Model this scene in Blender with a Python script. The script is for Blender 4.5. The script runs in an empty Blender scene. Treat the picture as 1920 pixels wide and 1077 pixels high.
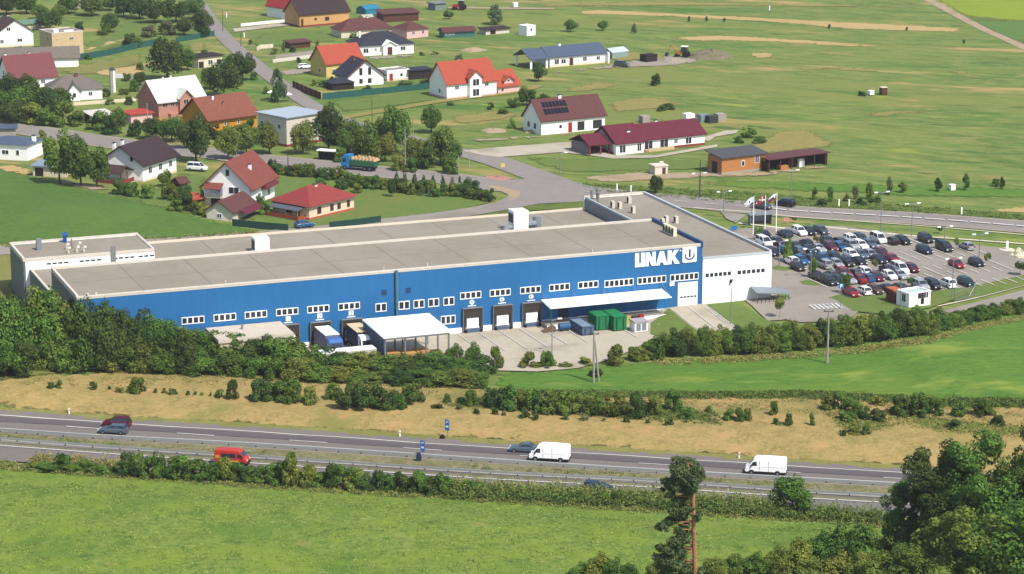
import bpy, bmesh, math, random
from mathutils import Vector, Matrix
import numpy as np
R = math.radians
sc = bpy.context.scene
# ------------------------------------------------------------------ camera, sky, sun, exposure
F, YH, CH = 4790.0, -620.0, 112.0                 # focal length in photo pixels, horizon row, camera height
PITCH = math.atan((538.5 - YH) / F)
cam = bpy.data.cameras.new('camera'); camo = bpy.data.objects.new('camera', cam)
sc.collection.objects.link(camo); sc.camera = camo
cam.sensor_width = 36; cam.lens = F / 1920 * 36; cam.clip_start = 1; cam.clip_end = 20000
camo.location = (0, 0, CH); camo.rotation_euler = (math.pi / 2 - PITCH, 0, 0)
SUN_EL, SUN_AZ = R(52), math.atan2(0.66, -0.75)    # azimuth measured from +Y towards +X
w = bpy.data.worlds.new('World'); sc.world = w; w.use_nodes = True
nt = w.node_tree; bg = nt.nodes['Background']; bg.inputs[1].default_value = 0.135
sky = nt.nodes.new('ShaderNodeTexSky'); sky.sky_type = 'NISHITA'; sky.sun_disc = False
sky.sun_elevation = SUN_EL; sky.sun_rotation = SUN_AZ; sky.air_density = 1.0; sky.dust_density = 1.5
nt.links.new(sky.outputs[0], bg.inputs[0])
sl = bpy.data.lights.new('sun', 'SUN'); sl.energy = 4.2; sl.angle = R(0.6); sl.color = (1, .955, .88)
so = bpy.data.objects.new('sun', sl); sc.collection.objects.link(so)
sd = Vector((math.sin(SUN_AZ) * math.cos(SUN_EL), math.cos(SUN_AZ) * math.cos(SUN_EL), math.sin(SUN_EL)))
so.rotation_euler = sd.to_track_quat('Z', 'Y').to_euler()
sc.view_settings.view_transform = 'Standard'; sc.view_settings.look = 'None'
sc.view_settings.exposure = 0.4; sc.view_settings.gamma = 1
sc.render.engine = 'CYCLES'
sc.cycles.max_bounces = 5; sc.cycles.diffuse_bounces = 3; sc.cycles.glossy_bounces = 2; sc.cycles.transparent_max_bounces = 6
# ------------------------------------------------------------------ terrain and pixel-to-ground
def sm(a, b, x):
    t = min(1, max(0, (x - a) / (b - a))); return t * t * (3 - 2 * t)
def ray(px, py):
    c, s = math.cos(PITCH), math.sin(PITCH); u = (538.5 - py) / F
    return Vector(((px - 960) / F, c + u * s, -s + u * c))
def flat(px, py, z=0.0):
    d = ray(px, py); t = (z - CH) / d.z; return Vector((d.x * t, d.y * t, z))
FB = flat(1315, 572); FA = R(20.78)                # factory corner and its bearing
FE = Vector((math.cos(FA), math.sin(FA))); FN = Vector((-FE.y, FE.x))
HW0, HW1 = flat(0, 815), flat(1711, 910)
HD = (HW1 - HW0).normalized(); HNn = Vector((-HD.y, HD.x, 0))
def gauss(x, y, p, rx, ry, a): return a * math.exp(-((x - p.x) / rx) ** 2 - ((y - p.y) / ry) ** 2)
G1, G2, G3, G4 = flat(120, 410), flat(1800, 665), flat(600, 1020), flat(1500, 120)
def Hraw(x, y):
    dx, dy = x - FB.x, y - FB.y
    u, v = dx * FE.x + dy * FE.y, dx * FN.x + dy * FN.y
    k = sm(-12, -6, u); z = -1.1 * ((1 - k) + k * sm(1, 14, -v) * (1 - sm(8, 20, u))) * (1 - sm(2, 6, v)) * sm(-125, -112, u)
    d = (x - HW0.x) * HNn.x + (y - HW0.y) * HNn.y   # distance beyond the middle of the motorway
    z += (-2.8 - z) * (1 - sm(13, 26, d))
    if d < -13: z += 1.5 * sm(-13, -24, d)
    z += gauss(x, y, G1, 26, 26, 2.2) + gauss(x, y, G2, 30, 26, 2.4) + gauss(x, y, G3, 60, 30, 1.0)
    return z
GS = 4.0; _hc = {}
def _hn(i, j):
    k = (i, j)
    if k not in _hc: _hc[k] = Hraw(i * GS, j * GS)
    return _hc[k]
def H(x, y):                                       # the terrain as the ground mesh has it: linear between its grid points
    i, j = math.floor(x / GS), math.floor(y / GS); a, b = x / GS - i, y / GS - j
    return (_hn(i, j) * (1 - a) + _hn(i + 1, j) * a) * (1 - b) + (_hn(i, j + 1) * (1 - a) + _hn(i + 1, j + 1) * a) * b
def T(px, py):
    d = ray(px, py); z = 0.0
    for _ in range(14):
        t = (z - CH) / d.z; z = H(d.x * t, d.y * t)
    t = (z - CH) / d.z
    return Vector((d.x * t, d.y * t, z))
def S(p):                                          # photo pixels per metre at a point
    c, s = math.cos(PITCH), math.sin(PITCH); return F / (p.y * c - (p.z - CH) * s)
def PX(p):
    c, s = math.cos(PITCH), math.sin(PITCH); dep = p.y * c - (p.z - CH) * s
    return 960 + F * p.x / dep, 538.5 - F * (p.y * s + (p.z - CH) * c) / dep
def FW(u, v, z=0): return Vector((FB.x + u * FE.x + v * FN.x, FB.y + u * FE.y + v * FN.y, z))
def FP(u, v): p = FW(u, v); p.z = H(p.x, p.y); return p
# ------------------------------------------------------------------ materials
def srgb(r, g, b):
    f = lambda c: (c / 255) / 12.92 if c <= 10 else (((c / 255) + .055) / 1.055) ** 2.4
    lum = (r + g + b) / 3; k = .68 if lum < 150 else .68 + .32 * min(1, (lum - 150) / 60)
    return (f(r) * k, f(g) * k, f(b) * k, 1)
_m = {}
def mat(name, col, rough=.8, var=.12, scale=1.5, metal=0, spec=.3, bump=0, coord='pos', stretch=(1, 1, 1), trans=0):
    if name in _m: return _m[name]
    m = bpy.data.materials.new(name); m.use_nodes = True; n = m.node_tree; b = n.nodes['Principled BSDF']
    b.inputs['Roughness'].default_value = rough; b.inputs['Metallic'].default_value = metal
    b.inputs['Specular IOR Level'].default_value = spec
    geo = n.nodes.new('ShaderNodeNewGeometry'); mp = n.nodes.new('ShaderNodeMapping'); mp.inputs['Scale'].default_value = stretch
    n.links.new(geo.outputs['Position'], mp.inputs[0])
    no = n.nodes.new('ShaderNodeTexNoise'); no.inputs['Scale'].default_value = scale; no.inputs['Detail'].default_value = 5
    no.inputs['Roughness'].default_value = .65
    n.links.new(mp.outputs[0], no.inputs['Vector'])
    cr = n.nodes.new('ShaderNodeValToRGB'); e = cr.color_ramp.elements
    e[0].position = .3; e[1].position = .7
    e[0].color = tuple(c * (1 - var) for c in col[:3]) + (1,); e[1].color = tuple(min(1, c * (1 + var)) for c in col[:3]) + (1,)
    n.links.new(no.outputs[0], cr.inputs[0]); n.links.new(cr.outputs[0], b.inputs['Base Color'])
    if bump:
        bm = n.nodes.new('ShaderNodeBump'); bm.inputs['Strength'].default_value = bump; bm.inputs['Distance'].default_value = .1
        n.links.new(no.outputs[0], bm.inputs['Height']); n.links.new(bm.outputs[0], b.inputs['Normal'])
    _m[name] = m; return m
def ground_mat(name, cols, s_big=.03, s_mid=.25, s_fine=1.6, contrast=1.0, stretch=(1, 1, 1), rough=.95, bump=.3, rot=0, soft=True, extra=()):
    """cols: dark, base, light, accent.  Three noises of different size mixed."""
    if name in _m: return _m[name]
    m = bpy.data.materials.new(name); m.use_nodes = True; n = m.node_tree; b = n.nodes['Principled BSDF']
    b.inputs['Roughness'].default_value = rough; b.inputs['Specular IOR Level'].default_value = .1
    geo = n.nodes.new('ShaderNodeNewGeometry'); mp = n.nodes.new('ShaderNodeMapping'); mp.inputs['Scale'].default_value = stretch
    mr_ = n.nodes.new('ShaderNodeMapping'); mr_.inputs['Rotation'].default_value = (0, 0, -R(rot))
    n.links.new(geo.outputs['Position'], mr_.inputs[0]); n.links.new(mr_.outputs[0], mp.inputs[0])
    def noise(scale, det=6, rg=.6):
        t = n.nodes.new('ShaderNodeTexNoise'); t.inputs['Scale'].default_value = scale; t.inputs['Detail'].default_value = det
        t.inputs['Roughness'].default_value = rg; n.links.new(mp.outputs[0], t.inputs['Vector']); return t
    def ramp(src, p0, p1):
        r = n.nodes.new('ShaderNodeMapRange'); r.inputs[1].default_value = p0; r.inputs[2].default_value = p1
        n.links.new(src, r.inputs[0]); return r.outputs[0]
    def mix(fac, a, bcol):
        x = n.nodes.new('ShaderNodeMix'); x.data_type = 'RGBA'
        n.links.new(fac, x.inputs[0])
        for s_, v in ((6, a), (7, bcol)):
            if isinstance(v, tuple): x.inputs[s_].default_value = v
            else: n.links.new(v, x.inputs[s_])
        return x.outputs[2]
    big, midn, fine = noise(s_big, 4), noise(s_mid, 6, .7), noise(s_fine, 8, .8)
    k = .18 / contrast
    c = mix(ramp(midn.outputs[0], .5 - k, .5 + k), cols[0], cols[1])
    c = mix(ramp(fine.outputs[0], .5 - k * .7, .5 + k * 1.6), c, cols[2])
    c = mix(ramp(big.outputs[0], .52, .68), c, cols[3])
    for i_, (ec, es, lo, hi) in enumerate(extra):
        t_ = noise(es, 5, .65); off_ = n.nodes.new('ShaderNodeVectorMath'); off_.inputs[1].default_value = (37.1 * (i_ + 1), 11.7 * (i_ + 1), 5.3 * i_); n.links.new(mp.outputs[0], off_.inputs[0]); n.links.new(off_.outputs[0], t_.inputs['Vector'])
        c = mix(ramp(t_.outputs[0], lo, hi), c, ec)
    n.links.new(c, b.inputs['Base Color'])
    bm = n.nodes.new('ShaderNodeBump'); bm.inputs['Strength'].default_value = bump; bm.inputs['Distance'].default_value = .25
    n.links.new(fine.outputs[0], bm.inputs['Height']); n.links.new(bm.outputs[0], b.inputs['Normal'])
    # the last metres of a patch thin out into what grows beside it
    at_ = n.nodes.new('ShaderNodeAttribute'); at_.attribute_name = 'fade'; th = n.nodes.new('ShaderNodeMath'); th.operation = 'SUBTRACT'
    en = n.nodes.new('ShaderNodeTexNoise'); en.inputs['Scale'].default_value = .7; en.inputs['Detail'].default_value = 5; n.links.new(geo.outputs['Position'], en.inputs['Vector'])
    n.links.new(at_.outputs['Fac'], th.inputs[0]); n.links.new(en.outputs[0], th.inputs[1])
    rr = n.nodes.new('ShaderNodeMapRange'); rr.inputs[1].default_value = -.06; rr.inputs[2].default_value = .16; n.links.new(th.outputs[0], rr.inputs[0])
    tp = n.nodes.new('ShaderNodeBsdfTransparent'); ms = n.nodes.new('ShaderNodeMixShader'); n.links.new(rr.outputs[0], ms.inputs[0])
    n.links.new(b.outputs[0], ms.inputs[1]); n.links.new(tp.outputs[0], ms.inputs[2])
    if soft: n.links.new(ms.outputs[0], n.nodes['Material Output'].inputs[0])
    _m[name] = m; return m
def leaf_mat(name, dark, light):
    if name in _m: return _m[name]
    m = bpy.data.materials.new(name); m.use_nodes = True; n = m.node_tree; b = n.nodes['Principled BSDF']
    b.inputs['Roughness'].default_value = .75; b.inputs['Specular IOR Level'].default_value = .15
    geo = n.nodes.new('ShaderNodeNewGeometry'); no = n.nodes.new('ShaderNodeTexNoise'); no.inputs['Scale'].default_value = .9
    no.inputs['Detail'].default_value = 4; no.inputs['Roughness'].default_value = .7
    n.links.new(geo.outputs['Position'], no.inputs['Vector'])
    mr = n.nodes.new('ShaderNodeMapRange'); mr.inputs[1].default_value = .35; mr.inputs[2].default_value = .65
    n.links.new(no.outputs[0], mr.inputs[0])
    x = n.nodes.new('ShaderNodeMix'); x.data_type = 'RGBA'; n.links.new(mr.outputs[0], x.inputs[0])
    x.inputs[6].default_value = tuple(c * 1.35 for c in dark[:3]) + (1,); x.inputs[7].default_value = tuple(c * 1.38 for c in light[:3]) + (1,)
    oi = n.nodes.new('ShaderNodeObjectInfo'); hs = n.nodes.new('ShaderNodeHueSaturation')
    r1 = n.nodes.new('ShaderNodeMapRange'); r1.inputs[3].default_value = .478; r1.inputs[4].default_value = .515
    r2 = n.nodes.new('ShaderNodeMapRange'); r2.inputs[3].default_value = .75; r2.inputs[4].default_value = 1.3
    n.links.new(oi.outputs['Random'], r1.inputs[0]); n.links.new(geo.outputs['Random Per Island'], r2.inputs[0])
    n.links.new(r1.outputs[0], hs.inputs['Hue'])
    wn = n.nodes.new('ShaderNodeTexWhiteNoise'); wn.noise_dimensions = '1D'; n.links.new(oi.outputs['Random'], wn.inputs['W']); r3 = n.nodes.new('ShaderNodeMapRange'); r3.inputs[3].default_value = .78; r3.inputs[4].default_value = 1.22
    n.links.new(wn.outputs[0], r3.inputs[0]); pr = n.nodes.new('ShaderNodeMath'); pr.operation = 'MULTIPLY'; n.links.new(r2.outputs[0], pr.inputs[0]); n.links.new(r3.outputs[0], pr.inputs[1]); n.links.new(pr.outputs[0], hs.inputs['Value']); n.links.new(x.outputs[2], hs.inputs['Color'])
    n.links.new(hs.outputs[0], b.inputs['Base Color'])
    tr = n.nodes.new('ShaderNodeBsdfTranslucent'); n.links.new(hs.outputs[0], tr.inputs[0])
    ms = n.nodes.new('ShaderNodeMixShader'); ms.inputs[0].default_value = .28
    n.links.new(b.outputs[0], ms.inputs[1]); n.links.new(tr.outputs[0], ms.inputs[2]); n.links.new(ms.outputs[0], n.nodes['Material Output'].inputs[0])
    _m[name] = m; return m
def roof_mat(name, col, freq=3.0, var=.2, rough=.75, dist=.6):
    """tiled roof: courses as a wave bump across the object's own axes"""
    if name in _m: return _m[name]
    m = mat(name, col, rough, var, 2.2); n = m.node_tree; b = n.nodes['Principled BSDF']
    tc = n.nodes.new('ShaderNodeTexCoord'); wv = n.nodes.new('ShaderNodeTexWave'); wv.bands_direction = 'X'; wv.inputs['Scale'].default_value = freq
    wv.inputs['Distortion'].default_value = dist
    n.links.new(tc.outputs['Object'], wv.inputs[0]); bm = n.nodes.new('ShaderNodeBump'); bm.inputs['Strength'].default_value = .5; bm.inputs['Distance'].default_value = .06
    n.links.new(wv.outputs[0], bm.inputs['Height']); n.links.new(bm.outputs[0], b.inputs['Normal'])
    return m
WHITE = mat('white_plaster', srgb(238, 236, 232), .85, .04, .8)
CREAM = mat('cream_plaster', srgb(214, 200, 172), .85, .07, .8)
BONE = mat('bone_plaster', srgb(206, 196, 180), .85, .08, .8)
PINK = mat('pink_plaster', srgb(196, 140, 122), .85, .1, .8)
PALEPINK = mat('pale_pink_plaster', srgb(222, 178, 172), .85, .06, .8)
YELLOW = mat('yellow_plaster', srgb(220, 150, 30), .85, .08, .8)
PALEYELLOW = mat('pale_yellow_plaster', srgb(216, 190, 110), .85, .08, .8)
TAN = mat('tan_plaster', srgb(212, 164, 104), .85, .07, .8)
WOOD = mat('orange_wood', srgb(196, 132, 76), .8, .15, 2.5, stretch=(.3, .3, 5))
BROWNW = mat('brown_wood', srgb(96, 58, 42), .8, .25, 3)
DARKW = mat('dark_wood', srgb(48, 36, 34), .8, .25, 3)
CREAMTRIM = mat('cream_trim', srgb(205, 180, 140), .8, .08, 1)
BRICKRED = mat('red_base_course', srgb(150, 62, 60), .85, .15, 3)
GLASS = mat('dark_glass', srgb(50, 58, 68), .12, .3, 2, spec=.6)
FRAMEW = mat('white_frame', srgb(240, 240, 238), .6, .03, 1)
CONC = mat('concrete', srgb(168, 160, 148), .9, .12, .7, bump=.2)
RAILSH = mat('rail_shadow_grey', srgb(110, 106, 100), .9, .15, .7)
STEEL = mat('galvanised_steel', srgb(150, 153, 155), .5, .12, 2, metal=.3)
DSTEEL = mat('dark_steel', srgb(60, 62, 66), .55, .15, 2)
BLACK = mat('black_rubber', srgb(22, 22, 24), .8, .2, 4)
REDP = mat('red_paint', srgb(190, 40, 36), .5, .1, 2)
R_BROWN = roof_mat('brown_tiles', srgb(82, 60, 56)); R_DBROWN = roof_mat('dark_brown_tiles', srgb(62, 44, 46))
R_GREY = roof_mat('grey_tiles', srgb(128, 118, 108)); R_DGREY = roof_mat('charcoal_tiles', srgb(54, 56, 66))
R_ORANGE = roof_mat('orange_tiles', srgb(184, 84, 58)); R_RED = roof_mat('bright_red_tiles', srgb(170, 54, 52))
R_TERRA = roof_mat('terracotta_tiles', srgb(142, 84, 64)); R_TERRA2 = roof_mat('weathered_red_tiles', srgb(140, 74, 60))
R_MAGENTA = roof_mat('wine_red_tiles', srgb(110, 38, 54)); R_ROSE = roof_mat('rose_brown_tiles', srgb(132, 74, 76))
R_WHITE = roof_mat('pale_metal_sheet', srgb(205, 205, 196), 5, .06, .5); R_BLUE = roof_mat('blue_grey_metal', srgb(88, 102, 122), 4, .08, .5)
R_FLAT = mat('grey_felt', srgb(150, 140, 128), .9, .12, .6); R_TEAL = mat('teal_sheet', srgb(64, 120, 108), .7, .15, 1)
R_MAROON = roof_mat('maroon_brown_tiles', srgb(104, 62, 58))
L_DARK = leaf_mat('dark_leaves', srgb(44, 66, 32), srgb(84, 108, 46))
L_MID = leaf_mat('green_leaves', srgb(58, 88, 36), srgb(106, 134, 54))
L_OLIVE = leaf_mat('olive_leaves', srgb(84, 98, 40), srgb(134, 144, 62))
L_BRIGHT = leaf_mat('bright_leaves', srgb(82, 116, 40), srgb(134, 160, 62))
L_PINE = leaf_mat('pine_needles', srgb(62, 84, 54), srgb(104, 124, 74))
L_GREYG = leaf_mat('grey_green_leaves', srgb(84, 92, 60), srgb(128, 130, 84))
BARK = mat('brown_bark', srgb(92, 74, 58), .95, .3, 3); PBARK = mat('orange_pine_bark', srgb(176, 126, 90), .9, .3, 3)
# ------------------------------------------------------------------ mesh builder
class MB:
    def __init__(s): s.v = []; s.f = []; s.mi = []
    def add(s, vs, fs, mi=0):
        o = len(s.v); s.v += [tuple(p) for p in vs]; s.f += [tuple(i + o for i in f) for f in fs]; s.mi += [mi] * len(fs); return s
    def box(s, x0, y0, z0, x1, y1, z1, mi=0):
        return s.add([(x0, y0, z0), (x1, y0, z0), (x1, y1, z0), (x0, y1, z0), (x0, y0, z1), (x1, y0, z1), (x1, y1, z1), (x0, y1, z1)],
                     [(3, 2, 1, 0), (4, 5, 6, 7), (0, 1, 5, 4), (1, 2, 6, 5), (2, 3, 7, 6), (3, 0, 4, 7)], mi)
    def slab(s, pts, th, mi=0):                    # pts = top outline (ccw from above), thickened downwards
        n = len(pts); vs = [tuple(p) for p in pts] + [(p[0], p[1], p[2] - th) for p in pts]
        fs = [tuple(range(n)), tuple(range(2 * n - 1, n - 1, -1))] + [(i + n, (i + 1) % n + n, (i + 1) % n, i) for i in range(n)]
        return s.add(vs, fs, mi)
    def extr(s, pts, d, mi=0):                     # outline extruded by vector d
        n = len(pts); vs = [tuple(p) for p in pts] + [tuple(Vector(p) + Vector(d)) for p in pts]
        fs = [tuple(range(n - 1, -1, -1)), tuple(range(n, 2 * n))] + [(i, (i + 1) % n, (i + 1) % n + n, i + n) for i in range(n)]
        return s.add(vs, fs, mi)
    def cyl(s, a, b, r0, r1=None, n=8, mi=0):
        a, b = Vector(a), Vector(b); r1 = r0 if r1 is None else r1; d = (b - a).normalized()
        x = d.orthogonal().normalized(); y = d.cross(x)
        vs = [a + (x * math.cos(t) + y * math.sin(t)) * r0 for t in [2 * math.pi * i / n for i in range(n)]]
        vs += [b + (x * math.cos(t) + y * math.sin(t)) * r1 for t in [2 * math.pi * i / n for i in range(n)]]
        return s.add(vs, [tuple(range(n - 1, -1, -1)), tuple(range(n, 2 * n))] + [(i, (i + 1) % n, (i + 1) % n + n, i + n) for i in range(n)], mi)
    def build(s, name, mats, parent=None, loc=None, rot=None, smooth=False):
        me = bpy.data.meshes.new(name); me.from_pydata(s.v, [], s.f)
        for m in (mats if isinstance(mats, (list, tuple)) else [mats]): me.materials.append(m)
        if any(s.mi): me.polygons.foreach_set('material_index', s.mi)
        if smooth: me.polygons.foreach_set('use_smooth', [True] * len(s.f))
        me.update(); o = bpy.data.objects.new(name, me); sc.collection.objects.link(o)
        if parent is not None: o.parent = parent
        if loc is not None: o.location = loc
        if rot is not None: o.rotation_euler = (0, 0, rot)
        return o
def tag(o, label=None, cat=None, group=None, kind=None):
    for k, v in (('label', label), ('category', cat), ('group', group), ('kind', kind)):
        if v: o[k] = v
    return o
def empty(name, loc, rz=0, label=None, cat=None, group=None):
    o = bpy.data.objects.new(name, None); sc.collection.objects.link(o); o.location = loc; o.rotation_euler = (0, 0, rz); o.empty_display_size = .5
    return tag(o, label, cat, group)
def copy_tree(o, parent=None):
    c = o.copy(); sc.collection.objects.link(c); c.parent = parent
    for ch in list(KIDS.get(o.name, o.children)): copy_tree(ch, c)
    return c
KIDS = {}
ORD = ['first', 'second', 'third', 'fourth', 'fifth', 'sixth', 'seventh', 'eighth', 'ninth', 'tenth', 'eleventh', 'twelfth', 'thirteenth', 'fourteenth', 'fifteenth',
       'sixteenth', 'seventeenth', 'eighteenth', 'nineteenth', 'twentieth']
TENS = {2: 'twenty', 3: 'thirty', 4: 'forty', 5: 'fifty', 6: 'sixty', 7: 'seventy', 8: 'eighty', 9: 'ninety'}
def ordw(i):
    i += 1
    if i <= 20: return ORD[i - 1]
    if i % 10 == 0: return TENS[i // 10][:-1] + 'ieth'
    return TENS[i // 10] + '-' + ORD[i % 10 - 1]
# ------------------------------------------------------------------ ground sheet and draped patches
def axis(lo, hi, far):
    a = [lo + GS * i for i in range(int((hi - lo) / GS) + 1)]
    return [-far, -far / 2, lo - 150] + a + [hi + 150, far / 2, far]
def build_ground(m):
    xs = axis(-240, 240, 9000); ys = [-3000, -400, 0, 120, 200] + [260 + GS * i for i in range(int(800 / GS) + 1)] + [1300, 2500, 9000]
    vs = [(x, y, H(x, y)) for y in ys for x in xs]; nx = len(xs)
    fs = [(j * nx + i, j * nx + i + 1, (j + 1) * nx + i + 1, (j + 1) * nx + i) for j in range(len(ys) - 1) for i in range(nx - 1)]
    b = MB(); b.add(vs, fs); o = b.build('ground', m, smooth=True); tag(o, kind='structure'); return o
LAYER = [0.0]
def drape(name, pts, m, z=None, jitter=0, px=True, kind='structure', seed=1, step=3.0, fade=3.0):
    """lay a polygon (photo pixels or world points) on the terrain as a thin sheet of its own"""
    if z is None: LAYER[0] += 1; z = .06 + .0021 * LAYER[0]
    P = [T(*p) for p in pts] if px else [Vector(p) for p in pts]
    ar = abs(sum(p.x * q.y - q.x * p.y for p, q in zip(P, P[1:] + P[:1]))) / 2; pe = sum((q - p).length for p, q in zip(P, P[1:] + P[:1])); fade = min(fade, ar / pe * .9)
    if jitter:
        rnd = random.Random(seed); Q = []
        for i, p in enumerate(P):
            q = P[(i + 1) % len(P)]; n = max(1, int((q - p).length / step))
            for k in range(n):
                c = p.lerp(q, k / n); Q.append(c + Vector((rnd.uniform(-1, 1), rnd.uniform(-1, 1), 0)) * jitter)
        P = Q
    bm = bmesh.new(); f = bm.faces.new([bm.verts.new((p.x, p.y, 0)) for p in P])
    bmesh.ops.triangulate(bm, faces=[f])
    x0, x1 = min(p.x for p in P), max(p.x for p in P); y0, y1 = min(p.y for p in P), max(p.y for p in P)
    for ax, lo, hi in ((0, x0, x1), (1, y0, y1)):
        k = math.ceil(lo / GS) * GS
        while k < hi:
            co = Vector((k, 0, 0)) if ax == 0 else Vector((0, k, 0)); no = Vector((1, 0, 0)) if ax == 0 else Vector((0, 1, 0))
            bmesh.ops.bisect_plane(bm, geom=bm.verts[:] + bm.edges[:] + bm.faces[:], plane_co=co, plane_no=no, dist=1e-4); k += GS
    for v in bm.verts: v.co.z = H(v.co.x, v.co.y) + z
    bmesh.ops.recalc_face_normals(bm, faces=bm.faces[:])
    if sum(f.normal.z for f in bm.faces) < 0: bmesh.ops.reverse_faces(bm, faces=bm.faces[:])
    me = bpy.data.meshes.new(name); bm.to_mesh(me); bm.free(); me.materials.append(m)
    if jitter:
        E = [(a.x, a.y, b.x, b.y) for a, b in zip(P, P[1:] + P[:1])]; A = np.array(E); at = me.attributes.new('fade', 'FLOAT', 'POINT'); val = []
        ab = A[:, 2:] - A[:, :2]; ll = (ab ** 2).sum(1) + 1e-9
        for v in me.vertices:
            q = np.array([v.co.x, v.co.y]) - A[:, :2]; t = np.clip((q * ab).sum(1) / ll, 0, 1); d = q - ab * t[:, None]; val.append(max(0.0, 1 - math.sqrt((d ** 2).sum(1).min()) / fade))
        at.data.foreach_set('value', val)
    me.polygons.foreach_set('use_smooth', [True] * len(me.polygons))
    o = bpy.data.objects.new(name, me); sc.collection.objects.link(o); tag(o, kind=kind); return o
def smooth_line(P, step=4):
    out = []
    for i in range(len(P) - 1):
        p0 = P[max(i - 1, 0)]; p1, p2 = P[i], P[i + 1]; p3 = P[min(i + 2, len(P) - 1)]
        n = max(1, int((p2 - p1).length / step))
        for k in range(n):
            t = k / n
            out.append(.5 * ((2 * p1) + (p2 - p0) * t + (2 * p0 - 5 * p1 + 4 * p2 - p3) * t * t + (3 * p1 - p0 - 3 * p2 + p3) * t ** 3))
    out.append(P[-1]); return out
def strip(name, pts, width, m, z=None, px=True, off=0, ranges=None, kind='structure', step=4):
    """ribbon of constant width along a smooth line; ranges = dashes (start, end) in metres"""
    if z is None: LAYER[0] += 1; z = .06 + .0021 * LAYER[0]
    P = [T(*p) for p in pts] if px else [Vector(p) for p in pts]
    L = smooth_line(P, step); d = [0]
    for a, b_ in zip(L, L[1:]): d.append(d[-1] + (b_ - a).length)
    def at(s):
        for i in range(len(L) - 1):
            if d[i + 1] >= s: t = (s - d[i]) / max(1e-6, d[i + 1] - d[i]); p = L[i].lerp(L[i + 1], t); tg = (L[min(i + 2, len(L) - 1)] - L[max(i - 1, 0)]); break
        else: p = L[-1]; tg = L[-1] - L[-2]
        tg.z = 0; tg.normalize(); return p, Vector((-tg.y, tg.x, 0))
    b = MB()
    for s0, s1 in (ranges or [(0, d[-1])]):
        s1 = min(s1, d[-1])
        if s0 >= s1: continue
        n = max(1, int((s1 - s0) / 2.5)); vs = []
        for k in range(n + 1):
            p, nn = at(s0 + (s1 - s0) * k / n)
            for w_ in (off - width / 2, off, off + width / 2):
                q = p + nn * w_; vs.append((q.x, q.y, H(q.x, q.y) + z))
        b.add(vs, [f for k in range(n) for f in ((k * 3 + 1, k * 3, k * 3 + 3, k * 3 + 4), (k * 3 + 2, k * 3 + 1, k * 3 + 4, k * 3 + 5))])
    o = b.build(name, m, smooth=True); tag(o, kind=kind); return o
def dashes(total, on, off): return [(i * (on + off), i * (on + off) + on) for i in range(int(total / (on + off)) + 1)]
def tufts(pts, n, size, m, seed=1, hgt=.25):
    P = [T(*p) for p in pts]; rnd = random.Random(seed); b = MB()
    x0, x1 = min(p.x for p in P), max(p.x for p in P); y0, y1 = min(p.y for p in P), max(p.y for p in P)
    def inside(x, y):
        c = False; j = len(P) - 1
        for i in range(len(P)):
            if (P[i].y > y) != (P[j].y > y) and x < (P[j].x - P[i].x) * (y - P[i].y) / (P[j].y - P[i].y) + P[i].x: c = not c
            j = i
        return c
    k = 0; tries = 0
    while k < n and tries < n * 8:
        tries += 1; x, y = rnd.uniform(x0, x1), rnd.uniform(y0, y1)
        if not inside(x, y): continue
        k += 1; a = rnd.uniform(0, 6.28); s_ = size * rnd.uniform(.5, 1.4); z = H(x, y) + .06; h = hgt * rnd.uniform(.4, 1.3)
        c, s = math.cos(a) * s_, math.sin(a) * s_; lx, ly = rnd.uniform(-.3, .3) * s_, rnd.uniform(-.3, .3) * s_
        b.add([(x - c, y - s, z), (x + c, y + s, z), (x + c * .6 + lx, y + s * .6 + ly, z + h), (x - c * .6 + lx, y - s * .6 + ly, z + h)], [(0, 1, 2, 3)])
    o = b.build('grass', m); tag(o, kind='stuff'); return o

def weeds(name, pts, n, r, h, leaf, m, seed=1, per=26):
    """uncountable low growth: small leafy clumps strewn over a polygon, one mesh"""
    P = [T(*p) for p in pts]; rn = np.random.RandomState(seed); px_ = np.array([p.x for p in P]); py_ = np.array([p.y for p in P]); out = []
    while len(out) < n:
        x, y = rn.uniform(px_.min(), px_.max()), rn.uniform(py_.min(), py_.max()); c = False; j = len(P) - 1
        for i in range(len(P)):
            if (P[i].y > y) != (P[j].y > y) and x < (P[j].x - P[i].x) * (y - P[i].y) / (P[j].y - P[i].y) + P[i].x: c = not c
            j = i
        if c: out.append((x, y, H(x, y) + .05))
    C_ = np.repeat(np.array(out), per, 0); N = len(C_); k = np.repeat(rn.uniform(.4, 1.2, n), per); d = rn.normal(size=(N, 3)) * .5; d[:, 2] = np.abs(d[:, 2])
    Q = C_ + d * np.stack([r * k, r * k, h * k], 1); nm = rn.normal(size=(N, 3)) * .6 + [0, -.1, .8]; nm /= np.linalg.norm(nm, axis=1)[:, None]
    a = np.cross(nm, rn.normal(size=(N, 3))); a /= np.linalg.norm(a, axis=1)[:, None]; b = np.cross(nm, a); s = (leaf * rn.uniform(.5, 1.3, N))[:, None]
    V = np.stack([Q - a * s, Q - b * s * .6, Q + a * s, Q + b * s * .6], 1).reshape(-1, 3)
    me = bpy.data.meshes.new(name); me.from_pydata(V.tolist(), [], [(4 * i, 4 * i + 1, 4 * i + 2, 4 * i + 3) for i in range(N)]); me.materials.append(m); me.update()
    o = bpy.data.objects.new(name, me); sc.collection.objects.link(o); tag(o, kind='stuff'); return o
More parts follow.
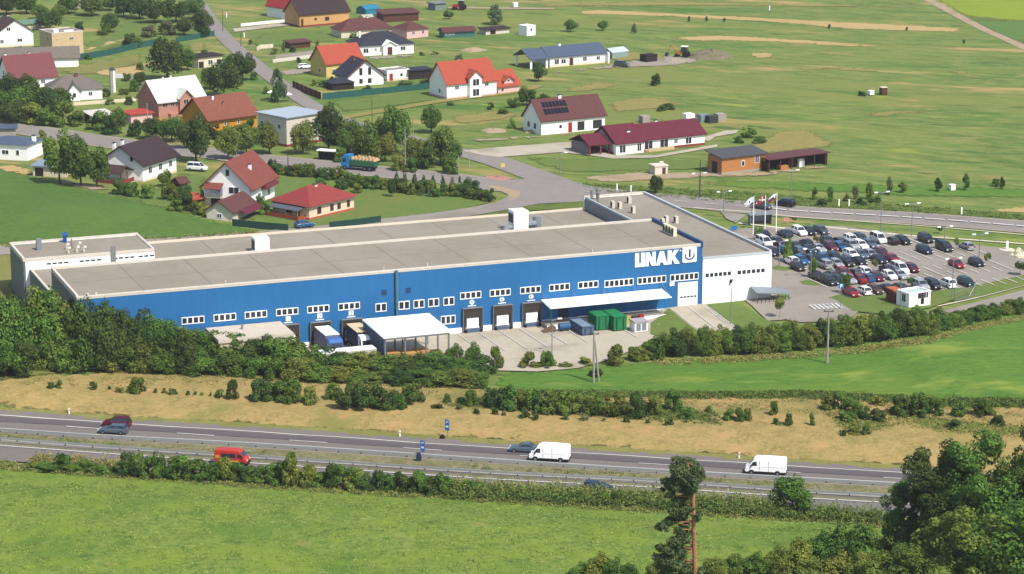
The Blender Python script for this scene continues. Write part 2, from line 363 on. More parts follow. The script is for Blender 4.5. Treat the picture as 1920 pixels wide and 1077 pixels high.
# ================================================================== SETTING
G = lambda r, g, b: srgb(r, g, b)
FD = -22.65                                        # bearing of the strips the fields are worked in
M_BASE = ground_mat('field_grass', [G(86, 118, 52), G(114, 138, 62), G(152, 154, 88), G(136, 142, 72)], .02, .1, .35, 1.9, stretch=(.3, 1.0, 1), rot=FD, extra=[(G(184, 158, 102), .06, .57, .66), (G(86, 124, 54), .05, .56, .68), (G(150, 162, 70), .11, .62, .70), (G(88, 112, 58), .16, .62, .68), (G(176, 168, 118), .3, .68, .74), (G(150, 132, 92), .22, .68, .72)])
M_MEADOW = ground_mat('meadow_grass', [G(88, 120, 46), G(120, 144, 54), G(148, 160, 80), G(100, 128, 50)], .06, .4, 1.6, 1.7, bump=.12, extra=[(G(156, 164, 94), .5, .6, .75), (G(82, 112, 46), .2, .56, .7), (G(130, 152, 56), .09, .52, .66), (G(150, 150, 86), .14, .64, .72)])
M_LAWN = ground_mat('lawn_grass', [G(90, 114, 54), G(108, 132, 62), G(130, 146, 76), G(122, 132, 66)], .05, .4, 1.6, .8)
M_HILL = ground_mat('dark_crop', [G(76, 110, 48), G(88, 122, 52), G(108, 134, 64), G(100, 126, 56)], .04, .25, 1.0, 1.3, stretch=(.8, .8, 1))
M_BRIGHT = ground_mat('bright_crop', [G(80, 118, 46), G(92, 132, 50), G(112, 146, 58), G(120, 142, 54)], .03, .3, 1.2, 1.5, stretch=(.5, 1.2, 1), extra=[(G(142, 158, 70), .08, .56, .68), (G(84, 124, 52), .2, .58, .7), (G(132, 150, 74), .6, .62, .74)])
M_BANK = ground_mat('dry_grass', [G(142, 128, 72), G(174, 150, 92), G(190, 166, 110), G(142, 138, 76)], .08, .35, 1.6, 1.7, extra=[(G(158, 148, 80), .18, .6, .72), (G(196, 156, 106), .12, .56, .7), (G(166, 138, 88), .8, .62, .74)])
M_BANKG = ground_mat('yellow_green_grass', [G(112, 118, 62), G(136, 136, 74), G(164, 156, 92), G(124, 128, 64)], .06, .35, 1.8, 1.1)
M_MED = ground_mat('median_weeds', [G(86, 100, 56), G(130, 126, 88), G(176, 160, 128), G(120, 116, 78)], .3, .5, 1.6, 1.5)
M_TAN = ground_mat('mown_strip', [G(176, 150, 98), G(194, 166, 110), G(204, 178, 124), G(182, 162, 100)], .05, .3, 1.5, .6, stretch=(.3, 1.5, 1))
M_DRY = ground_mat('dry_field', [G(126, 126, 66), G(154, 144, 82), G(174, 158, 96), G(128, 134, 66)], .04, .25, 1.3, 1.0)
M_YG = ground_mat('yellow_crop', [G(124, 148, 40), G(146, 164, 50), G(160, 172, 62), G(136, 154, 44)], .03, .25, 1.3, .8)
M_DG = ground_mat('cool_crop', [G(84, 120, 58), G(98, 132, 64), G(116, 142, 74), G(92, 126, 62)], .03, .25, 1.3, .6)
M_SCRUB = ground_mat('scrub_grass', [G(86, 106, 44), G(106, 124, 54), G(132, 138, 68), G(94, 112, 50)], .08, .5, 2.2, 1.3)
M_SOIL = ground_mat('bare_soil', [G(158, 138, 108), G(176, 156, 126), G(192, 174, 144), G(150, 136, 104)], .1, .5, 2.0, .8)
M_GRAVEL = ground_mat('gravel', [G(148, 138, 122), G(164, 154, 138), G(180, 170, 154), G(152, 146, 124)], .1, .5, 2.5, .8)
M_ASPH = ground_mat('asphalt', [G(122, 114, 110), G(132, 124, 120), G(144, 136, 130), G(126, 118, 114)], .05, .3, 3, .6, stretch=(.3, 1.6, 1), bump=.1)
M_ASPHD = ground_mat('worn_wheel_lane', [G(98, 92, 94), G(106, 99, 102), G(118, 110, 110), G(102, 95, 97)], .05, .3, 3, .6, stretch=(.2, 1.6, 1), bump=.1)
M_LOT = ground_mat('pale_paving', [G(150, 142, 130), G(160, 152, 140), G(173, 164, 151), G(148, 140, 128)], .06, .3, 3, .7, bump=.1)
M_YARD = ground_mat('concrete_yard_paving', [G(172, 162, 142), G(184, 174, 154), G(196, 186, 166), G(166, 157, 138)], .08, .3, 3, .7, bump=.1)
M_ROAD = ground_mat('worn_road', [G(140, 132, 126), G(152, 144, 138), G(166, 158, 150), G(144, 136, 130)], .05, .25, 2, .9, bump=.1)
M_LINE = mat('road_paint', srgb(200, 197, 190), .8, .1, 2)
M_KERB = mat('kerb_stone', srgb(206, 196, 172), .9, .1, 2)
build_ground(M_BASE)
# fields behind
def patch(name, pts, m, jit=.5, seed=1, fade=3.0): return drape(name, pts, m, jitter=jit, seed=seed, fade=fade)
patch('meadow', [(-60, 985), (-60, 868), (300, 893), (830, 922), (1100, 936), (1440, 955), (1660, 968), (1960, 985), (2060, 1200), (-200, 1200)], M_MEADOW, .4)
patch('bright_field', [(915, 735), (925, 694), (1010, 694), (1150, 682), (1262, 672), (1420, 662), (1600, 636), (1790, 606), (1960, 560), (1985, 760), (1700, 748), (1500, 738), (1290, 740), (1050, 738)], M_BRIGHT, .5)
patch('mown_slope', [(915, 735), (1290, 736), (1500, 736), (1700, 745), (1985, 760), (1990, 800), (1500, 775), (920, 775)], M_SCRUB, .6)
patch('crop_hill', [(-60, 305), (0, 312), (60, 326), (130, 348), (200, 362), (300, 384), (400, 412), (500, 434), (520, 444), (300, 452), (-80, 466)], M_HILL, .4)
patch('hill_verge', [(-80, 466), (0, 460), (300, 446), (520, 434), (520, 446), (-80, 476)], M_BANKG, .5)
patch('roadside_verge', [(-80, 476), (42, 474), (44, 560), (-80, 570)], M_BANKG, .5)
patch('mown_strip', [(1078, 22), (1120, 18), (1300, 27), (1500, 37), (1812, 53), (1808, 62), (1600, 56), (1440, 42), (1250, 32), (1090, 27)], M_TAN, .6, 2)
patch('mown_strip', [(1250, 70), (1350, 66), (1440, 71), (1600, 81), (1690, 89), (1590, 89), (1440, 79), (1280, 77)], M_TAN, .6, 3)
patch('yellow_field', [(1748, -4), (1980, -4), (1980, 38), (1900, 40), (1810, 31), (1780, 16)], M_YG, .6, 4)
patch('cool_field', [(1812, 38), (1900, 40), (1980, 38), (1980, 98), (1925, 86), (1860, 62)], M_DG, .5, 5)
patch('dark_field_edge', [(1784, 17), (1812, 31), (1900, 38), (1980, 38), (1980, 42), (1900, 43), (1808, 38)], M_SCRUB, .6, 6)
strip('dirt_track', [(1722, -10), (1770, 16), (1815, 40), (1850, 58), (1880, 71), (1925, 92), (1980, 118)], 3.6, M_SOIL)
patch('brown_field', [(1450, 246), (1510, 240), (1545, 250), (1594, 274), (1540, 282), (1420, 292), (1330, 288), (1400, 268)], M_DRY, .8, 8, 7)
patch('dry_patch', [(1060, 165), (1130, 152), (1162, 158), (1150, 166), (1040, 178)], M_DRY, 1, 11, 7)
patch('dry_patch', [(1130, 188), (1240, 180), (1300, 196), (1240, 206), (1150, 214), (1134, 200)], M_DRY, 1, 12, 7)
patch('dry_patch', [(1485, 126), (1600, 126), (1660, 132), (1650, 138), (1560, 133), (1480, 132)], M_DRY, 1, 13, 7)
patch('dry_patch', [(1600, 212), (1740, 205), (1750, 210), (1640, 222)], M_DRY, 1, 14, 7)
patch('dry_patch', [(840, 215), (960, 205), (985, 220), (870, 236), (845, 232)], M_DRY, 1, 15, 7)
patch('dry_patch', [(1400, 98), (1450, 100), (1460, 108), (1410, 111)], M_TAN, .6, 16)
patch('dry_patch', [(1765, 133), (1815, 136), (1880, 140), (1800, 141)], M_DRY, .6, 17, 7)
patch('dry_patch', [(1000, 8), (1250, 2), (1700, 12), (1690, 16), (1300, 12), (1010, 14)], M_DRY, .8, 171, 7)
patch('dry_patch', [(1860, 392), (1925, 385), (1960, 392), (1960, 402), (1870, 402)], M_TAN, .6, 172)
patch('brown_field', [(960, 292), (1060, 296), (1200, 296), (1340, 300), (1335, 318), (1230, 322), (1080, 326), (1010, 312)], M_LAWN, .8, 18)
patch('dirt_track', [(1075, 332), (1200, 322), (1345, 322), (1560, 330), (1560, 334), (1345, 334), (1230, 340), (1130, 345)], M_SOIL, .5, 19)
patch('roadside_verge', [(1080, 342), (1230, 350), (1400, 358), (1640, 380), (1960, 405), (1960, 416), (1640, 396), (1400, 384), (1130, 362)], M_SCRUB, .8, 20)
patch('green_field', [(1230, 340), (1400, 336), (1700, 346), (1960, 352), (1960, 375), (1700, 372), (1400, 356)], M_BRIGHT, 1, 21, 6)
patch('garden_lawn', [(516, 330), (600, 322), (700, 350), (800, 358), (930, 370), (940, 380), (860, 398), (700, 418), (600, 432), (480, 430), (440, 400)], M_LAWN, .4, 22)
patch('garden_lawn', [(240, 380), (330, 322), (400, 330), (390, 400), (430, 425), (330, 400)], M_LAWN, .4, 23)
patch('garden_lawn', [(150, 90), (230, 40), (300, 40), (290, 70), (200, 95)], M_LAWN, .5, 24)
patch('garden_lawn', [(110, 130), (270, 98), (275, 118), (200, 140), (115, 142)], M_BANKG, .5, 25)
patch('dry_patch', [(170, 140), (180, 132), (275, 120), (280, 140), (205, 146)], M_TAN, .5, 26)
patch('dry_patch', [(150, 95), (230, 70), (240, 76), (170, 96)], M_TAN, .5, 27)
patch('dry_patch', [(345, 88), (390, 76), (398, 96), (360, 100)], M_DRY, .5, 28)
patch('garden_lawn', [(490, 62), (600, 55), (640, 78), (480, 92), (460, 80)], M_LAWN, .5, 29)
patch('garden_lawn', [(612, 190), (830, 168), (835, 188), (720, 204), (640, 214)], M_LAWN, .4, 30)
patch('gravel_yard', [(500, 105), (605, 92), (608, 106), (512, 116)], M_GRAVEL, .3, 31)
patch('gravel_yard', [(515, 136), (604, 118), (606, 132), (540, 146)], M_GRAVEL, .3, 32)
patch('gravel_yard', [(680, 108), (775, 102), (785, 106), (700, 114)], M_GRAVEL, .2, 321)
patch('gravel_yard', [(1250, 102), (1300, 108), (1320, 116), (1270, 124), (1140, 130), (1030, 140), (1030, 136), (1140, 122)], M_GRAVEL, .4, 33)
patch('garden_lawn', [(1170, 96), (1140, 112), (1150, 116), (1260, 112), (1250, 104)], M_DRY, .4, 34)
patch('soil_heap_ground', [(0, 305), (24, 310), (60, 318), (85, 336), (40, 330), (-20, 316)], M_TAN, .4, 35)
patch('soil_heap_ground', [(100, 335), (200, 350), (215, 362), (170, 358), (110, 346)], M_SOIL, .4, 36)
# roads
MAIN = [(-60, 236), (60, 246), (163, 262), (290, 279), (401, 289), (460, 297), (585, 310), (700, 322), (840, 336), (945, 350), (1096, 361), (1290, 380), (1490, 398), (1716, 410.5), (1925, 427), (2050, 438)]
strip('main_road_shoulder', MAIN, 12.0, M_GRAVEL)
strip('main_road', MAIN, 9.6, M_ROAD)
strip('footpath', [(-60, 228), (0, 230), (60, 238), (163, 252), (240, 262)], 1.2, M_LOT)
VIL = [(352, -20), (370, 4), (395, 40), (432, 82), (475, 118), (522, 156), (580, 196), (640, 226), (760, 258), (862, 284), (940, 308), (1010, 332), (1085, 356)]
strip('village_road', VIL, 5.2, M_ROAD)
strip('junction', [(862, 284), (930, 303), (1000, 328), (1060, 350), (1140, 366)], 8.5, M_ROAD)
strip('access_road', [(1100, 366), (1020, 374), (940, 388), (860, 402), (760, 414), (640, 428), (420, 448), (200, 462), (-60, 474)], 7, M_LOT)
drape('junction', [(880, 341), (960, 338), (1040, 335), (1130, 362), (1180, 374), (1080, 380), (1000, 384), (930, 398), (900, 392), (950, 372), (955, 360)], M_ROAD)
drape('paved_island', [(905, 349), (935, 350), (975, 361), (974, 371), (955, 378), (955, 368), (930, 356)], M_SOIL)
drape('paved_island', [(908, 331), (945, 331), (965, 336), (940, 341), (915, 337)], mat('pink_paving', srgb(190, 140, 120), .9, .1, 1))
drape('verge_strip', [(935, 398), (1010, 386), (1100, 378), (1112, 384), (1100, 392), (1000, 396), (930, 404)], M_SCRUB)
drape('driveway', [(868, 284), (940, 277), (1060, 268), (1095, 270), (1112, 282), (1150, 292), (1230, 292), (1345, 272), (1345, 277), (1230, 297), (1150, 299), (1100, 292), (1050, 287), (935, 296), (905, 292)], M_YARD)
drape('driveway', [(1310, 262), (1360, 246), (1385, 245), (1380, 251), (1340, 258), (1330, 266)], M_YARD)
strip('dirt_track', [(620, 226), (710, 210), (830, 190), (960, 174), (1010, 161)], 4, M_DRY)
patch('dirt_track', [(862, 270), (880, 262), (1000, 256), (1110, 246), (1110, 250), (1000, 261), (890, 268)], M_SOIL, .3, 38)
patch('gravel_yard', [(1340, 326), (1440, 322), (1560, 308), (1556, 316), (1440, 332), (1352, 334)], M_SOIL, .3, 39)
drape('stone_path', [(436, 55), (548, 42), (548, 48), (440, 61)], M_YARD)
drape('stone_path', [(840, 14), (1040, 16), (1040, 19), (840, 17)], M_SOIL)
# white dashes on the main road, dense zigzag part at the right
strip('road_marking', [(1440, 393), (1490, 398.5), (1716, 411.5), (1925, 428), (2050, 439)], .75, M_LINE, ranges=dashes(150, 4.2, .6), off=.4, step=2, z=.33)
strip('road_marking', [(1100, 362), (1290, 381), (1440, 393.5)], .25, M_LINE, ranges=dashes(80, 3, 4), step=2, z=.33)
strip('road_marking', [(401, 289), (460, 297), (585, 310), (700, 322), (840, 336)], .2, M_LINE, ranges=dashes(120, 3, 6), step=2, z=.33)
strip('kerb', [(1300, 391), (1420, 400), (1500, 409), (1716, 424), (1925, 442)], .5, M_KERB)
# parking ground round the lot
drape('car_park', [FP(14.6, -9.5), FP(24, -13), FP(40, -9), FP(62, -8), FP(73, 2), FP(76, 20), FP(70, 27), FP(64, 38), FP(55, 50.5), FP(40, 55), FP(26, 56), FP(15.5, 46), FP(14.6, 20)], M_LOT, px=False)
drape('gate_road', [(1540, 575), (1600, 560), (1620, 575), (1600, 596), (1560, 604), (1500, 606), (1440, 590), (1450, 560), (1500, 570)], M_LOT)
drape('gate_road', [(1768, 584), (1840, 566), (1960, 534), (1960, 558), (1850, 586), (1720, 604), (1650, 606), (1700, 592)], M_LOT)
strip('footpath', [(1548, 427), (1640, 437), (1700, 443), (1800, 450), (1880, 456), (1960, 462)], .9, M_KERB)
strip('kerb', [(1758, 576), (1840, 558), (1960, 525)], .5, M_KERB)
strip('footpath', [(1384, 420), (1440, 426), (1472, 430)], 1.1, M_KERB)
drape('car_park', [(1350, 398), (1400, 404), (1380, 420), (1362, 412)], M_LOT)
drape('grass_island', [(1446, 503), (1456, 500), (1476, 503), (1487, 508), (1470, 510), (1452, 508)], M_LAWN)
drape('grass_island', [(1498, 530), (1510, 527), (1530, 530), (1543, 536), (1526, 538), (1505, 535)], M_LAWN)
drape('grass_island', [(1553, 560), (1575, 554), (1640, 556), (1700, 553), (1780, 550), (1800, 560), (1740, 580), (1660, 592), (1600, 585), (1570, 566)], M_LAWN)
drape('grass_island', [(1447, 547), (1460, 547), (1502, 572), (1492, 576), (1470, 566)], M_LAWN)
drape('gate_verge', [(1700, 553), (1810, 541), (1900, 522), (1960, 510), (1960, 526), (1840, 558), (1790, 566)], M_LAWN)
for i in range(7): drape('road_marking', [(1516 + i * 8, 575 - i * .5), (1520 + i * 8, 574.6 - i * .5), (1532 + i * 8, 583 - i * .5), (1528 + i * 8, 584 - i * .5)], M_LINE, z=.32)
# bays
b = MB()
for v0, v1, us in ((-6.6, -2.0, range(0, 17)), (3.0, 11.6, range(0, 17)), (16.4, 24.8, range(1, 18)), (29.0, 37.2, range(1, 15)), (43.8, 48.2, range(1, 10))):
    for k in us:
        u = 27 + 2.5 * k
        for s0, s1 in ((v0, v1),) if (k % 2 == 0 or v1 - v0 < 5) else ((v0, v0 + 3.4), (v1 - 3.4, v1)):
            p = [FW(u - .11, s0), FW(u + .11, s0), FW(u + .11, s1), FW(u - .11, s1)]
            b.add([(q.x, q.y, H(q.x, q.y) + .32) for q in p], [(0, 1, 2, 3)])
tag(b.build('bay_marking', M_LINE), kind='structure')
# yard
drape('loading_yard', [FP(-95, -.3), FP(.4, -.3), FP(.2, -8), FP(0, -16.5), FP(-7.5, -17), FP(-9, -17.5), FP(-15, -16), FP(-17.5, -16.5), FP(-21.6, -20.5), FP(-28, -25.5), FP(-36, -29), FP(-43, -28.5), FP(-52, -24), FP(-95, -11)], M_YARD, px=False)
drape('yard_lawn', [FP(*q) for q in [(-6.9, -.8), (-7.1, -8), (-7.4, -15), (-9, -18), (-15, -16), (-15.8, -13), (-12.6, -6), (-11, -4.6)]], M_LAWN, px=False, z=.31)
drape('yard_lawn', [FP(*q) for q in [(.5, -1.2), (6.6, -1.6), (7, -14), (9, -18), (4, -21), (0, -18), (-.1, -13)]], M_LAWN, px=False, z=.31)
drape('paved_corner', [FP(8.5, -.4), FP(15, -.4), FP(22, -9), FP(20, -15), FP(12, -14), FP(7, -13)], M_LOT, px=False)
b = MB()
for u0 in (-47.2, -43.4, -39.6, -35.8, -32.0, -28.2, -19):
    for du in (0,):
        p = [FP(u0 - .09, -1.4), FP(u0 + .09, -1.4), FP(u0 + .09, -14.5), FP(u0 - .09, -14.5)]
        n = 4
        for k in range(n):
            a0, a1 = k / n, (k + 1) / n
            q = [p[0].lerp(p[3], a0), p[1].lerp(p[2], a0), p[1].lerp(p[2], a1), p[0].lerp(p[3], a1)]
            b.add([(t.x, t.y, H(t.x, t.y) + .32) for t in q], [(0, 3, 2, 1)])
for u0 in (-6.6, -3.4, -.5, .1):
    q = [FP(u0, -1.2), FP(u0 + .14, -1.2), FP(u0 - .1, -14), FP(u0 - .3, -14)]
    for k in range(6):
        a0, a1 = k / 6, (k + 1) / 6
        r = [q[0].lerp(q[3], a0), q[1].lerp(q[2], a0), q[1].lerp(q[2], a1), q[0].lerp(q[3], a1)]
        b.add([(t.x, t.y, H(t.x, t.y) + .32) for t in r], [(0, 3, 2, 1)])
tag(b.build('yard_marking', M_LINE), kind='structure')
# motorway
def xl(x, *p):                                     # photo row of a motorway line at column x
    for (a, ya), (c, yc) in zip(p, p[1:]):
        if x <= c: return ya + (yc - ya) * (x - a) / (c - a)
    return p[-1][1]
OUT = [(-80, 765), (0, 770), (480, 803), (900, 831), (1306, 857), (1711, 882), (2000, 900)]
INN = [(-80, 806), (0, 809), (175, 821), (480, 837), (920, 866), (1231, 886), (1676, 911), (2000, 930)]
NIN = [(-80, 832), (0, 836), (225, 853), (500, 871), (920, 899), (1231, 915), (1531, 936), (1654, 943), (2000, 965)]
off = lambda L, d: [(x, y + d) for x, y in L]
patch('dry_bank', [(-80, 716), (0, 712), (90, 702), (200, 696), (350, 700), (470, 706), (600, 716), (760, 722), (900, 727), (935, 736), (1290, 744), (1500, 741), (1700, 752), (2000, 772)] + off(OUT, 3)[::-1], M_BANK, .4, 51)
patch('green_fringe', [(-80, 722), (0, 716), (90, 706), (200, 702), (350, 710), (470, 716), (600, 724), (900, 734), (930, 730), (900, 712), (400, 690), (0, 690), (-80, 700)], M_BANKG, .6, 52)
patch('green_fringe', [(800, 758), (930, 772), (1100, 782), (1290, 792), (1360, 796), (1340, 776), (1290, 760), (1100, 748), (900, 744), (810, 746)], M_SCRUB, .6, 53)
patch('green_fringe', [(1540, 772), (1640, 782), (1700, 776), (1960, 800), (1960, 822), (1760, 812), (1700, 800), (1600, 822), (1570, 800)], M_SCRUB, .9, 54)
strip('bank_verge', off(OUT, -1.5), 1.6, M_BANKG)
drape('median_strip', off(INN, -2) + off(NIN, 2)[::-1], M_MED)
drape('motorway', OUT + off(INN, 2)[::-1], M_ASPH)
mixl = lambda t: [(x, y + (xl(x, *INN) - y) * t) for x, y in OUT]
drape('motorway_lane', mixl(.36) + mixl(.62)[::-1], M_ASPHD, z=.285)
strip('road_marking', mixl(.30), .2, M_LINE, step=8, z=.33)
strip('road_marking', mixl(.66), .22, M_LINE, ranges=dashes(260, 6, 12), step=8, z=.33)
strip('road_marking', off(INN, -2.5), .2, M_LINE, step=8, z=.33)
drape('motorway', NIN + off(NIN, 30)[::-1], M_ASPH)
strip('road_marking', off(NIN, 3), .32, M_LINE, step=8, z=.33)
patch('verge', off(NIN, 26) + off(NIN, 44)[::-1], M_BANKG, .6, 55)
strip('median_concrete', off([(x, y + (xl(x, *NIN) - y) * .14) for x, y in INN], 0), .9, M_LOT)
strip('median_concrete', off([(x, y + (xl(x, *NIN) - y) * .70) for x, y in INN], 0), 1.5, CONC)
strip('median_rail_shadow', off([(x, y + (xl(x, *NIN) - y) * .86) for x, y in INN], 0), .7, RAILSH)  # shadow of the near guard rail, painted as a dark strip
# grass that stands up from the ground
TG = mat('grass_blades', srgb(112, 142, 56), .9, .3, .8); TD = mat('dry_blades', srgb(176, 150, 92), .9, .3, .8); TS = mat('scrub_blades', srgb(98, 116, 50), .9, .4, .5)
tufts([(0, 716), (350, 702), (900, 730), (1290, 746), (1700, 756), (1920, 772), (1711, 880), (900, 829), (0, 768)], 3500, .22, TD, 2, .08)
tufts([(925, 734), (1290, 738), (1500, 736), (1925, 752), (1925, 765), (1500, 748), (930, 742)], 5000, .3, TS, 3, .4)
LW1 = leaf_mat('weed_leaves', srgb(104, 118, 56), srgb(160, 152, 88)); LW2 = leaf_mat('verge_leaves', srgb(70, 98, 44), srgb(116, 136, 66)); LW3 = leaf_mat('dry_leaves', srgb(140, 126, 72), srgb(186, 164, 108))
LA = leaf_mat('meadow_leaves', srgb(104, 134, 56), srgb(150, 166, 84))
weeds('weeds', off([(830, 920), (1231, 941), (1531, 962), (1654, 969)], 0) + off([(830, 936), (1231, 957), (1531, 978), (1654, 985)], 0)[::-1], 1500, .9, 1.5, .18, LW2, 4)
weeds('weeds', off([(850, 916), (1231, 936), (1450, 952)], 0) + off([(850, 926), (1231, 946), (1450, 962)], 0)[::-1], 800, .9, 1.6, .18, LW1, 41)
weeds('weeds', off([(850, 916), (1231, 936), (1430, 950)], -4) + off([(850, 922), (1231, 942), (1430, 956)], -4)[::-1], 420, .7, 1.3, .18, LW2, 42)
weeds('weeds', [(60, 858), (230, 870), (230, 882), (60, 872)], 160, .8, 1.0, .18, LW1, 43)
weeds('weeds', off([(-20, 866), (500, 903), (900, 928), (1654, 975)], 0) + off([(-20, 880), (500, 918), (900, 943), (1654, 990)], 0)[::-1], 1500, .7, .45, .14, LW1, 5)
weeds('weeds', off([(880, 896), (1231, 914), (1531, 935)], -14) + off([(880, 896), (1231, 914), (1531, 935)], -22)[::-1], 160, .5, .4, .12, LW2, 6)
weeds('weeds', off(NIN[1:4], -12) + off(NIN[1:4], -20)[::-1], 160, .5, .4, .12, LW2, 7)
weeds('weeds', [(820, 762), (1000, 776), (1200, 790), (1350, 800), (1340, 776), (1100, 752), (900, 748)], 900, .9, .5, .16, LW2, 8)
weeds('weeds', [(0, 712), (350, 704), (900, 730), (1290, 746), (1700, 756), (1920, 772), (1920, 800), (1500, 776), (900, 752), (350, 722), (0, 724)], 900, 1.0, .35, .16, LW1, 9)
weeds('weeds', [(925, 736), (1290, 738), (1500, 736), (1960, 755), (1960, 768), (1500, 750), (930, 746)], 1500, .7, .6, .15, LW2, 11)
weeds('weeds', [(1540, 772), (1640, 782), (1700, 776), (1960, 800), (1960, 822), (1760, 812), (1700, 800), (1600, 822), (1570, 800)], 500, .9, .5, .16, LW1, 12)
weeds('weeds', [(-20, 895), (500, 925), (1100, 955), (1660, 985), (1900, 1010), (1940, 1100), (-20, 1100)], 2600, 1.1, .12, .13, LA, 13, 18)
weeds('weeds', [(1230, 676), (1500, 662), (1740, 636), (1960, 582), (1960, 592), (1740, 646), (1500, 672), (1230, 686)], 700, .8, .4, .15, LW1, 14)
weeds('weeds', [(1080, 344), (1400, 360), (1960, 408), (1960, 416), (1640, 396), (1400, 384), (1130, 362)], 700, .9, .35, .2, LW2, 15, 14)
weeds('weeds', [(500, 434), (300, 446), (0, 462), (0, 466), (300, 450), (510, 440)], 200, .8, .4, .2, LW1, 16, 14)
# ================================================================== FACTORY
ZT = .27                                           # top of the stacked ground sheets
BLUE = mat('blue_panel', srgb(40, 116, 176), .6, .05, .9, spec=.3, stretch=(1, 1, .25))
WPANEL = mat('white_panel', srgb(242, 241, 238), .5, .03, .6)
GPANEL = mat('pale_grey_panel', srgb(140, 148, 154), .6, .06, .6)
PARA = mat('parapet_flashing', srgb(206, 196, 182), .6, .06, 1)
ENDP = mat('shaded_end_panel', srgb(112, 120, 126), .6, .08, .6)  # darker grey: the shade on the left-facing ends is put into the colour
BLUEC = mat('blue_flashing', srgb(26, 82, 140), .5, .05, 1)
def felt_mat(name, col):
    m = mat(name, col, .92, .07, .5, stretch=(1, 1, 1)); n = m.node_tree; b = n.nodes['Principled BSDF']
    geo = n.nodes.new('ShaderNodeNewGeometry'); t = n.nodes.new('ShaderNodeTexNoise'); t.inputs['Scale'].default_value = .07; t.inputs['Detail'].default_value = 6
    n.links.new(geo.outputs['Position'], t.inputs['Vector']); x = n.nodes.new('ShaderNodeMix'); x.data_type = 'RGBA'; x.blend_type = 'MULTIPLY'
    r = n.nodes.new('ShaderNodeMapRange'); r.inputs[1].default_value = .35; r.inputs[2].default_value = .65; r.inputs[3].default_value = 0; r.inputs[4].default_value = .7
    n.links.new(t.outputs[0], r.inputs[0]); src = b.inputs['Base Color'].links[0].from_socket
    n.links.new(r.outputs[0], x.inputs[0]); n.links.new(src, x.inputs[6]); x.inputs[7].default_value = (.8, .76, .72, 1); n.links.new(x.outputs[2], b.inputs['Base Color'])
    return m
FELT = felt_mat('beige_roof_membrane', srgb(164, 155, 139))
SEAM = mat('roof_seam', srgb(138, 130, 118), .9, .1, 1)
fac = empty('factory', (FB.x, FB.y, 0), FA, 'long blue factory hall with white side blocks and flat beige roofs', 'factory')
ZH, ZL, ZR, ZA = 11.3, 6.5, 8.7, 8.4
def hall(name, u0, v0, u1, v1, z0, z1, m): return MB().box(u0, v0, z0, u1, v1, z1).build(name, m, fac)
BK = 57.0
# walls: blue front sheet, ends with shade in their grey, white blocks
w_ = MB().box(-113.5, .0, -1.6, 0, .5, ZH - .05); w_.build('blue_front_wall', BLUE, fac)
MB().box(-113.5, .5, -1.6, -113.1, 22, ZH - .05).build('end_wall', ENDP, fac)
MB().box(-113.1, 21.6, ZL - 1, 0, 22, ZH - .05).build('back_wall', GPANEL, fac)
MB().box(-.4, .5, -1, 0, 21.6, ZH - .05).build('side_wall', BLUE, fac)
MB().box(-113.1, BK - .4, -1, .6, BK, ZL - .05).build('low_hall_wall', GPANEL, fac)
MB().box(-114.6, 43.5, -1.6, -114.2, BK, ZA - .05).build('end_wall', ENDP, fac)
MB().box(-113.5, 22, -1.6, -113.1, 43.45, ZL - .06).build('end_wall', ENDP, fac)
MB().box(-114.2, 43.5, -1, -90.5, 43.9, ZA - .05).box(-90.9, 43.9, -1, -90.5, BK, ZA - .05).box(-114.2, BK, -1, -90.5, BK + .4, ZA - .05).build('white_annex_wall', WPANEL, fac)
MB().box(.15, 0, -.6, 14, .4, ZR - .05).box(13.6, .4, -.6, 14, BK, ZR - .05).box(.6, BK + .4, -.6, 14, BK + .8, ZR - .05).build('white_block_wall', WPANEL, fac)
MB().box(.6, 22, ZL - .5, 1.0, BK, ZR - .05).build('grey_block_wall', GPANEL, fac)
def roof(name, u0, v0, u1, v1, z, sides, pm=PARA, h=.35, t=.35):
    b = MB(); b.box(u0 + .2, v0 + .2, z - .4, u1 - .2, v1 - .2, z - .12); r = b.build(name, FELT, fac)
    p = MB()
    if 'f' in sides: p.box(u0, v0 - .03, z - .4, u1, v0 + t, z + h * .35)
    if 'b' in sides: p.box(u0, v1 - t, z - .6, u1, v1 + .06, z + h)
    if 'l' in sides: p.box(u0 - .06, v0 + t, z - .4, u0 + t, v1 - t, z + h)
    if 'r' in sides: p.box(u1 - t, v0 + t, z - .4, u1 + .06, v1 - t, z + h)
    if p.v: p.build('parapet', pm, r)
    return r
rm = roof('main_roof', -113.5, 0, 0, 22, ZH, 'fbl')
MB().box(-.35, -.06, ZH - .7, .12, 22.2, ZH + .5).build('blue_parapet', BLUEC, rm)
s_ = MB()
for k in range(1, 10): s_.box(-113.5 + k * 11.6, .4, ZH - .119, -113.5 + k * 11.6 + .16, 21.6, ZH - .1)
s_.box(-113, 11, ZH - .119, -1, 11.12, ZH - .104); s_.build('roof_seam', SEAM, rm)
rl = roof('low_roof', -113.5, 22.1, .6, BK, ZL, 'b', pm=mat('cream_flashing', srgb(214, 200, 176), .6, .06, 1))
s_ = MB()
for k in range(1, 10): s_.box(-113.5 + k * 11.6, 22.3, ZL - .119, -113.5 + k * 11.6 + .16, BK - .5, ZL - .1)
s_.build('roof_seam', SEAM, rl)
MB().box(-113.5, 22.4, ZL - .3, -113.1, 43.2, ZL + .2).build('parapet', PARA, rl)
ra = roof('annex_roof', -114.6, 43.5, -90.5, BK + .4, ZA, 'bl', h=.3); MB().box(-114.6, 43.44, ZA - .4, -90.5, 43.75, ZA + .15).box(-90.85, 43.75, ZA - .4, -90.44, BK, ZA + .15).build('parapet', PARA, ra)
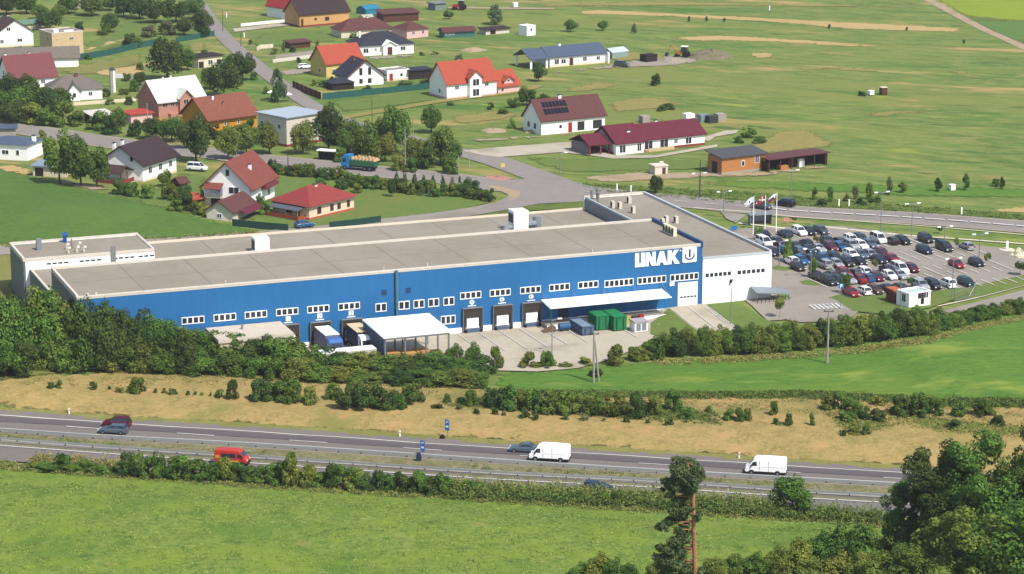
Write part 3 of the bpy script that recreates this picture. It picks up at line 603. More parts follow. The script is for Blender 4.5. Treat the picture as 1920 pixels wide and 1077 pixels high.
rb = roof('side_roof', .62, 0, 14, BK + .8, ZR, 'b'); MB().box(.62, 22.1, ZR - .3, .95, BK, ZR + .3).box(13.6, .3, ZR - .3, 14.07, BK + .5, ZR + .35).box(.15, -.04, ZR - .3, 13.6, .3, ZR + .12).build('parapet', mat('grey_flashing', srgb(186, 190, 194), .5, .05, 1), rb)
# plinth of the dock side
MB().box(-112, -.22, -1.7, -4.9, -.002, .0).build('white_plinth', WPANEL, fac)
MB().box(-113.5, -.08, ZH - .14, -.4, -.035, ZH + .1).build('roof_edge_trim', PARA, rm)
def fwin(u0, z0, u1, z1, n, frame=True, v=0, m=GLASS):
    fr = MB()
    if frame: fr.box(u0, v - .09, z0, u1, v - .005, z1)
    else: fr.box(u0, v - .04, z0, u1, v - .005, z1)
    w_ = fr.build('window', FRAMEW if frame else WPANEL, fac); W_ = (u1 - u0) / n
    d = .1 if frame else .05
    for i in range(n): MB().box(u0 + i * W_ + .13, v - d - .03, z0 + .2, u0 + (i + 1) * W_ - .13, v - d + .005, z1 - .13).build('pane', m, w_)
    return w_
for u0 in (-96, -90.5, -85.1, -79.6, -74.1, -68.6, -46.4, -40.9, -35.2, -29.7, -24.2): fwin(u0, 5.05, u0 + 3.9, 6.3, 4)
for u0 in (-19.1, -12.7, -6.3): fwin(u0, 4.85, u0 + 5.6, 6.15, 6)
for u0 in (-61.9, -57.7, -55.0, -52.3, -49.5): fwin(u0, 4.2, u0 + 2.0, 5.7, 2)
fwin(-50, .85, -47.3, 2.4, 3)
fwin(.6, 4.9, 5.9, 5.9, 6, False); fwin(7.0, 4.9, 12.7, 5.9, 6, False)
for u0, n in ((-110.5, 4), (-104.5, 4), (-98.3, 4), (-93.6, 3)):
    fwin(u0, 6.95, u0 + n * 1.05, 7.55, n, False, 43.5)
# dock shelters
def dock(u, closed=True, no=True):
    d = MB().box(u - 1.75, -.55, -1.0, u - 1.35, -.24, 3.05).box(u + 1.35, -.55, -1.0, u + 1.75, -.24, 3.05).box(u - 1.75, -.6, 3.05, u + 1.75, -.24, 3.4).box(u - 1.34, -.5, 1.7, u + 1.34, -.24, 3.04).build('dock_shelter', mat('dock_rubber', srgb(70, 62, 56), .85, .2, 2), fac)
    MB().box(u - 1.85, -.7, 3.41, u + 1.85, -.1, 3.52).box(u - 1.86, -.62, -1.0, u - 1.77, -.3, 3.4).box(u + 1.77, -.62, -1.0, u + 1.86, -.3, 3.4).build('shelter_frame', STEEL, d)
    MB().box(u - 1.1, -.4, -.15, u + 1.1, -.2401, 1.69).build('dock_door', WPANEL, d)
    MB().box(u - 1.5, -.75, -1.0, u + 1.5, -.26, -.3).build('dock_leveller', mat('leveller_steel', srgb(92, 108, 130), .5, .1, 1), d)
    MB().box(u - 1.5, -.95, -1.05, u - 1.2, -.76, -.35).box(u + 1.2, -.95, -1.05, u + 1.5, -.76, -.35).build('bumper', BLACK, d)
for u in (-77.5, -71.9, -66.3, -44.2, -38.6, -33.1): dock(u)
DIG = {0: ((1, 0, 1), (0, 1, 1), (1, 1, 1)), }
def numplate(u, num):
    b = MB(); n = 16
    r = .44
    if num > 3: pts = [(u + r * math.cos(t), -.05, 4.42 + r * math.sin(t)) for t in [2 * math.pi * i / n for i in range(n)]]
    else: pts = [(u - .42, -.05, 4.0), (u + .42, -.05, 4.0), (u + .42, -.05, 4.86), (u - .42, -.05, 4.86)]
    b.extr(pts, (0, .045, 0)); p = b.build('number_plate', FRAMEW, fac)
    MB().box(u - .75, -.05, 3.68, u + .75, -.005, 3.82).build('label_strip', FRAMEW, fac)
    SEG = {1: 'bc', 2: 'abged', 3: 'abgcd', 4: 'fgbc', 5: 'afgcd', 6: 'afgedc'}[num]
    S_ = {'a': (-.18, .28, .18, .36), 'b': (.12, 0, .2, .3), 'c': (.12, -.3, .2, 0), 'd': (-.18, -.36, .18, -.28), 'e': (-.2, -.3, -.12, 0), 'f': (-.2, 0, -.12, .3), 'g': (-.18, -.04, .18, .04)}
    q = MB(); zc = 4.43
    for c in SEG: x0, z0, x1, z1 = S_[c]; q.box(u + x0, -.075, zc + z0, u + x1, -.051, zc + z1)
    q.build('numeral', DSTEEL, p)
for i, u in enumerate((-77.5, -71.9, -66.3, -44.2, -38.6, -33.1)): numplate(u, i + 1)
# big door
gd = MB().box(-4.75, -.12, .0, -.85, -.01, 4.5).build('roller_door', WPANEL, fac)
for k in range(5): MB().box(-4.3 + k * .68, -.15, 1.65, -3.8 + k * .68, -.121, 1.95).build('pane', GLASS, gd)
MB().box(-6.35, -.08, 4.05, -5.45, -.01, 4.75).build('number_plate', FRAMEW, fac)
MB().cyl((-58.1, -.3, 3), (-58.1, -.3, ZH), .3, n=8).box(-58.5, -.6, 2.9, -57.7, -.01, 3.2).build('vertical_duct', mat('blue_grey_duct', srgb(84, 128, 150), .5, .15, 1.5), fac)
for u in (-60.3, -55.9): MB().box(u - .45, -.07, 7.1, u + .45, -.01, 8.0).build('wall_grille', mat('blue_grille', srgb(34, 74, 118), .6, .2, 5), fac)
MB().box(5.6, -.5, 3.7, 5.9, -.01, 4.15).box(5.6, -.6, 4.15, 6.1, -.01, 4.3).build('wall_lamp', DSTEEL, fac)
for u in (-112.0, -111.0): pass
# lettering: L I N A K and the emblem
def letters():
    z0, z1 = 8.0, 10.55
    Hh = z1 - z0
    def P(lst): return [(x, z) for x, z in lst]
    return [
        ('letter', [[(0, 0), (1.95, 0), (1.95, .42), (1.95, 2.55), (1.2, 2.55), (1.2, .62), (.8, .62), (.8, 2.55), (0, 2.55)]]),
        ('letter', [[(2.12, 0), (2.76, 0), (2.76, 2.55), (2.12, 2.55)], [(2.12, 2.55), (3.4, 0), (4.16, 0), (2.88, 2.55)][::-1], [(3.52, 0), (4.16, 0), (4.16, 2.55), (3.52, 2.55)]]),
        ('letter', [[(4.24, 0), (4.95, 0), (5.75, 2.55), (5.0, 2.55)], [(5.85, 0), (6.56, 0), (5.8, 2.55), (5.05, 2.55)], [(4.8, .5), (6.0, .5), (5.9, .95), (4.9, .95)]]),
        ('letter', [[(6.6, 0), (7.4, 0), (7.4, 2.55), (6.6, 2.55)], [(7.4, 1.1), (8.1, 0), (9.1, 0), (8.0, 1.5), (8.85, 2.55), (7.95, 2.55), (7.4, 1.75)]]),
    ]
for nm, polys in letters():
    b = MB()
    for i, q in enumerate(polys):
        pts = []
        for x, z in q:
            if not pts or (abs(pts[-1][0] - (-13.25 + x * .965)) + abs(pts[-1][2] - (8.1 + z))) > 1e-4: pts.append((-13.25 + x * .965, -.14 - i * .004, 8.1 + z))
        b.extr(pts, (0, .12, 0))
    b.build(nm, FRAMEW, fac)
MB().extr([(-4.35 + .13 * math.cos(t), -.12, 10.45 + .13 * math.sin(t)) for t in [i * math.pi / 4 for i in range(8)]], (0, .1, 0)).build('registered_mark', FRAMEW, fac)
em = MB(); x0, x1, z0, z1, r = -3.95, -1.15, 8.15, 10.95, .25
pts = []
for cx, cz, a0 in ((x1 - r, z1 - r, 0), (x0 + r, z1 - r, 90), (x0 + r, z0 + r, 180), (x1 - r, z0 + r, 270)):
    for k in range(4): a = R(a0 + k * 30); pts.append((cx + r * math.cos(a), -.14, cz + r * math.sin(a)))
em.extr(pts, (0, .12, 0)); em_o = em.build('emblem', FRAMEW, fac)
arc = MB(); cx, cz = -2.55, 9.45
for k in range(16):
    a0, a1 = R(150 + k * 240 / 16), R(150 + (k + 1) * 240 / 16); t0, t1 = [(.16 + .12 * math.sin(math.pi * j / 16)) for j in (k, k + 1)]
    ro = 1.0; q = []
    for a, rr in ((a0, ro), (a1, ro), (a1, ro - t1 * 1.2), (a0, ro - t0 * 1.2)): q.append((cx + rr * math.cos(a), -.17, cz - .05 + rr * .8 * math.sin(a)))
    arc.extr(q, (0, .029, 0))
arc.box(cx - .19, -.172, 9.1, cx + .19, -.141, 10.55); arc.build('emblem_symbol', mat('emblem_ink', srgb(52, 74, 104), .6, .05, 1), em_o)
# platform, its canopy, ramp wall
MB().box(-31.5, -3.6, -1.6, -7.4, -.24, -.1).build('loading_platform', CONC, fac)
MB().box(-31.5, -3.75, -1.7, -7.4, -3.61, -.12).box(-7.4, -3.0, -1.7, -4.9, -.24, -.5).build('platform_wall', WPANEL, fac)
cn = MB()
for k in range(4): u = -31.3 + k * 5.85; cn.slab([(u, -4.6, 3.25), (u + 5.75, -4.6, 3.25), (u + 5.75, -.15, 3.75), (u, -.15, 3.75)], .18)
cno = cn.build('platform_canopy', FRAMEW, fac)
for u in (-31.1, -25.4, -19.5, -13.7, -8.1): MB().cyl((u, -.05, 5.0), (u, -4.3, 3.3), .05, n=5).build('tie_rod', STEEL, cno)
MB().cyl((-31.0, -4.2, -1.1), (-31.0, -4.2, 3.1), .1, n=6).build('canopy_post', mat('green_post', srgb(40, 110, 100), .6, .1, 1), cno)
MB().box(-27.9, -.1, -.1, -26, -.02, 2.3).build('loading_door', DSTEEL, fac)
rl_ = MB()
for z in (.45, .95): rl_.cyl((-25.5, -3.55, z), (-8, -3.55, z), .03, n=5)
for k in range(12): rl_.cyl((-25.5 + k * 1.6, -3.55, -.1), (-25.5 + k * 1.6, -3.55, .98), .03, n=5)
rl_.build('handrail', STEEL, fac)
# roof plant
def rbox(name, u, v, z, a, b_, c, m=WPANEL): return MB().box(u - a / 2, v - b_ / 2, z - .13, u + a / 2, v + b_ / 2, z + c).build(name, m, fac)
pl = rbox('rooftop_air_handler', -18.9, 43.5, ZL, 3.0, 3.2, 4.0)
MB().box(-20.46, 42.4, ZL + 1.6, -20.405, 44.8, ZL + 3.4).build('air_intake', DSTEEL, pl)
MB().cyl((-22.0, 42.2, ZL), (-22.0, 42.2, ZL + 1.3), .95, .4, 12).cyl((-22.0, 42.2, ZL + .8), (-20.4, 42.6, ZL + .9), .45, n=10).cyl((-17.39, 43.0, ZL + 1.1), (-15.4, 43.2, ZL + 1.1), .6, n=10).build('air_duct', GPANEL, pl)
MB().cyl((-15.0, 43.6, ZL), (-15.0, 43.6, ZL + 2.4), .85, n=14).build('exhaust_cowl', GPANEL, pl)
MB().box(-17.3, 41.2, ZL, -11.6, 41.5, ZL + .5).build('pipe_run', DSTEEL, pl)
q = rbox('rooftop_unit', -70.4, 43.4, ZL, 2.8, 2.6, 2.7); MB().box(-71.86, 42.4, ZL + .3, -71.805, 44.4, ZL + 2.2).build('air_intake', DSTEEL, q)
for u, v in ((-1.9, 8.2), (-1.9, 9.5), (-1.9, 10.8), (-1.9, 12.1)):
    q = MB().box(u - .35, v - .48, ZH - .1, u + .35, v + .48, ZH + 1.5).build('condenser', mat('cream_casing', srgb(214, 206, 180), .6, .06, 1), fac)
    MB().box(u - .39, v - .38, ZH + .2, u - .351, v + .38, ZH + 1.3).build('fan_grille', DSTEEL, q)
for u, v in ((2.4, 47), (3.4, 45.8), (4.2, 41), (7.2, 50), (4.9, 28.5), (6.6, 30.5), (8.2, 29.5), (2.2, 26.5)):
    q = MB().box(u - .3, v - .5, ZR - .1, u + .3, v + .5, ZR + 1.25).build('condenser', mat('pale_casing', srgb(205, 196, 180), .6, .06, 1), fac)
    MB().box(u - .34, v - .4, ZR + .2, u - .301, v + .4, ZR + 1.05).build('fan_grille', DSTEEL, q)
for u, v in ((1.2, 55), (2.8, 56), (1.6, 52.5)): MB().cyl((u, v, ZR), (u, v, ZR + 1.8), .25, n=8).cyl((u, v, ZR + 1.8), (u, v, ZR + 2.0), .4, n=8).build('roof_vent', STEEL, fac)
q = rbox('roof_cowl', -110.3, 51, ZA, .9, .9, 2.0, GPANEL)
for u, v in ((-105.5, 49.5), (-103.2, 50), (-105.8, 46.5), (-104.2, 46.7), (-103.0, 46.3)): MB().cyl((u, v, ZA - .1), (u, v, ZA + .8), .22, n=8).cyl((u, v, ZA + .8), (u + .5, v, ZA + .75), .3, n=8).build('roof_vent', PARA, fac)
MB().cyl((-104.6, 49.2, ZA), (-104.6, 49.2, ZA + 1.9), .12, n=6).build('antenna_mast', STEEL, fac)
MB().cyl((-104.6, 55.5, ZA), (-104.6, 55.5, ZA + 1.2), .35, n=8).cyl((-104.9, 55.5, ZA + 1.2), (-104.2, 55.5, ZA + 1.5), .5, n=8).build('blue_cowl', mat('blue_cowl_paint', srgb(30, 90, 180), .5, .1, 1), fac)
MB().box(-98.6, 43.3, 6.3, -97.7, 43.48, ZA + 1.2).build('roof_ladder', STEEL, fac)
for u in (-111.6, -110.2): MB().box(u, .9, ZH - .1, u + .35, 1.4, ZH + .25).build('roof_fitting', PARA, fac)
for u, v in ((-88, 1), (-60, 1), (-52, 1.2), (-21, 1.1)): MB().cyl((u, v, ZH - .1), (u, v, ZH + .5), .12, n=6).build('roof_vent', PARA, fac)
# low annex against the facade and the timber shelter: things of their own
la = empty('flat_roof_annex', tuple(FW(-92, -9, -1.1)), FA, 'low cream flat-roofed building half hidden by trees against the blue facade', 'building')
MB().box(.3, .3, -.5, 12.7, 8.7, 4.7).build('wall', CREAM, la); MB().box(0, 0, 4.71, 13, 8.74, 5.3).box(.3, .3, 5.31, 12.7, 8.5, 5.36).build('roof', [mat('cream_roof', srgb(196, 186, 168), .85, .08, .7)], la)
MB().cyl((5.5, 5.5, 5.3), (5.5, 5.5, 6.2), .2, n=8).build('roof_vent', STEEL, la)
cs = empty('timber_shelter', tuple(FW(-66, -17, -1.1)), FA, 'open storage shelter with white sheet roof and steel posts beside the loading docks', 'shelter')
MB().slab([(0, 0, 5.3), (12, 0, 5.3), (12, 11.6, 5.7), (0, 11.6, 5.7)], .22).build('roof', FRAMEW, cs)
for x in (.4, 3.9, 7.6, 11.6):
    for y in (.3, 5.8, 11.3): MB().box(x - .13, y - .13, -.1, x + .13, y + .13, 5.05 + y * .048).build('post', STEEL, cs)
MB().box(.1, .1, 0, .28, 11.4, 4.9).build('side_sheet', mat('blue_grey_sheet', srgb(74, 88, 112), .7, .1, 1), cs)
MB().box(.3, .05, 4.75, 11.7, .2, 5.05).build('front_beam', STEEL, cs)
PALW = mat('new_timber', srgb(206, 158, 92), .85, .2, 1.5)
for i, (x, y, a, b_, h, lab) in enumerate(((1.0, 1.2, 2.6, 2.2, 2.0, 'leftmost stack of pale timber under the open storage shelter'), (3.9, 1.0, 2.3, 2.4, 1.7, 'middle left stack of pale timber pallets under the storage shelter'),
        (6.5, 1.6, 2.3, 2.4, 1.9, 'middle right stack of pale timber pallets under the storage shelter'), (9.1, 1.4, 2.0, 2.3, 1.2, 'low rightmost stack of pale timber under the storage shelter'))):
    m_ = MB(); n = int(h / .24)
    for k in range(n): m_.box(x + (k % 2) * .07, y, k * .24 + .02, x + a - (k % 3) * .06, y + b_, k * .24 + .2)
    p = FW(-66, -17, -.85); o = m_.build('timber_stack', PALW, None, tuple(p), FA); tag(o, lab, 'timber stack', 'timber stacks under the shelter')
# ================================================================== VEHICLES
PAINT = {}
def paint(name, rgb): 
    PAINT[name] = mat(name + '_car_paint', srgb(*rgb), .28, .03, 2, spec=.6); return PAINT[name]
for n_, c_ in dict(black=(26, 28, 32), navy=(30, 36, 62), grey=(74, 78, 84), silver=(160, 164, 168), white=(225, 226, 226), red=(150, 18, 40), blue=(34, 96, 150), teal=(30, 66, 80), green=(26, 58, 56),
                  darkred=(96, 20, 40), purple=(50, 36, 60), brown=(92, 66, 40), darkbrown=(58, 48, 46), slate=(90, 108, 122)).items(): paint(n_, c_)
TRIMB = mat('dark_trim', srgb(34, 34, 38), .7, .1, 2); RIM = mat('wheel_rim', srgb(150, 152, 156), .4, .1, 2, metal=.5)
LAMPW = mat('clear_lamp', srgb(220, 220, 214), .2, .05, 2); LAMPR = mat('red_lamp', srgb(150, 14, 18), .3, .1, 2)
def loft(stations, m_, name, parent, cap=True):
    """stations: list of (x, [(y, z) ...]) rings of equal length"""
    b = MB(); n = len(stations[0][1]); vs = []
    for x, ring in stations: vs += [(x if not isinstance(x, list) else 0, y, z) for y, z in ring]
    fs = []
    for k in range(len(stations) - 1):
        for i in range(n): j = (i + 1) % n; fs.append((k * n + i, k * n + j, (k + 1) * n + j, (k + 1) * n + i))
    fs.append(tuple(range(n))[::-1]); fs.append(tuple(range((len(stations) - 1) * n, len(stations) * n)))
    b.add(vs, fs); o = b.build(name, m_, parent)
    return o
def car_proto(kind):
    """nose towards +X, wheels on z = 0"""
    root = empty(kind, (0, 0, -100))
    L_, W_, Hh, prof, roofp = {
        'hatchback': (4.1, 1.76, 1.48, [(-2.02, .55), (-1.98, .92), (-1.2, .98), (.75, .95), (1.75, .78), (2.03, .6)], [(-1.85, -1.35), (.95, .1)]),
        'estate': (4.6, 1.8, 1.47, [(-2.28, .55), (-2.25, .92), (-1.2, .98), (.8, .95), (1.95, .78), (2.28, .58)], [(-2.1, -1.75), (1.0, .15)]),
        'saloon': (4.6, 1.8, 1.45, [(-2.28, .6), (-2.2, .96), (-1.45, 1.0), (.8, .95), (1.95, .78), (2.28, .58)], [(-1.6, -.75), (1.0, .1)]),
        'suv': (4.5, 1.86, 1.68, [(-2.22, .6), (-2.2, 1.05), (-1.2, 1.1), (.9, 1.08), (1.95, .92), (2.22, .65)], [(-2.08, -1.75), (1.1, .35)]),
        'minivan': (4.7, 1.85, 1.85, [(-2.32, .6), (-2.3, 1.12), (-1.2, 1.15), (1.2, 1.12), (2.05, .9), (2.32, .62)], [(-2.25, -2.1), (1.5, .6)])}[kind]
    hw = W_ / 2; st = []
    for x, z in prof:
        e = 1 - .12 * (abs(x) / (L_ / 2)) ** 4; h = hw * e
        st.append((x, [(-h * .92, .24), (-h, .4), (-h, z - .16), (-h * .9, z), (h * .9, z), (h, z - .16), (h, .4), (h * .92, .24)]))
    body = loft(st, PAINT['black'], 'body', root); body.data.materials.append(TRIMB)
    zb = [z for x, z in prof if -1.3 < x < 1.3][0] - .02; (xr0, xr1), (xf0, xf1) = roofp
    g = MB(); hb, hr = hw * .88, hw * .68
    g.add([(xr0, -hb, zb - .05), (xf0, -hb, zb - .08), (xf0, hb, zb - .08), (xr0, hb, zb - .05), (xr1, -hr, Hh - .05), (xf1, -hr, Hh - .05), (xf1, hr, Hh - .05), (xr1, hr, Hh - .05)],
          [(0, 1, 5, 4), (1, 2, 6, 5), (2, 3, 7, 6), (3, 0, 4, 7), (4, 5, 6, 7)]); g.build('window', GLASS, root)
    r_ = MB(); r_.slab([(xr1 - .08, -hr - .03, Hh - .02), (xf1 + .1, -hr - .03, Hh - .04), (xf1 + .1, hr + .03, Hh - .04), (xr1 - .08, hr + .03, Hh - .02)], .07)
    for s in (-1, 1):
        for (xa, xb) in ((xr0, xr1), (xf0, xf1), ((xr0 + xf0) / 2 - .05, (xr1 + xf1) / 2)):
            r_.cyl((xa, s * (hb + .01), zb - .03), (xb, s * (hr + .02), Hh - .06), .05, n=4)
    r_.build('roof', PAINT['black'], root)
    for sx in (-1, 1):
        for sy in (-1, 1):
            x = sx * L_ * .31; wh = MB().cyl((x, sy * (hw - .2), .31), (x, sy * (hw + .015), .31), .32, n=12).build('wheel', BLACK, root)
            MB().cyl((x, sy * (hw + .016), .31), (x, sy * (hw + .03), .31), .19, n=8).build('rim', RIM, wh)
    xe = L_ / 2
    for s in (-1, 1):
        MB().box(xe - .16, s * hw * .62 - .17, .5, xe - .01 + .03, s * hw * .62 + .17, .66).build('headlight', LAMPW, root)
        MB().box(-xe - .01, s * hw * .74 - .12, .62, -xe + .1, s * hw * .74 + .12, .9).build('tail_light', LAMPR, root)
    return root
def repaint(root, m):
    for ch in root.children_recursive:
        if ch.name.split('.')[0] in ('body', 'roof', 'cargo_body'): ch.material_slots[0].link = 'OBJECT'; ch.material_slots[0].material = m
def use(proto, loc, rz, m=None, **kw):
    c = copy_tree(proto); c.location = loc; c.rotation_euler = (0, 0, rz); tag(c, **kw)
    if m: repaint(c, m)
    return c
PROT = {k: car_proto(k) for k in ('hatchback', 'estate', 'saloon', 'suv', 'minivan')}
z6 = [((240, 140), 'teal'), ((420, 110), 'white', 'suv'), ((570, 110), 'black'), ((740, 100), 'grey'), ((140, 260), 'purple'), ((220, 370), 'blue', 'hatchback'), ((370, 310), 'black'), ((400, 370), 'slate'),
      ((540, 280), 'black'), ((560, 360), 'teal'), ((700, 350), 'silver'), ((830, 260), 'black'), ((860, 330), 'darkred'), ((970, 250), 'navy'), ((1010, 330), 'blue'), ((1150, 230), 'white', 'suv'), ((1160, 310), 'silver'),
      ((1280, 220), 'green'), ((1290, 300), 'white'), ((1420, 290), 'slate'), ((1560, 230), 'white', 'minivan'), ((1690, 230), 'black'), ((1850, 230), 'black'), ((310, 510), 'white'), ((440, 510), 'blue'), ((410, 600), 'darkbrown'),
      ((600, 500), 'green'), ((760, 480), 'blue'), ((780, 570), 'silver'), ((930, 480), 'navy'), ((950, 560), 'silver'), ((1080, 540), 'black', 'suv'), ((1130, 430), 'white'), ((1240, 430), 'slate'), ((1250, 520), 'black'),
      ((1400, 430), 'silver'), ((1560, 400), 'darkred'), ((1540, 500), 'navy'), ((1720, 490), 'red'), ((660, 720), 'darkbrown'), ((860, 710), 'grey'), ((850, 800), 'black', 'suv'), ((960, 780), 'green'), ((1040, 690), 'red'),
      ((1060, 780), 'silver'), ((1180, 790), 'red'), ((1190, 690), 'navy'), ((1340, 760), 'blue'), ((1360, 680), 'white'), ((1490, 750), 'darkred'), ((1650, 640), 'purple'), ((1670, 720), 'white'), ((1820, 630), 'white', 'minivan'),
      ((1830, 720), 'silver'), ((1150, 970), 'red'), ((1310, 940), 'white'), ((1480, 930), 'brown'), ((1650, 920), 'navy'), ((1790, 890), 'black')]
cars = [((1440 + c[0][0] / 7.377, 420 + c[0][1] / 7.377), c[1], c[2] if len(c) > 2 else None) for c in z6]
cars += [((1432.5, 441), 'black', None), ((1431, 455), 'white', 'minivan'), ((1446, 472.5), 'navy', None), ((1710, 504.7), 'darkred', None), ((1725, 537.5), 'silver', None), ((1749.5, 536.6), 'black', None), ((1775.8, 533.8), 'white', None),
         ((1813, 531), 'green', None), ((1736, 449), 'black', 'suv'), ((1735, 470), 'navy', None), ((1770, 465), 'black', 'minivan'), ((1815, 464), 'silver', None), ((1794.6, 497), 'red', None), ((1832.5, 494), 'black', None)]
CN = {'teal': 'dark teal', 'grey': 'dark grey', 'navy': 'navy blue', 'green': 'dark green', 'darkred': 'wine red', 'purple': 'dark purple', 'slate': 'slate grey-blue', 'darkbrown': 'grey-brown', 'brown': 'golden brown'}
rows = {}
rnd = random.Random(4)
for (px, py), colr, kd in cars:
    q = flat(px, py, .7); dx, dy = q.x - FB.x, q.y - FB.y; u, v = dx * FE.x + dy * FE.y, dx * FN.x + dy * FN.y
    C_ = [-4.4, 5.2, 9.4, 17.9, 22.7, 31.0, 35.3, 39.3, 45.8]; k = min(range(len(C_)), key=lambda i: abs(C_[i] - v))
    v2 = C_[k] + (v - C_[k]) * .5; rows.setdefault(k, []).append((u, v2, colr, kd))
RN = ['front row nearest the guard hut', 'second row beyond the guard hut', 'third row beyond the guard hut', 'fourth row beyond the guard hut', 'fifth row beyond the guard hut', 'sixth row beyond the guard hut',
      'seventh row beyond the guard hut', 'short row below the flagpoles', 'last row beside the main road']
for k, L_ in rows.items():
    L_.sort(); pu = -99
    for i, (u, v, colr, kd) in enumerate(L_):
        u = max(u, pu + 1.95); pu = u
        kd = kd or rnd.choice(['hatchback', 'hatchback', 'estate', 'saloon', 'suv']); p = FP(u, v)
        flip = math.pi if rnd.random() < .18 else 0
        use(PROT[kd], (p.x, p.y, p.z + ZT - .03), FA - math.pi / 2 + flip + rnd.uniform(-.03, .03), PAINT[colr], label='%s %s, %s from left, %s' % (CN.get(colr, colr), kd, ordw(i), RN[k]), cat='car', group='cars in the car park')
# motorway traffic
HA = math.atan2(HD.y, HD.x)
def on_road(px, py, dz=ZT - .05): p = T(px, py); p.z += dz; return p
use(PROT['estate'], on_road(213, 815), HA + math.pi, PAINT['slate'], label='grey-blue estate car in the inner motorway lane', cat='car', group='cars on the motorway')
use(PROT['suv'], on_road(219, 803), HA + math.pi, PAINT['darkred'], label='dark wine-red car in the outer motorway lane overtaken by the grey-blue estate', cat='car', group='cars on the motorway')
use(PROT['saloon'], on_road(983, 850), HA + math.pi, PAINT['slate'], label='dull grey-green saloon partly hidden behind the left white van', cat='car', group='cars on the motorway')
use(PROT['estate'], on_road(1121, 924), HA, PAINT['navy'], label='dark blue car on the near carriageway half hidden by roadside weeds', cat='car', group='cars on the motorway')
def van_proto():
    r = empty('panel_van', (0, 0, -100)); hw = 1.02
    prof = [(-2.98, .5, 2.25, .85), (-2.9, .45, 2.52, .9), (-1.0, .45, 2.58, .92), (1.3, .45, 2.55, .92), (1.75, .45, 2.3, .9), (2.35, .45, 1.65, .92), (2.45, .45, 1.32, .96), (2.85, .45, 1.12, .9), (3.0, .5, .85, .8)]
    st = [(x, [(-hw * .95, z0), (-hw, z0 + .12), (-hw, min(z1 - .1, 1.3)), (-hw * t, z1 - .08), (-hw * t * .8, z1), (hw * t * .8, z1), (hw * t, z1 - .08), (hw, min(z1 - .1, 1.3)), (hw, z0 + .12), (hw * .95, z0)]) for x, z0, z1, t in prof]
    b = loft(st, FRAMEW, 'body', r); b.data.materials.append(TRIMB)
    for s in (-1, 1):
        MB().extr([(1.25, s * 1.005, 1.42), (2.28, s * 1.005, 1.38), (1.85, s * .97, 1.98), (1.32, s * .97, 2.05)], (0, s * .03, 0)).build('side_window', GLASS, r)
        MB().box(2.0, s * 1.05 - .06, 1.25, 2.16, s * 1.16 + .06, 1.55).build('wing_mirror', TRIMB, r)
        for x in (-1.75, 2.05):
            w_ = MB().cyl((x, s * .8, .36), (x, s * 1.05, .36), .36, n=16).build('wheel', BLACK, r); MB().cyl((x, s * 1.051, .36), (x, s * 1.07, .36), .2, n=10).build('rim', RIM, w_)
            a_ = MB(); a_.extr([(x + .46 * math.cos(t), s * 1.012, .36 + .46 * math.sin(t)) for t in [math.pi * i / 8 for i in range(9)]], (0, s * .014, 0)); a_.build('wheel_arch', TRIMB, r)
        MB().box(2.72, s * .72 - .16, .85, 2.97, s * .72 + .16, 1.08).build('headlight', LAMPW, r)
        MB().box(-3.0, s * .92 - .08, .8, -2.92, s * .92 + .08, 1.5).build('tail_light', LAMPR, r)
        MB().box(-1.25, s * 1.015 - .02, .38, 1.55, s * 1.015 + .02, .6).box(-2.95, s * 1.015 - .02, .38, -2.25, s * 1.015 + .02, .6).build('side_trim', TRIMB, r)
        for xs in (-.5, .85): MB().box(xs, s * 1.0 if s > 0 else -1.035, .62, xs + .035, s * 1.035 if s > 0 else -1.0, 2.2).build('door_seam', STEEL, r)
        MB().box(-2.6, min(s * 1.03, s * 1.0), 1.28, .7, max(s * 1.03, s * 1.0), 1.31).build('slide_rail', STEEL, r)
        MB().box(.9, s * 1.0, 1.05, 1.06, s * 1.03, 1.12).build('door_handle', TRIMB, r)
    MB().slab([(1.8, -.82, 2.26), (2.38, -.9, 1.62), (2.38, .9, 1.62), (1.8, .82, 2.26)][::-1], .04).build('windscreen', GLASS, r)
    MB().box(2.9, -.9, .3, 3.08, .9, .72).build('front_bumper', TRIMB, r); MB().box(-3.06, -.9, .35, -2.95, .9, .6).build('rear_bumper', TRIMB, r)
    return r
VAN = van_proto()
use(VAN, on_road(1031, 866), HA + math.pi, label='white high-roof panel van passing the grey-green saloon on the motorway', cat='van', group='white vans on the motorway')
use(VAN, on_road(1436, 891), HA + math.pi, label='white high-roof panel van farther right on the motorway beyond the pine', cat='van', group='white vans on the motorway')
rv = copy_tree(VAN); rv.location = on_road(436, 874) + Vector((0, 0, .1)); rv.rotation_euler = (0, 0, HA); rv.scale = (.84, .95, .9)
tag(rv, 'red and yellow minibus on the near carriageway behind roadside bushes', 'van'); REDV = mat('red_van_paint', srgb(205, 60, 44), .35, .04, 2); rv.name = 'minibus'; repaint(rv, REDV)
YEL = mat('yellow_van_stripe', srgb(225, 170, 60), .4, .05, 2)
MB().extr([(-2.8, -1.03, 1.25), (-1.9, -1.03, 1.25), (-2.1, -1.03, 1.75), (-2.7, -1.0, 1.7)], (0, -.02, 0)).box(-2.4, -1.05, .65, 1.5, -1.03, .95).build('yellow_stripe', YEL, rv)
MB().extr([(-1.7, -1.02, 1.4), (.95, -1.02, 1.4), (.95, -.97, 2.05), (-1.6, -.97, 2.05)], (0, -.03, 0)).build('side_window', GLASS, rv)
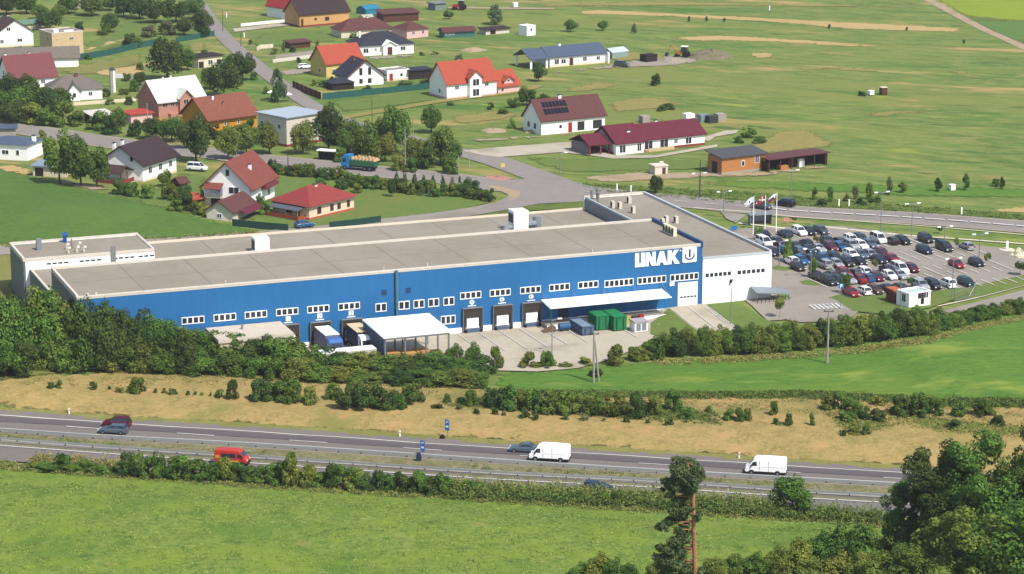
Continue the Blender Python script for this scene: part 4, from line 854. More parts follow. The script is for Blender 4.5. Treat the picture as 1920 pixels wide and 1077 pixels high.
# cars elsewhere
use(PROT['suv'], on_road(1472, 388), math.pi - .66, PAINT['black'], label='black car with red rear on the main road behind the flagpoles', cat='car', group='cars on the main road')
use(PROT['estate'], on_road(1428, 393), -.66, PAINT['grey'], label='grey-blue car hidden behind the flagpoles on the main road', cat='car', group='cars on the main road')
use(PROT['minivan'], on_road(370, 321), .2 - .5, PAINT['white'], label='white minivan parked on grass beside the brown-roofed house', cat='car')
use(PROT['suv'], on_road(1166, 126), -.5, PAINT['grey'], label='grey car parked by the long white house under construction', cat='car')
use(PROT['estate'], on_road(573, 130), .3, PAINT['white'], label='white car on the gravel drive of the yellow house', cat='car')
bc = use(PROT['hatchback'], on_road(571, 428), .5, PAINT['blue'], label='blue car partly behind the factory roof beside the red bungalow', cat='car')
# lorries
def lorry(loc, rz, cabm, boxm, label, w=2.5, l=7.5, h=2.6, cat='lorry', cab=True, topm=None, z0=1.1):
    r = empty('lorry', loc, rz, label, cat)
    MB().box(-l, -w / 2, z0, 0, w / 2, z0 + h).build('cargo_body', boxm, r)
    if topm: MB().box(-l, -w / 2 - .01, z0 + h + .002, 0, w / 2 + .01, z0 + h + .06).build('roof', topm, r)
    MB().box(-l, -.5, .6, 2.2, .5, 1.0).build('chassis', DSTEEL, r)
    if cab:
        c = MB(); c.extr([(.25, -w / 2 + .05, .5), (2.35, -w / 2 + .05, .5), (2.4, -w / 2 + .05, 1.6), (2.1, -w / 2 + .05, 2.9), (1.6, -w / 2 + .05, 3.35), (.25, -w / 2 + .05, 3.4)], (0, w - .1, 0)); co = c.build('cab', cabm, r)
        MB().slab([(2.16, -1.0, 2.8), (2.43, -1.05, 1.75), (2.43, 1.05, 1.75), (2.16, 1.0, 2.8)][::-1], .05).build('windscreen', GLASS, co)
        for s in (-1, 1): MB().box(1.1, s * (w / 2 - .045) - .01, 1.75, 1.95, s * (w / 2 - .045) + .01, 2.6).build('side_window', GLASS, co)
        for s in (-1, 1): MB().box(2.36, s * .9 - .18, .75, 2.44, s * .9 + .18, .95).build('headlight', LAMPW, co)
    for x in ((1.4, -l + 1.2, -l + 2.5) if cab else (-l + 1.2, -l + 2.5, -1.0)):
        for s in (-1, 1):
            q = MB().cyl((x, s * (w / 2 - .3), .5), (x, s * w / 2, .5), .5, n=12).build('wheel', BLACK, r); MB().cyl((x, s * (w / 2 + .001), .5), (x, s * (w / 2 + .02), .5), .25, n=8).build('rim', RIM, q)
    return r
BLC = mat('blue_cab_paint', srgb(60, 110, 180), .4, .05, 1); TARP = mat('grey_blue_tarpaulin', srgb(120, 124, 146), .7, .1, 1)
for u, a, lab in ((-71.9, BLC, 'lorry with blue cab and white roof backed onto the second dock'), (-66.3, FRAMEW, 'lorry with white cab and beige roof backed onto the third dock')):
    p = FW(u, -7.4, -.86); lorry(tuple(p), FA - math.pi / 2, a, TARP if a is BLC else mat('navy_tarpaulin', srgb(50, 56, 84), .7, .1, 1), lab, topm=FRAMEW if a is BLC else mat('beige_roof_sheet', srgb(206, 190, 150), .7, .08, 1), l=6.3)
p = FW(-62.5, -17.5, -.86); lorry(tuple(FW(-67.0, -15.2, -.86)), FA, FRAMEW, mat('pale_trailer', srgb(190, 182, 166), .7, .06, 1), 'long pale trailer parked crosswise in front of the docked lorries', l=9.5, h=2.0, cab=False, topm=FRAMEW, cat='trailer')
tp = lorry(tuple(on_road(673, 320)), math.pi - .42, mat('bright_blue_cab', srgb(50, 140, 200), .4, .05, 1), mat('green_tipper', srgb(50, 110, 76), .6, .08, 1), 'tipper lorry with blue cab and green body carrying a load on the main road', l=6.2, h=1.35)
tp.location += Vector((-1.5, .8, 0))
ld = MB()
for k in range(14):
    x = -5.9 + (k % 7) * .9; y = -.8 + (k // 7) * 1.4; ld.cyl((x, y, 2.3), (x + .1, y + .1, 2.95 + .25 * ((k * 7) % 3) / 2), .75, .25, 6)
ld.build('load', mat('rubble_load', srgb(196, 160, 120), .9, .25, 2), tp)
# bins, containers, kiosk
def container(u, v, a, b_, h, m, label, name='container', lid=True, rz=0):
    p = FW(u, v, -1.1 + ZT); r = empty(name, tuple(p), FA + rz, label, 'container', 'waste containers in the yard')
    b = MB().box(0, 0, .15, a, b_, h); 
    n = int(b_ / .6)
    for k in range(n + 1): y = k * b_ / n; b.box(-.07, max(0, y - .06), .2, -.001, min(b_, y + .06), h - .05).box(a + .001, max(0, y - .06), .2, a + .07, min(b_, y + .06), h - .05)
    b.build('shell', m, r)
    MB().box(-.1, -.1, h - .02, a + .1, 0 - .001, h + .12).box(-.1, b_ + .001, h - .02, a + .1, b_ + .1, h + .12).box(-.1, 0, h + .001, .08, b_, h + .12).box(a - .08, 0, h + .001, a + .1, b_, h + .12).build('rim', m, r)
    if lid: MB().slab([(.1, .1, h + .1), (a - .1, .1, h + .1), (a - .1, b_ - .1, h + .22), (.1, b_ - .1, h + .22)], .1).build('lid', m, r)
    else: MB().box(.1, .1, h - .2, a - .1, b_ - .1, h + .01).build('waste_load', mat('grey_waste', srgb(130, 150, 166), .9, .3, 1.2), r)
    for x in (.4, a - .6): MB().box(x, -.16, .3, x + .1, -.101, h - .2).build('door_bar', DSTEEL, r)
    MB().box(.1, .2, -.05, .4, b_ - .2, .15).box(a - .4, .2, -.05, a - .1, b_ - .2, .15).build('skid', DSTEEL, r)
    return r
GRN = mat('green_container_paint', srgb(26, 132, 78), .6, .1, 1); BG = mat('blue_grey_container', srgb(88, 112, 140), .65, .15, 1)
container(-27.3, -9.9, 2.1, 6.0, 1.5, BG, 'open blue-grey waste skip left of the two green containers', 'waste_skip', lid=False)
container(-23.7, -7.6, 2.3, 3.7, 2.5, GRN, 'left green closed container behind the blue-grey skip')
container(-21.0, -9.1, 2.3, 5.2, 2.5, GRN, 'right green closed container beside its green twin')
o = MB().box(0, 0, 0, 1.1, .9, 1.2).box(-.04, -.04, 1.201, 1.14, .94, 1.32).build('bin', mat('yellow_bin', srgb(205, 180, 80), .6, .08, 1), None, tuple(FW(-17.1, -4.9, -.88)), FA); tag(o, 'yellow lidded bin behind the right green container', 'bin')
o = MB().box(0, 0, 0, 1.0, .8, 1.1).box(-.03, -.03, 1.101, 1.03, .83, 1.2).build('bin', DSTEEL, None, tuple(FW(-15.6, -4.8, -.88)), FA); tag(o, 'black lidded bin between the yellow and the red bins', 'bin')
o = MB().box(0, 0, 0, .9, .8, 1.2).box(-.03, -.03, 1.201, .93, .83, 1.3).build('bin', REDP, None, tuple(FW(-14.3, -4.8, -.88)), FA); tag(o, 'red lidded bin by the white platform wall', 'bin')
o = MB().box(0, 0, 0, .7, .7, 1.2).box(-.03, -.03, 1.201, .73, .73, 1.3).build('bin', mat('blue_bin', srgb(50, 100, 170), .6, .08, 1), None, tuple(FW(-18.2, -4.8, -.88)), FA); tag(o, 'small blue bin between the green container and yellow bin', 'bin')
tk = empty('water_tank', tuple(FW(-29.9, -5.3, -.85)), FA, 'small blue cylindrical tank by the platform end', 'tank')
MB().cyl((0, 0, .75), (2.0, 0, .75), .65, n=14).build('shell', mat('blue_tank', srgb(40, 96, 140), .5, .1, 1), tk)
for x in (.4, 1.6): MB().box(x - .12, -.5, 0, x + .12, .5, .45).build('cradle', DSTEEL, tk)
o = MB().extr([(0, 0, 0), (2.3, 0, 0), (2.3, 0, .9)], (0, 1.6, 0)).build('dock_ramp', mat('rusty_ramp', srgb(120, 96, 70), .8, .2, 2), None, tuple(FW(-32.9, -5.6, -.85)), FA); tag(o, 'low brown portable ramp left of the blue tank', 'ramp')
kx = empty('transformer_kiosk', tuple(FW(-17.9, -11.0, -.9)), FA, 'small white transformer kiosk with grey roof on a slab', 'kiosk')
MB().box(-.6, -.6, -.1, 3.6, 3.0, .12).build('slab', CONC, kx); MB().box(0, 0, .121, 2.5, 2.3, 1.8).build('wall', FRAMEW, kx); MB().box(-.15, -.15, 1.801, 2.65, 2.45, 2.0).build('roof', mat('lilac_grey_roof', srgb(170, 164, 170), .8, .06, 1), kx)
for x in (.3, 1.35): MB().box(x, -.05, .3, x + .85, -.001, 1.6).build('door', GPANEL, kx)
# ================================================================== HOUSES
def house(name, p0, p1, depth, vols, wallm, roofm, label, cat='house', wins=(), lwins=(), chim=(), base=None, ov=.5, trim=FRAMEW, group=None, extra=None, rot=None):
    """p0, p1: photo pixels of the ground ends of the front wall. vols: (x0, x1, y0, y1, wall, kind, rise), x as fraction of the front length when <= 1.5"""
    a, c = T(*p0), T(*p1); d = c - a; W = math.hypot(d.x, d.y); rz = math.atan2(d.y, d.x)
    if rot is not None: rz = rot
    a.z = min(a.z, c.z) + .02; r = empty(name, a, rz, label, cat, group)
    for vi, (x0, x1, y0, y1, wh, kind, rise) in enumerate(vols):
        X0, X1 = x0 * W, x1 * W; Y0, Y1 = y0 * depth, y1 * depth; o_ = ov; wm = wallm if not isinstance(wallm, list) else wallm[min(vi, len(wallm) - 1)]; rm_ = roofm if not isinstance(roofm, list) else roofm[min(vi, len(roofm) - 1)]
        b = MB(); xm, ym = (X0 + X1) / 2, (Y0 + Y1) / 2
        if kind == 'gx':
            b.extr([(X0, Y0, -1), (X0, Y1, -1), (X0, Y1, wh), (X0, ym, wh + rise), (X0, Y0, wh)][::-1], (X1 - X0, 0, 0))
        elif kind == 'gy':
            b.extr([(X0, Y0, -1), (X1, Y0, -1), (X1, Y0, wh), (xm, Y0, wh + rise), (X0, Y0, wh)], (0, Y1 - Y0, 0))
        elif kind == 'none': pass
        else: b.box(X0, Y0, -1, X1, Y1, wh)
        if b.v: b.build('wall', wm, r)
        t = .22; R_ = MB()
        if kind == 'gx':
            k = rise / (ym - Y0); e = wh - o_ * k + t * .6
            R_.slab([(X0 - o_, Y0 - o_, e), (X1 + o_, Y0 - o_, e), (X1 + o_, ym, wh + rise + t), (X0 - o_, ym, wh + rise + t)], t)
            R_.slab([(X0 - o_, ym + .002, wh + rise + t), (X1 + o_, ym + .002, wh + rise + t), (X1 + o_, Y1 + o_, e), (X0 - o_, Y1 + o_, e)], t)
        elif kind == 'gy':
            k = rise / (xm - X0); e = wh - o_ * k + t * .6
            R_.slab([(X0 - o_, Y0 - o_, e), (xm, Y0 - o_, wh + rise + t), (xm, Y1 + o_, wh + rise + t), (X0 - o_, Y1 + o_, e)], t)
            R_.slab([(xm + .002, Y0 - o_, wh + rise + t), (X1 + o_, Y0 - o_, e), (X1 + o_, Y1 + o_, e), (xm + .002, Y1 + o_, wh + rise + t)], t)
        elif kind == 'hip':
            w2 = min(X1 - X0, Y1 - Y0) / 2 * .98; z0 = wh - .05; z1 = wh + rise
            c4 = [(X0 - o_, Y0 - o_, z0), (X1 + o_, Y0 - o_, z0), (X1 + o_, Y1 + o_, z0), (X0 - o_, Y1 + o_, z0)]
            if X1 - X0 >= Y1 - Y0: A_, B_ = (X0 + w2, ym, z1), (X1 - w2, ym, z1); fs = [(0, 1, 5, 4), (1, 2, 5), (2, 3, 4, 5), (3, 0, 4), (3, 2, 1, 0)]
            else: A_, B_ = (xm, Y0 + w2, z1), (xm, Y1 - w2, z1); fs = [(0, 1, 4), (1, 2, 5, 4), (2, 3, 5), (3, 0, 4, 5), (3, 2, 1, 0)]
            R_.add(c4 + [A_, B_], fs)
        elif kind in ('flat', 'none'):
            R_.box(X0 - o_, Y0 - o_, wh + .01, X1 + o_, Y1 + o_, wh + .25)
        elif kind == 'par':
            R_.box(X0 + .2, Y0 + .2, wh - .2, X1 - .2, Y1 - .2, wh + .05)
            q = MB().box(X0 - .06, Y0 - .06, wh - .05, X1 + .06, Y0 + .2, wh + .3).box(X0 - .06, Y1 - .2, wh - .05, X1 + .06, Y1 + .06, wh + .3).box(X0 - .06, Y0 + .2, wh - .05, X0 + .2, Y1 - .2, wh + .3).box(X1 - .2, Y0 + .2, wh - .05, X1 + .06, Y1 - .2, wh + .3)
            q.build('parapet', trim, r)
        elif kind == 'mono':
            R_.slab([(X0 - o_, Y0 - o_, wh + .05), (X1 + o_, Y0 - o_, wh + .05), (X1 + o_, Y1 + o_, wh + rise), (X0 - o_, Y1 + o_, wh + rise)], .2)
        ro = R_.build('roof', rm_, r)
        if vi == 0:
            for cx, cy, cw, ctop, cm in chim:
                zt = wh + rise + ctop; cb = MB().box(cx * W - cw / 2, cy * depth - cw / 2, wh, cx * W + cw / 2, cy * depth + cw / 2, zt); cb.build('chimney', cm, ro)
                MB().box(cx * W - cw / 2 - .08, cy * depth - cw / 2 - .08, zt + .001, cx * W + cw / 2 + .08, cy * depth + cw / 2 + .08, zt + .12).build('chimney_cap', DSTEEL, ro)
    if base is not None:
        x0, x1, y0, y1 = vols[0][0] * W, vols[0][1] * W, vols[0][2] * depth, vols[0][3] * depth
        MB().box(x0 - .04, y0 - .04, -1, x1 + .04, y1 + .04, .55).build('base_course', base, r)
    def opening(kind, q0, q1, face, off_):
        f_ = MB()
        (f_.box(q0[0], off_ - .07, q0[1], q1[0], off_ + .02, q1[1]) if face == 'F' else f_.box(off_ - .07, q0[0], q0[1], off_ + .02, q1[0], q1[1]))
        fm = trim if kind in 'wW' else BROWNW if kind == 'd' else REDP if kind == 'r' else DARKW
        o = f_.build({'w': 'window', 'W': 'window', 'd': 'door', 'r': 'door', 'o': 'opening'}[kind], fm, r)
        if kind in 'wW':
            p = MB(); g = .1; mid_ = (q0[0] + q1[0]) / 2; segs = [(q0[0] + g, mid_ - .05), (mid_ + .05, q1[0] - g)] if q1[0] - q0[0] > 1.0 else [(q0[0] + g, q1[0] - g)]
            for s0, s1 in segs:
                (p.box(s0, off_ - .09, q0[1] + g, s1, off_ - .068, q1[1] - g) if face == 'F' else p.box(off_ - .09, s0, q0[1] + g, off_ - .068, s1, q1[1] - g))
            p.build('pane', GLASS, o)
    for t in wins:                                  # (kind, centre fraction along the front, bottom z, width, height, y offset)
        k, u, z, ww, hh = t[:5]; y = t[5] if len(t) > 5 else 0
        opening(k, (u * W - ww / 2, z), (u * W + ww / 2, z + hh), 'F', y * depth)
    for t in lwins:
        k, u, z, ww, hh = t[:5]; x = t[5] if len(t) > 5 else 0
        opening(k, (u * depth - ww / 2, z), (u * depth + ww / 2, z + hh), 'L', x * W)
    if extra: extra(r, W, depth)
    return r
F1 = (0, 1, 0, 1)
house('house', (-4, 90), (63, 86), 12, [F1 + (4.6, 'gy', 3.6)], WHITE, R_BROWN, 'white gabled house at the upper left edge, gable facing the camera', wins=[('w', .12, 1.2, 1.2, 1.2), ('w', .62, 1.4, 1.6, 1.1), ('w', .32, 4.9, 1.3, 1.2)], chim=[(.5, .7, .6, .5, CREAM)], base=CREAM)
house('house', (99, 108), (157, 103), 9.5, [F1 + (7.0, 'par', 0)], CREAMTRIM, R_FLAT, 'cream cube house with flat grey roof at upper left', trim=BONE, wins=[('r', .58, .1, .9, 2.1), ('w', .75, 1.6, .8, .9), ('w', .62, 4.9, 1.2, .7), ('w', .15, 4.9, .5, .5)],
      lwins=[('w', .3, 4.5, 1, 1.2), ('w', .7, 1.2, 1, 1.2)], extra=lambda r, W, D: MB().box(1.5, 2, 7.05, 3.0, 3.2, 7.9).box(4.5, 1, 7.05, 7.5, 2.2, 7.5).build('roof_box', FRAMEW, r))
house('house', (20, 168), (107, 161), 10.5, [F1 + (3.0, 'gx', 5.4)], WHITE, R_ROSE, 'house with large rose-brown roof at left behind dark trees', wins=[('w', .3, .9, 1.3, 1.2), ('w', .7, .9, 1.3, 1.2)], lwins=[('w', .5, 3.2, 1.2, 1.3)], chim=[(.12, .8, .5, .3, FRAMEW), (.62, .75, .5, .3, BONE)])
house('house', (92, 190), (192, 186), 10, [F1 + (3.0, 'hip', 3.0), (.36, .58, -.14, .5, 2.9, 'gy', 1.8)], WHITE, R_GREY, 'white bungalow with grey hipped roof and small front gable beside trees', wins=[('w', .47, .9, 1.0, 1.3, -.14), ('w', .78, 1.0, 1.1, 1.2)], chim=[(.55, .45, .8, .4, mat('brick_chimney', srgb(150, 80, 62), .9, .2, 2))])
def h5x(r, W, D):
    MB().box(.2 * W, -1.4, 0, .55 * W, -.01, .9).build('balcony', PINK, r)
house('house', (298, 222), (384, 211), 10, [F1 + (4.4, 'gx', 4.6), (.42, .68, -.1, .45, 5.0, 'gy', 1.7)], PINK, R_WHITE, 'pink house with pale metal roof and small front gable', trim=PALEPINK, wins=[('w', .14, 2.6, 1.6, 1.3), ('w', .55, 3.0, 1.6, 1.3, -.1), ('w', .3, 2.6, 1.4, 1.3)],
      lwins=[('w', .3, 3.4, .8, .9), ('w', .62, 5.4, .8, .9)], chim=[(.33, .5, .5, .7, BONE), (.55, .62, .5, .7, BONE)], ov=.6, extra=h5x)
house('house', (392, 252), (481, 240), 12, [F1 + (3.9, 'gx', 4.3)], YELLOW, R_TERRA, 'orange-yellow house with terracotta roof in the village', trim=FRAMEW, wins=[('w', .18, 1.4, .7, 1.1), ('w', .34, 1.6, .7, 1.1), ('w', .62, 1.6, .7, 1.1), ('w', .85, 1.5, .7, 1.1)], lwins=[('w', .5, 1.2, 1.6, 1.5)], chim=[(.32, .42, .5, .3, FRAMEW), (.45, .25, .25, -1.2, STEEL)], ov=.8)
house('house', (538, 276), (606, 265), 11, [F1 + (7.0, 'flat', 0)], BONE, mat('pale_blue_sheet', srgb(168, 178, 188), .6, .08, .5), 'two-storey cream house with flat pale blue roof above the bus stop trees', wins=[('w', .35, 3.9, 1.2, 1.4), ('w', .75, 3.9, 1.2, 1.4), ('w', .35, 1.0, 1.2, 1.4)], lwins=[('w', .25, 4, 1.2, 1.3), ('w', .6, 4, 1.2, 1.3), ('w', .85, 4, 1, 1.3)], base=BRICKRED)
def h8x(r, W, D):
    p = MB(); p.slab([(-5.4, 2.2, 2.9), (-5.4, 8.6, 2.9), (-3.1, 8.6, 4.3), (-3.1, 2.2, 4.3)][::-1], .2); p.slab([(-3.098, 2.2, 4.3), (-3.098, 8.6, 4.3), (-.05, 8.6, 2.9), (-.05, 2.2, 2.9)][::-1], .2)
    p.build('porch_roof', R_BROWN, r)
    for x, y in ((-5.2, 2.4), (-5.2, 8.4), (-2.6, 2.4)): MB().box(x, y, -.5, x + .18, y + .18, 2.95).build('porch_post', BROWNW, r)
    MB().box(-5.3, 2.3, -1, -.05, 8.5, .4).build('porch_deck', CREAM, r); MB().box(-5.35, 2.2, .41, -5.25, 8.5, 1.25).box(-5.35, 2.2, .41, -.1, 2.3, 1.25).build('porch_railing', BRICKRED, r)
house('house', (268, 342), (331, 323), 11, [F1 + (4.3, 'gx', 3.6)], WHITE, R_DBROWN, 'white house with dark brown gabled roof and covered porch', wins=[('w', .22, 1.7, 1.4, 1.5), ('w', .52, 1.7, 1.4, 1.5), ('w', .82, 1.7, 1.4, 1.5)], lwins=[('w', .25, 4.6, 1.0, 1.2), ('w', .85, 4.3, .9, 1)],
      chim=[(.1, .75, .6, .4, FRAMEW), (.3, .72, .6, .6, FRAMEW), ], base=CREAM, ov=.8, extra=h8x)
house('house', (-30, 298), (52, 302), 8.5, [F1 + (3.7, 'hip', 1.3)], WHITE, R_BLUE, 'white bungalow with low blue-grey roof at the left edge', wins=[('w', .5, 1.3, 1.8, 1.1), ('w', .78, 1.2, .9, 1.3)], chim=[(.97, .55, .8, .2, FRAMEW)])
house('shed', (62, 330), (122, 333), 5.5, [F1 + (2.4, 'mono', .5)], CREAM, mat('blue_sheet_roof', srgb(140, 158, 172), .6, .06, .5), 'low cream shed with pale blue sheet roof beside two trees', cat='shed', wins=[('o', .2, 0, 2, 1.9)])
house('house', (-30, 258), (30, 256), 5, [F1 + (1.9, 'flat', 0)], CONC, R_BLUE, 'low grey-roofed outbuilding at the left edge by the road', cat='shed')
def h10x(r, W, D):
    MB().slab([(-1.9, 6.0, 4.4), (-1.9, 9.9, 4.4), (-.02, 9.9, 5.4), (-.02, 6.0, 5.4)][::-1], .15).build('balcony_roof', R_TERRA2, r)
    MB().box(-1.6, 6.2, 2.4, -.02, 9.7, 2.6).build('balcony', CREAM, r); MB().box(-1.65, 6.2, 2.61, -1.55, 9.7, 3.4).build('balcony_railing', STEEL, r)
    MB().box(-1.5, 6.3, 2.61, -.08, 6.5, 4.4).build('balcony_wall', mat('grey_blue_wall', srgb(120, 132, 148), .8, .1, 1), r)
    MB().box(W * .45, -1.3, 3.1, W * .95, -.02, 3.9).build('balcony', mat('maroon_balcony', srgb(130, 60, 66), .8, .1, 1), r)
house('house', (470, 392), (515, 369), 10.6, [F1 + (5.0, 'gx', 4.9)], WHITE, R_TERRA2, 'tall white house with weathered red roof and balcony', wins=[('w', .35, 1.3, 1.6, 1.4), ('w', .75, 1.0, 1.2, 1.6), ('w', .4, 3.6, 1.8, 1.1)], lwins=[('w', .35, 3.2, 2.4, 1.5), ('w', .48, 6.9, 1.0, 1.6), ('o', .75, .2, 2.2, 1.8), ('w', .28, .8, .8, .8), ('w', .55, 1.0, .9, .7)],
      chim=[(.45, .24, .6, -1.4, FRAMEW), (.25, .55, .7, .4, R_TERRA2)], ov=.9, extra=h10x)
house('garage', (436, 416), (478, 399), 6, [F1 + (2.3, 'gx', 1.9)], BONE, R_MAROON, 'small garage with maroon-brown roof in front of the tall white house', cat='garage', lwins=[('w', .5, .7, 1.2, .9)], ov=.6, extra=lambda r, W, D: MB().slab([(W * .2, -2.4, 1.5), (W, -2.4, 1.5), (W, -.3, 2.2), (W * .2, -.3, 2.2)], .1).build('lean_to_roof', R_MAGENTA, r))
def h11x(r, W, D):
    MB().slab([(-2.4, 1.0, 2.3), (-.05, 1.0, 2.9), (-.05, D, 2.9), (-2.4, D, 2.3)], .12).build('veranda_awning', mat('grey_awning', srgb(96, 102, 112), .7, .08, 1), r)
    for y in (1.2, 4.6, D - .3): MB().box(-2.3, y, -.3, -2.1, y + .2, 2.3).build('veranda_post', WOOD, r)
    MB().box(-2.4, 1.0, -.5, -.05, D, .25).build('veranda_floor', CREAM, r); MB().box(-2.45, .9, .26, -2.35, D, 1.1).box(-2.45, .9, .26, -.05, 1.0, 1.1).build('veranda_railing', mat('orange_boards', srgb(176, 84, 50), .8, .15, 2), r)
house('house', (580, 414), (664, 394), 10.4, [F1 + (3.1, 'hip', 2.9)], mat('peach_plaster', srgb(224, 196, 168), .85, .06, .8), roof_mat('coral_tiles', srgb(156, 64, 58)), 'bungalow with coral red hipped roof and wooden veranda', wins=[('w', .22, 1, 1.2, 1.4), ('w', .5, 1, 1, 1.4), ('w', .66, 1, 1, 1.3), ('w', .87, 1, .9, 1.4)],
      lwins=[('d', .3, .2, 1, 2), ('w', .55, .9, 1.6, 1.2)], chim=[(.5, .45, .7, .1, CREAM)], base=mat('terracotta_base', srgb(190, 104, 76), .85, .15, 2), ov=.8, trim=BROWNW, extra=h11x)
house('house', (562, 52), (655, 44), 10, [F1 + (4.3, 'gx', 4.0)], TAN, R_DBROWN, 'tan house with big dark brown roof at the top', wins=[('w', .32, 1.9, .8, .8), ('w', .55, 1.5, 1.5, 1.2), ('d', .05, .1, .9, 2.6)], base=BRICKRED, trim=BROWNW)
house('house', (536, 36), (553, 34), 10, [F1 + (4.0, 'gy', 2.6)], WHITE, R_RED, 'narrow white house with bright red roof left of the tan house')
house('house', (674, 106), (776, 100), 12, [F1 + (3.0, 'hip', 3.3), (.42, .66, -.08, .4, 3.0, 'gy', 1.1)], WHITE, [R_DGREY, FRAMEW], 'white bungalow with charcoal hipped roof and white portico', wins=[('w', .12, .8, 1.7, 1.5), ('w', .3, 1.4, .7, .8), ('d', .54, .1, 1.5, 2.3, -.08), ('w', .8, 1, 1.7, 1.3)], chim=[(.15, .6, .5, .3, FRAMEW)])
house('house', (640, 72), (738, 66), 9, [F1 + (2.2, 'hip', 3.2)], CREAM, R_MAROON, 'low house with maroon-brown hipped roof behind the charcoal roof', chim=[(.6, .5, .5, .3, WHITE)])
house('house', (612, 146), (682, 139), 9, [F1 + (4.1, 'gx', 4.2)], PALEYELLOW, R_ORANGE, 'pale yellow house with plain orange roof', wins=[('w', .2, 1, 1.2, 1.3)], lwins=[('w', .4, 1.0, 1.2, 1.3)])
def h16x(r, W, D):
    MB().slab([(-.9, -.62, 2.2), (W / 2, -.62, 6.9), (W / 2, -.62, 6.6), (-.9, -.62, 1.9)], .05)
    b = MB(); b.extr([(-.85, -.64, 2.0), (W / 2, -.64, 7.0), (W / 2, -.64, 7.35), (-.85, -.64, 2.35)], (0, .1, 0)); b.extr([(W + .85, -.64, 2.0), (W + .85, -.64, 2.35), (W / 2, -.64, 7.35), (W / 2, -.64, 7.0)], (0, .1, 0)); b.build('barge_board', BRICKRED, r)
house('house', (651, 163), (719, 158), 9, [F1 + (2.8, 'gy', 4.1)], WHITE, R_DGREY, 'white house with black roof and dark red gable trim', wins=[('w', .38, .6, 1, 1.3), ('w', .62, .6, 1.1, 1.3), ('w', .38, 2.9, .9, 2.0), ('w', .62, 2.9, .9, 2.0)], chim=[(.4, .6, .6, .3, R_TERRA)], trim=BROWNW, ov=.7, extra=h16x)
house('garden_pavilion', (624, 170), (664, 167), 5, [F1 + (1.9, 'hip', 1.2)], DARKW, R_DGREY, 'small dark hipped pavilion left of the red-trimmed gable house', cat='pavilion')
house('garage', (726, 153), (767, 149), 5.5, [F1 + (2.7, 'par', 0)], WHITE, R_FLAT, 'white flat-roofed garage with a red door', cat='garage', wins=[('r', .18, .1, 1.1, 2.0), ('w', .65, 1.0, 1.0, 1.0)], base=CREAM)
house('carport', (769, 150), (810, 147), 5, [F1 + (2.5, 'flat', 0)], DARKW, R_DGREY, 'dark open carport right of the red-door garage', cat='carport', wins=[('o', .3, .1, 2, 2), ('o', .75, .1, 2, 2)])
house('house', (838, 187), (931, 178), 9.5, [F1 + (4.4, 'gx', 4.9), (.42, .66, -.12, .5, 5.6, 'gy', 1.6)], WHITE, R_ORANGE, 'large white house with orange roof and tall central bay', wins=[('w', .2, 2.4, 1.3, 1.1), ('w', .8, 2.6, 1.3, 1.1), ('w', .54, 3.2, 2.1, 1.9, -.12), ('w', .54, .4, 2.1, 2.0, -.12)], lwins=[('w', .4, 1.2, 1.0, 1.3)],
      chim=[(.42, .55, .6, .4, PALEPINK)], base=PALEPINK, extra=lambda r, W, D: MB().extr([(W * .76, 2.6, 7.0), (W * .93, 2.6, 7.0), (W * .93, 3.4, 7.85), (W * .76, 3.4, 7.85)], (0, -.06, .1)).build('solar_panel', GLASS, r))
house('house', (934, 177), (974, 172), 8, [F1 + (2.3, 'gx', 3.4), (.3, .72, .02, .5, 3.5, 'gy', 1.0)], PALEPINK, R_ORANGE, 'small orange-roofed wing with round-topped dormer right of the large orange-roofed house', wins=[('w', .2, .6, 1, 1), ('w', .5, 3.0, 1, .8, .02)])
house('house', (763, 73), (803, 69), 8, [F1 + (2.7, 'hip', 2.1)], PALEPINK, R_MAROON, 'small pale pink bungalow with brown hipped roof', wins=[('w', .3, 1, 1.1, 1.2), ('w', .75, 1, 1.1, 1.2)])
house('shed', (719, 43), (785, 39), 6, [F1 + (2.8, 'mono', .8)], BROWNW, R_MAROON, 'long brown timber shed near the top of the village', cat='shed')
house('shed', (832, 72), (890, 69), 4.5, [F1 + (2.0, 'gx', .9)], R_TEAL, R_MAROON, 'long teal shed with dark roof at the village edge', cat='shed', wins=[('w', .2, .9, 3, .6)])
house('shed', (911, 66), (955, 62), 4, [F1 + (1.6, 'mono', .3)], BONE, R_DBROWN, 'low pale shed with near-black roof right of the teal shed', cat='shed', wins=[('o', .3, .1, 2, 1.2)])
house('caravan_hut', (988, 68), (1004, 66), 4, [F1 + (2.9, 'flat', 0)], WHITE, FRAMEW, 'small white site hut alone on the grass', cat='hut', ov=.05, wins=[('w', .5, 1.3, 1.0, 1.1)])
def h24x(r, W, D):
    MB().box(W + .02, -1.2, -1, W + .5, D * .4, 3.2).build('fin_wall', WHITE, r)
    for x in (-6.2, -1.0):
        for y in (.2, D - .4): MB().box(x - .3, y - .2, -1, x + .3, y + .2, 2.95).build('pillar', WHITE, r)
    t = .2
    q = MB(); q.slab([(-7, -.6, 2.9), (-.5, -.6, 2.9), (-.5, D / 2, 5.3), (-7, D / 2, 5.3)], t); q.slab([(-7, D / 2 + .01, 5.3), (-.5, D / 2 + .01, 5.3), (-.5, D + .6, 2.9), (-7, D + .6, 2.9)], t); q.build('carport_roof', R_BLUE, r)
house('house', (1031, 127), (1136, 118), 9, [F1 + (3.1, 'gx', 2.2)], WHITE, R_BLUE, 'long low white house with blue-grey roof and carport end', wins=[('w', .12, .7, 1.6, 1.6), ('d', .38, .1, 1.3, 2.2), ('w', .62, 1, 1.4, 1.3), ('w', .86, 1, 1.3, 1.2), ('w', .24, .8, 1.6, 1.4)], chim=[(.3, .5, .7, .8, FRAMEW)], extra=h24x, base=CREAM)
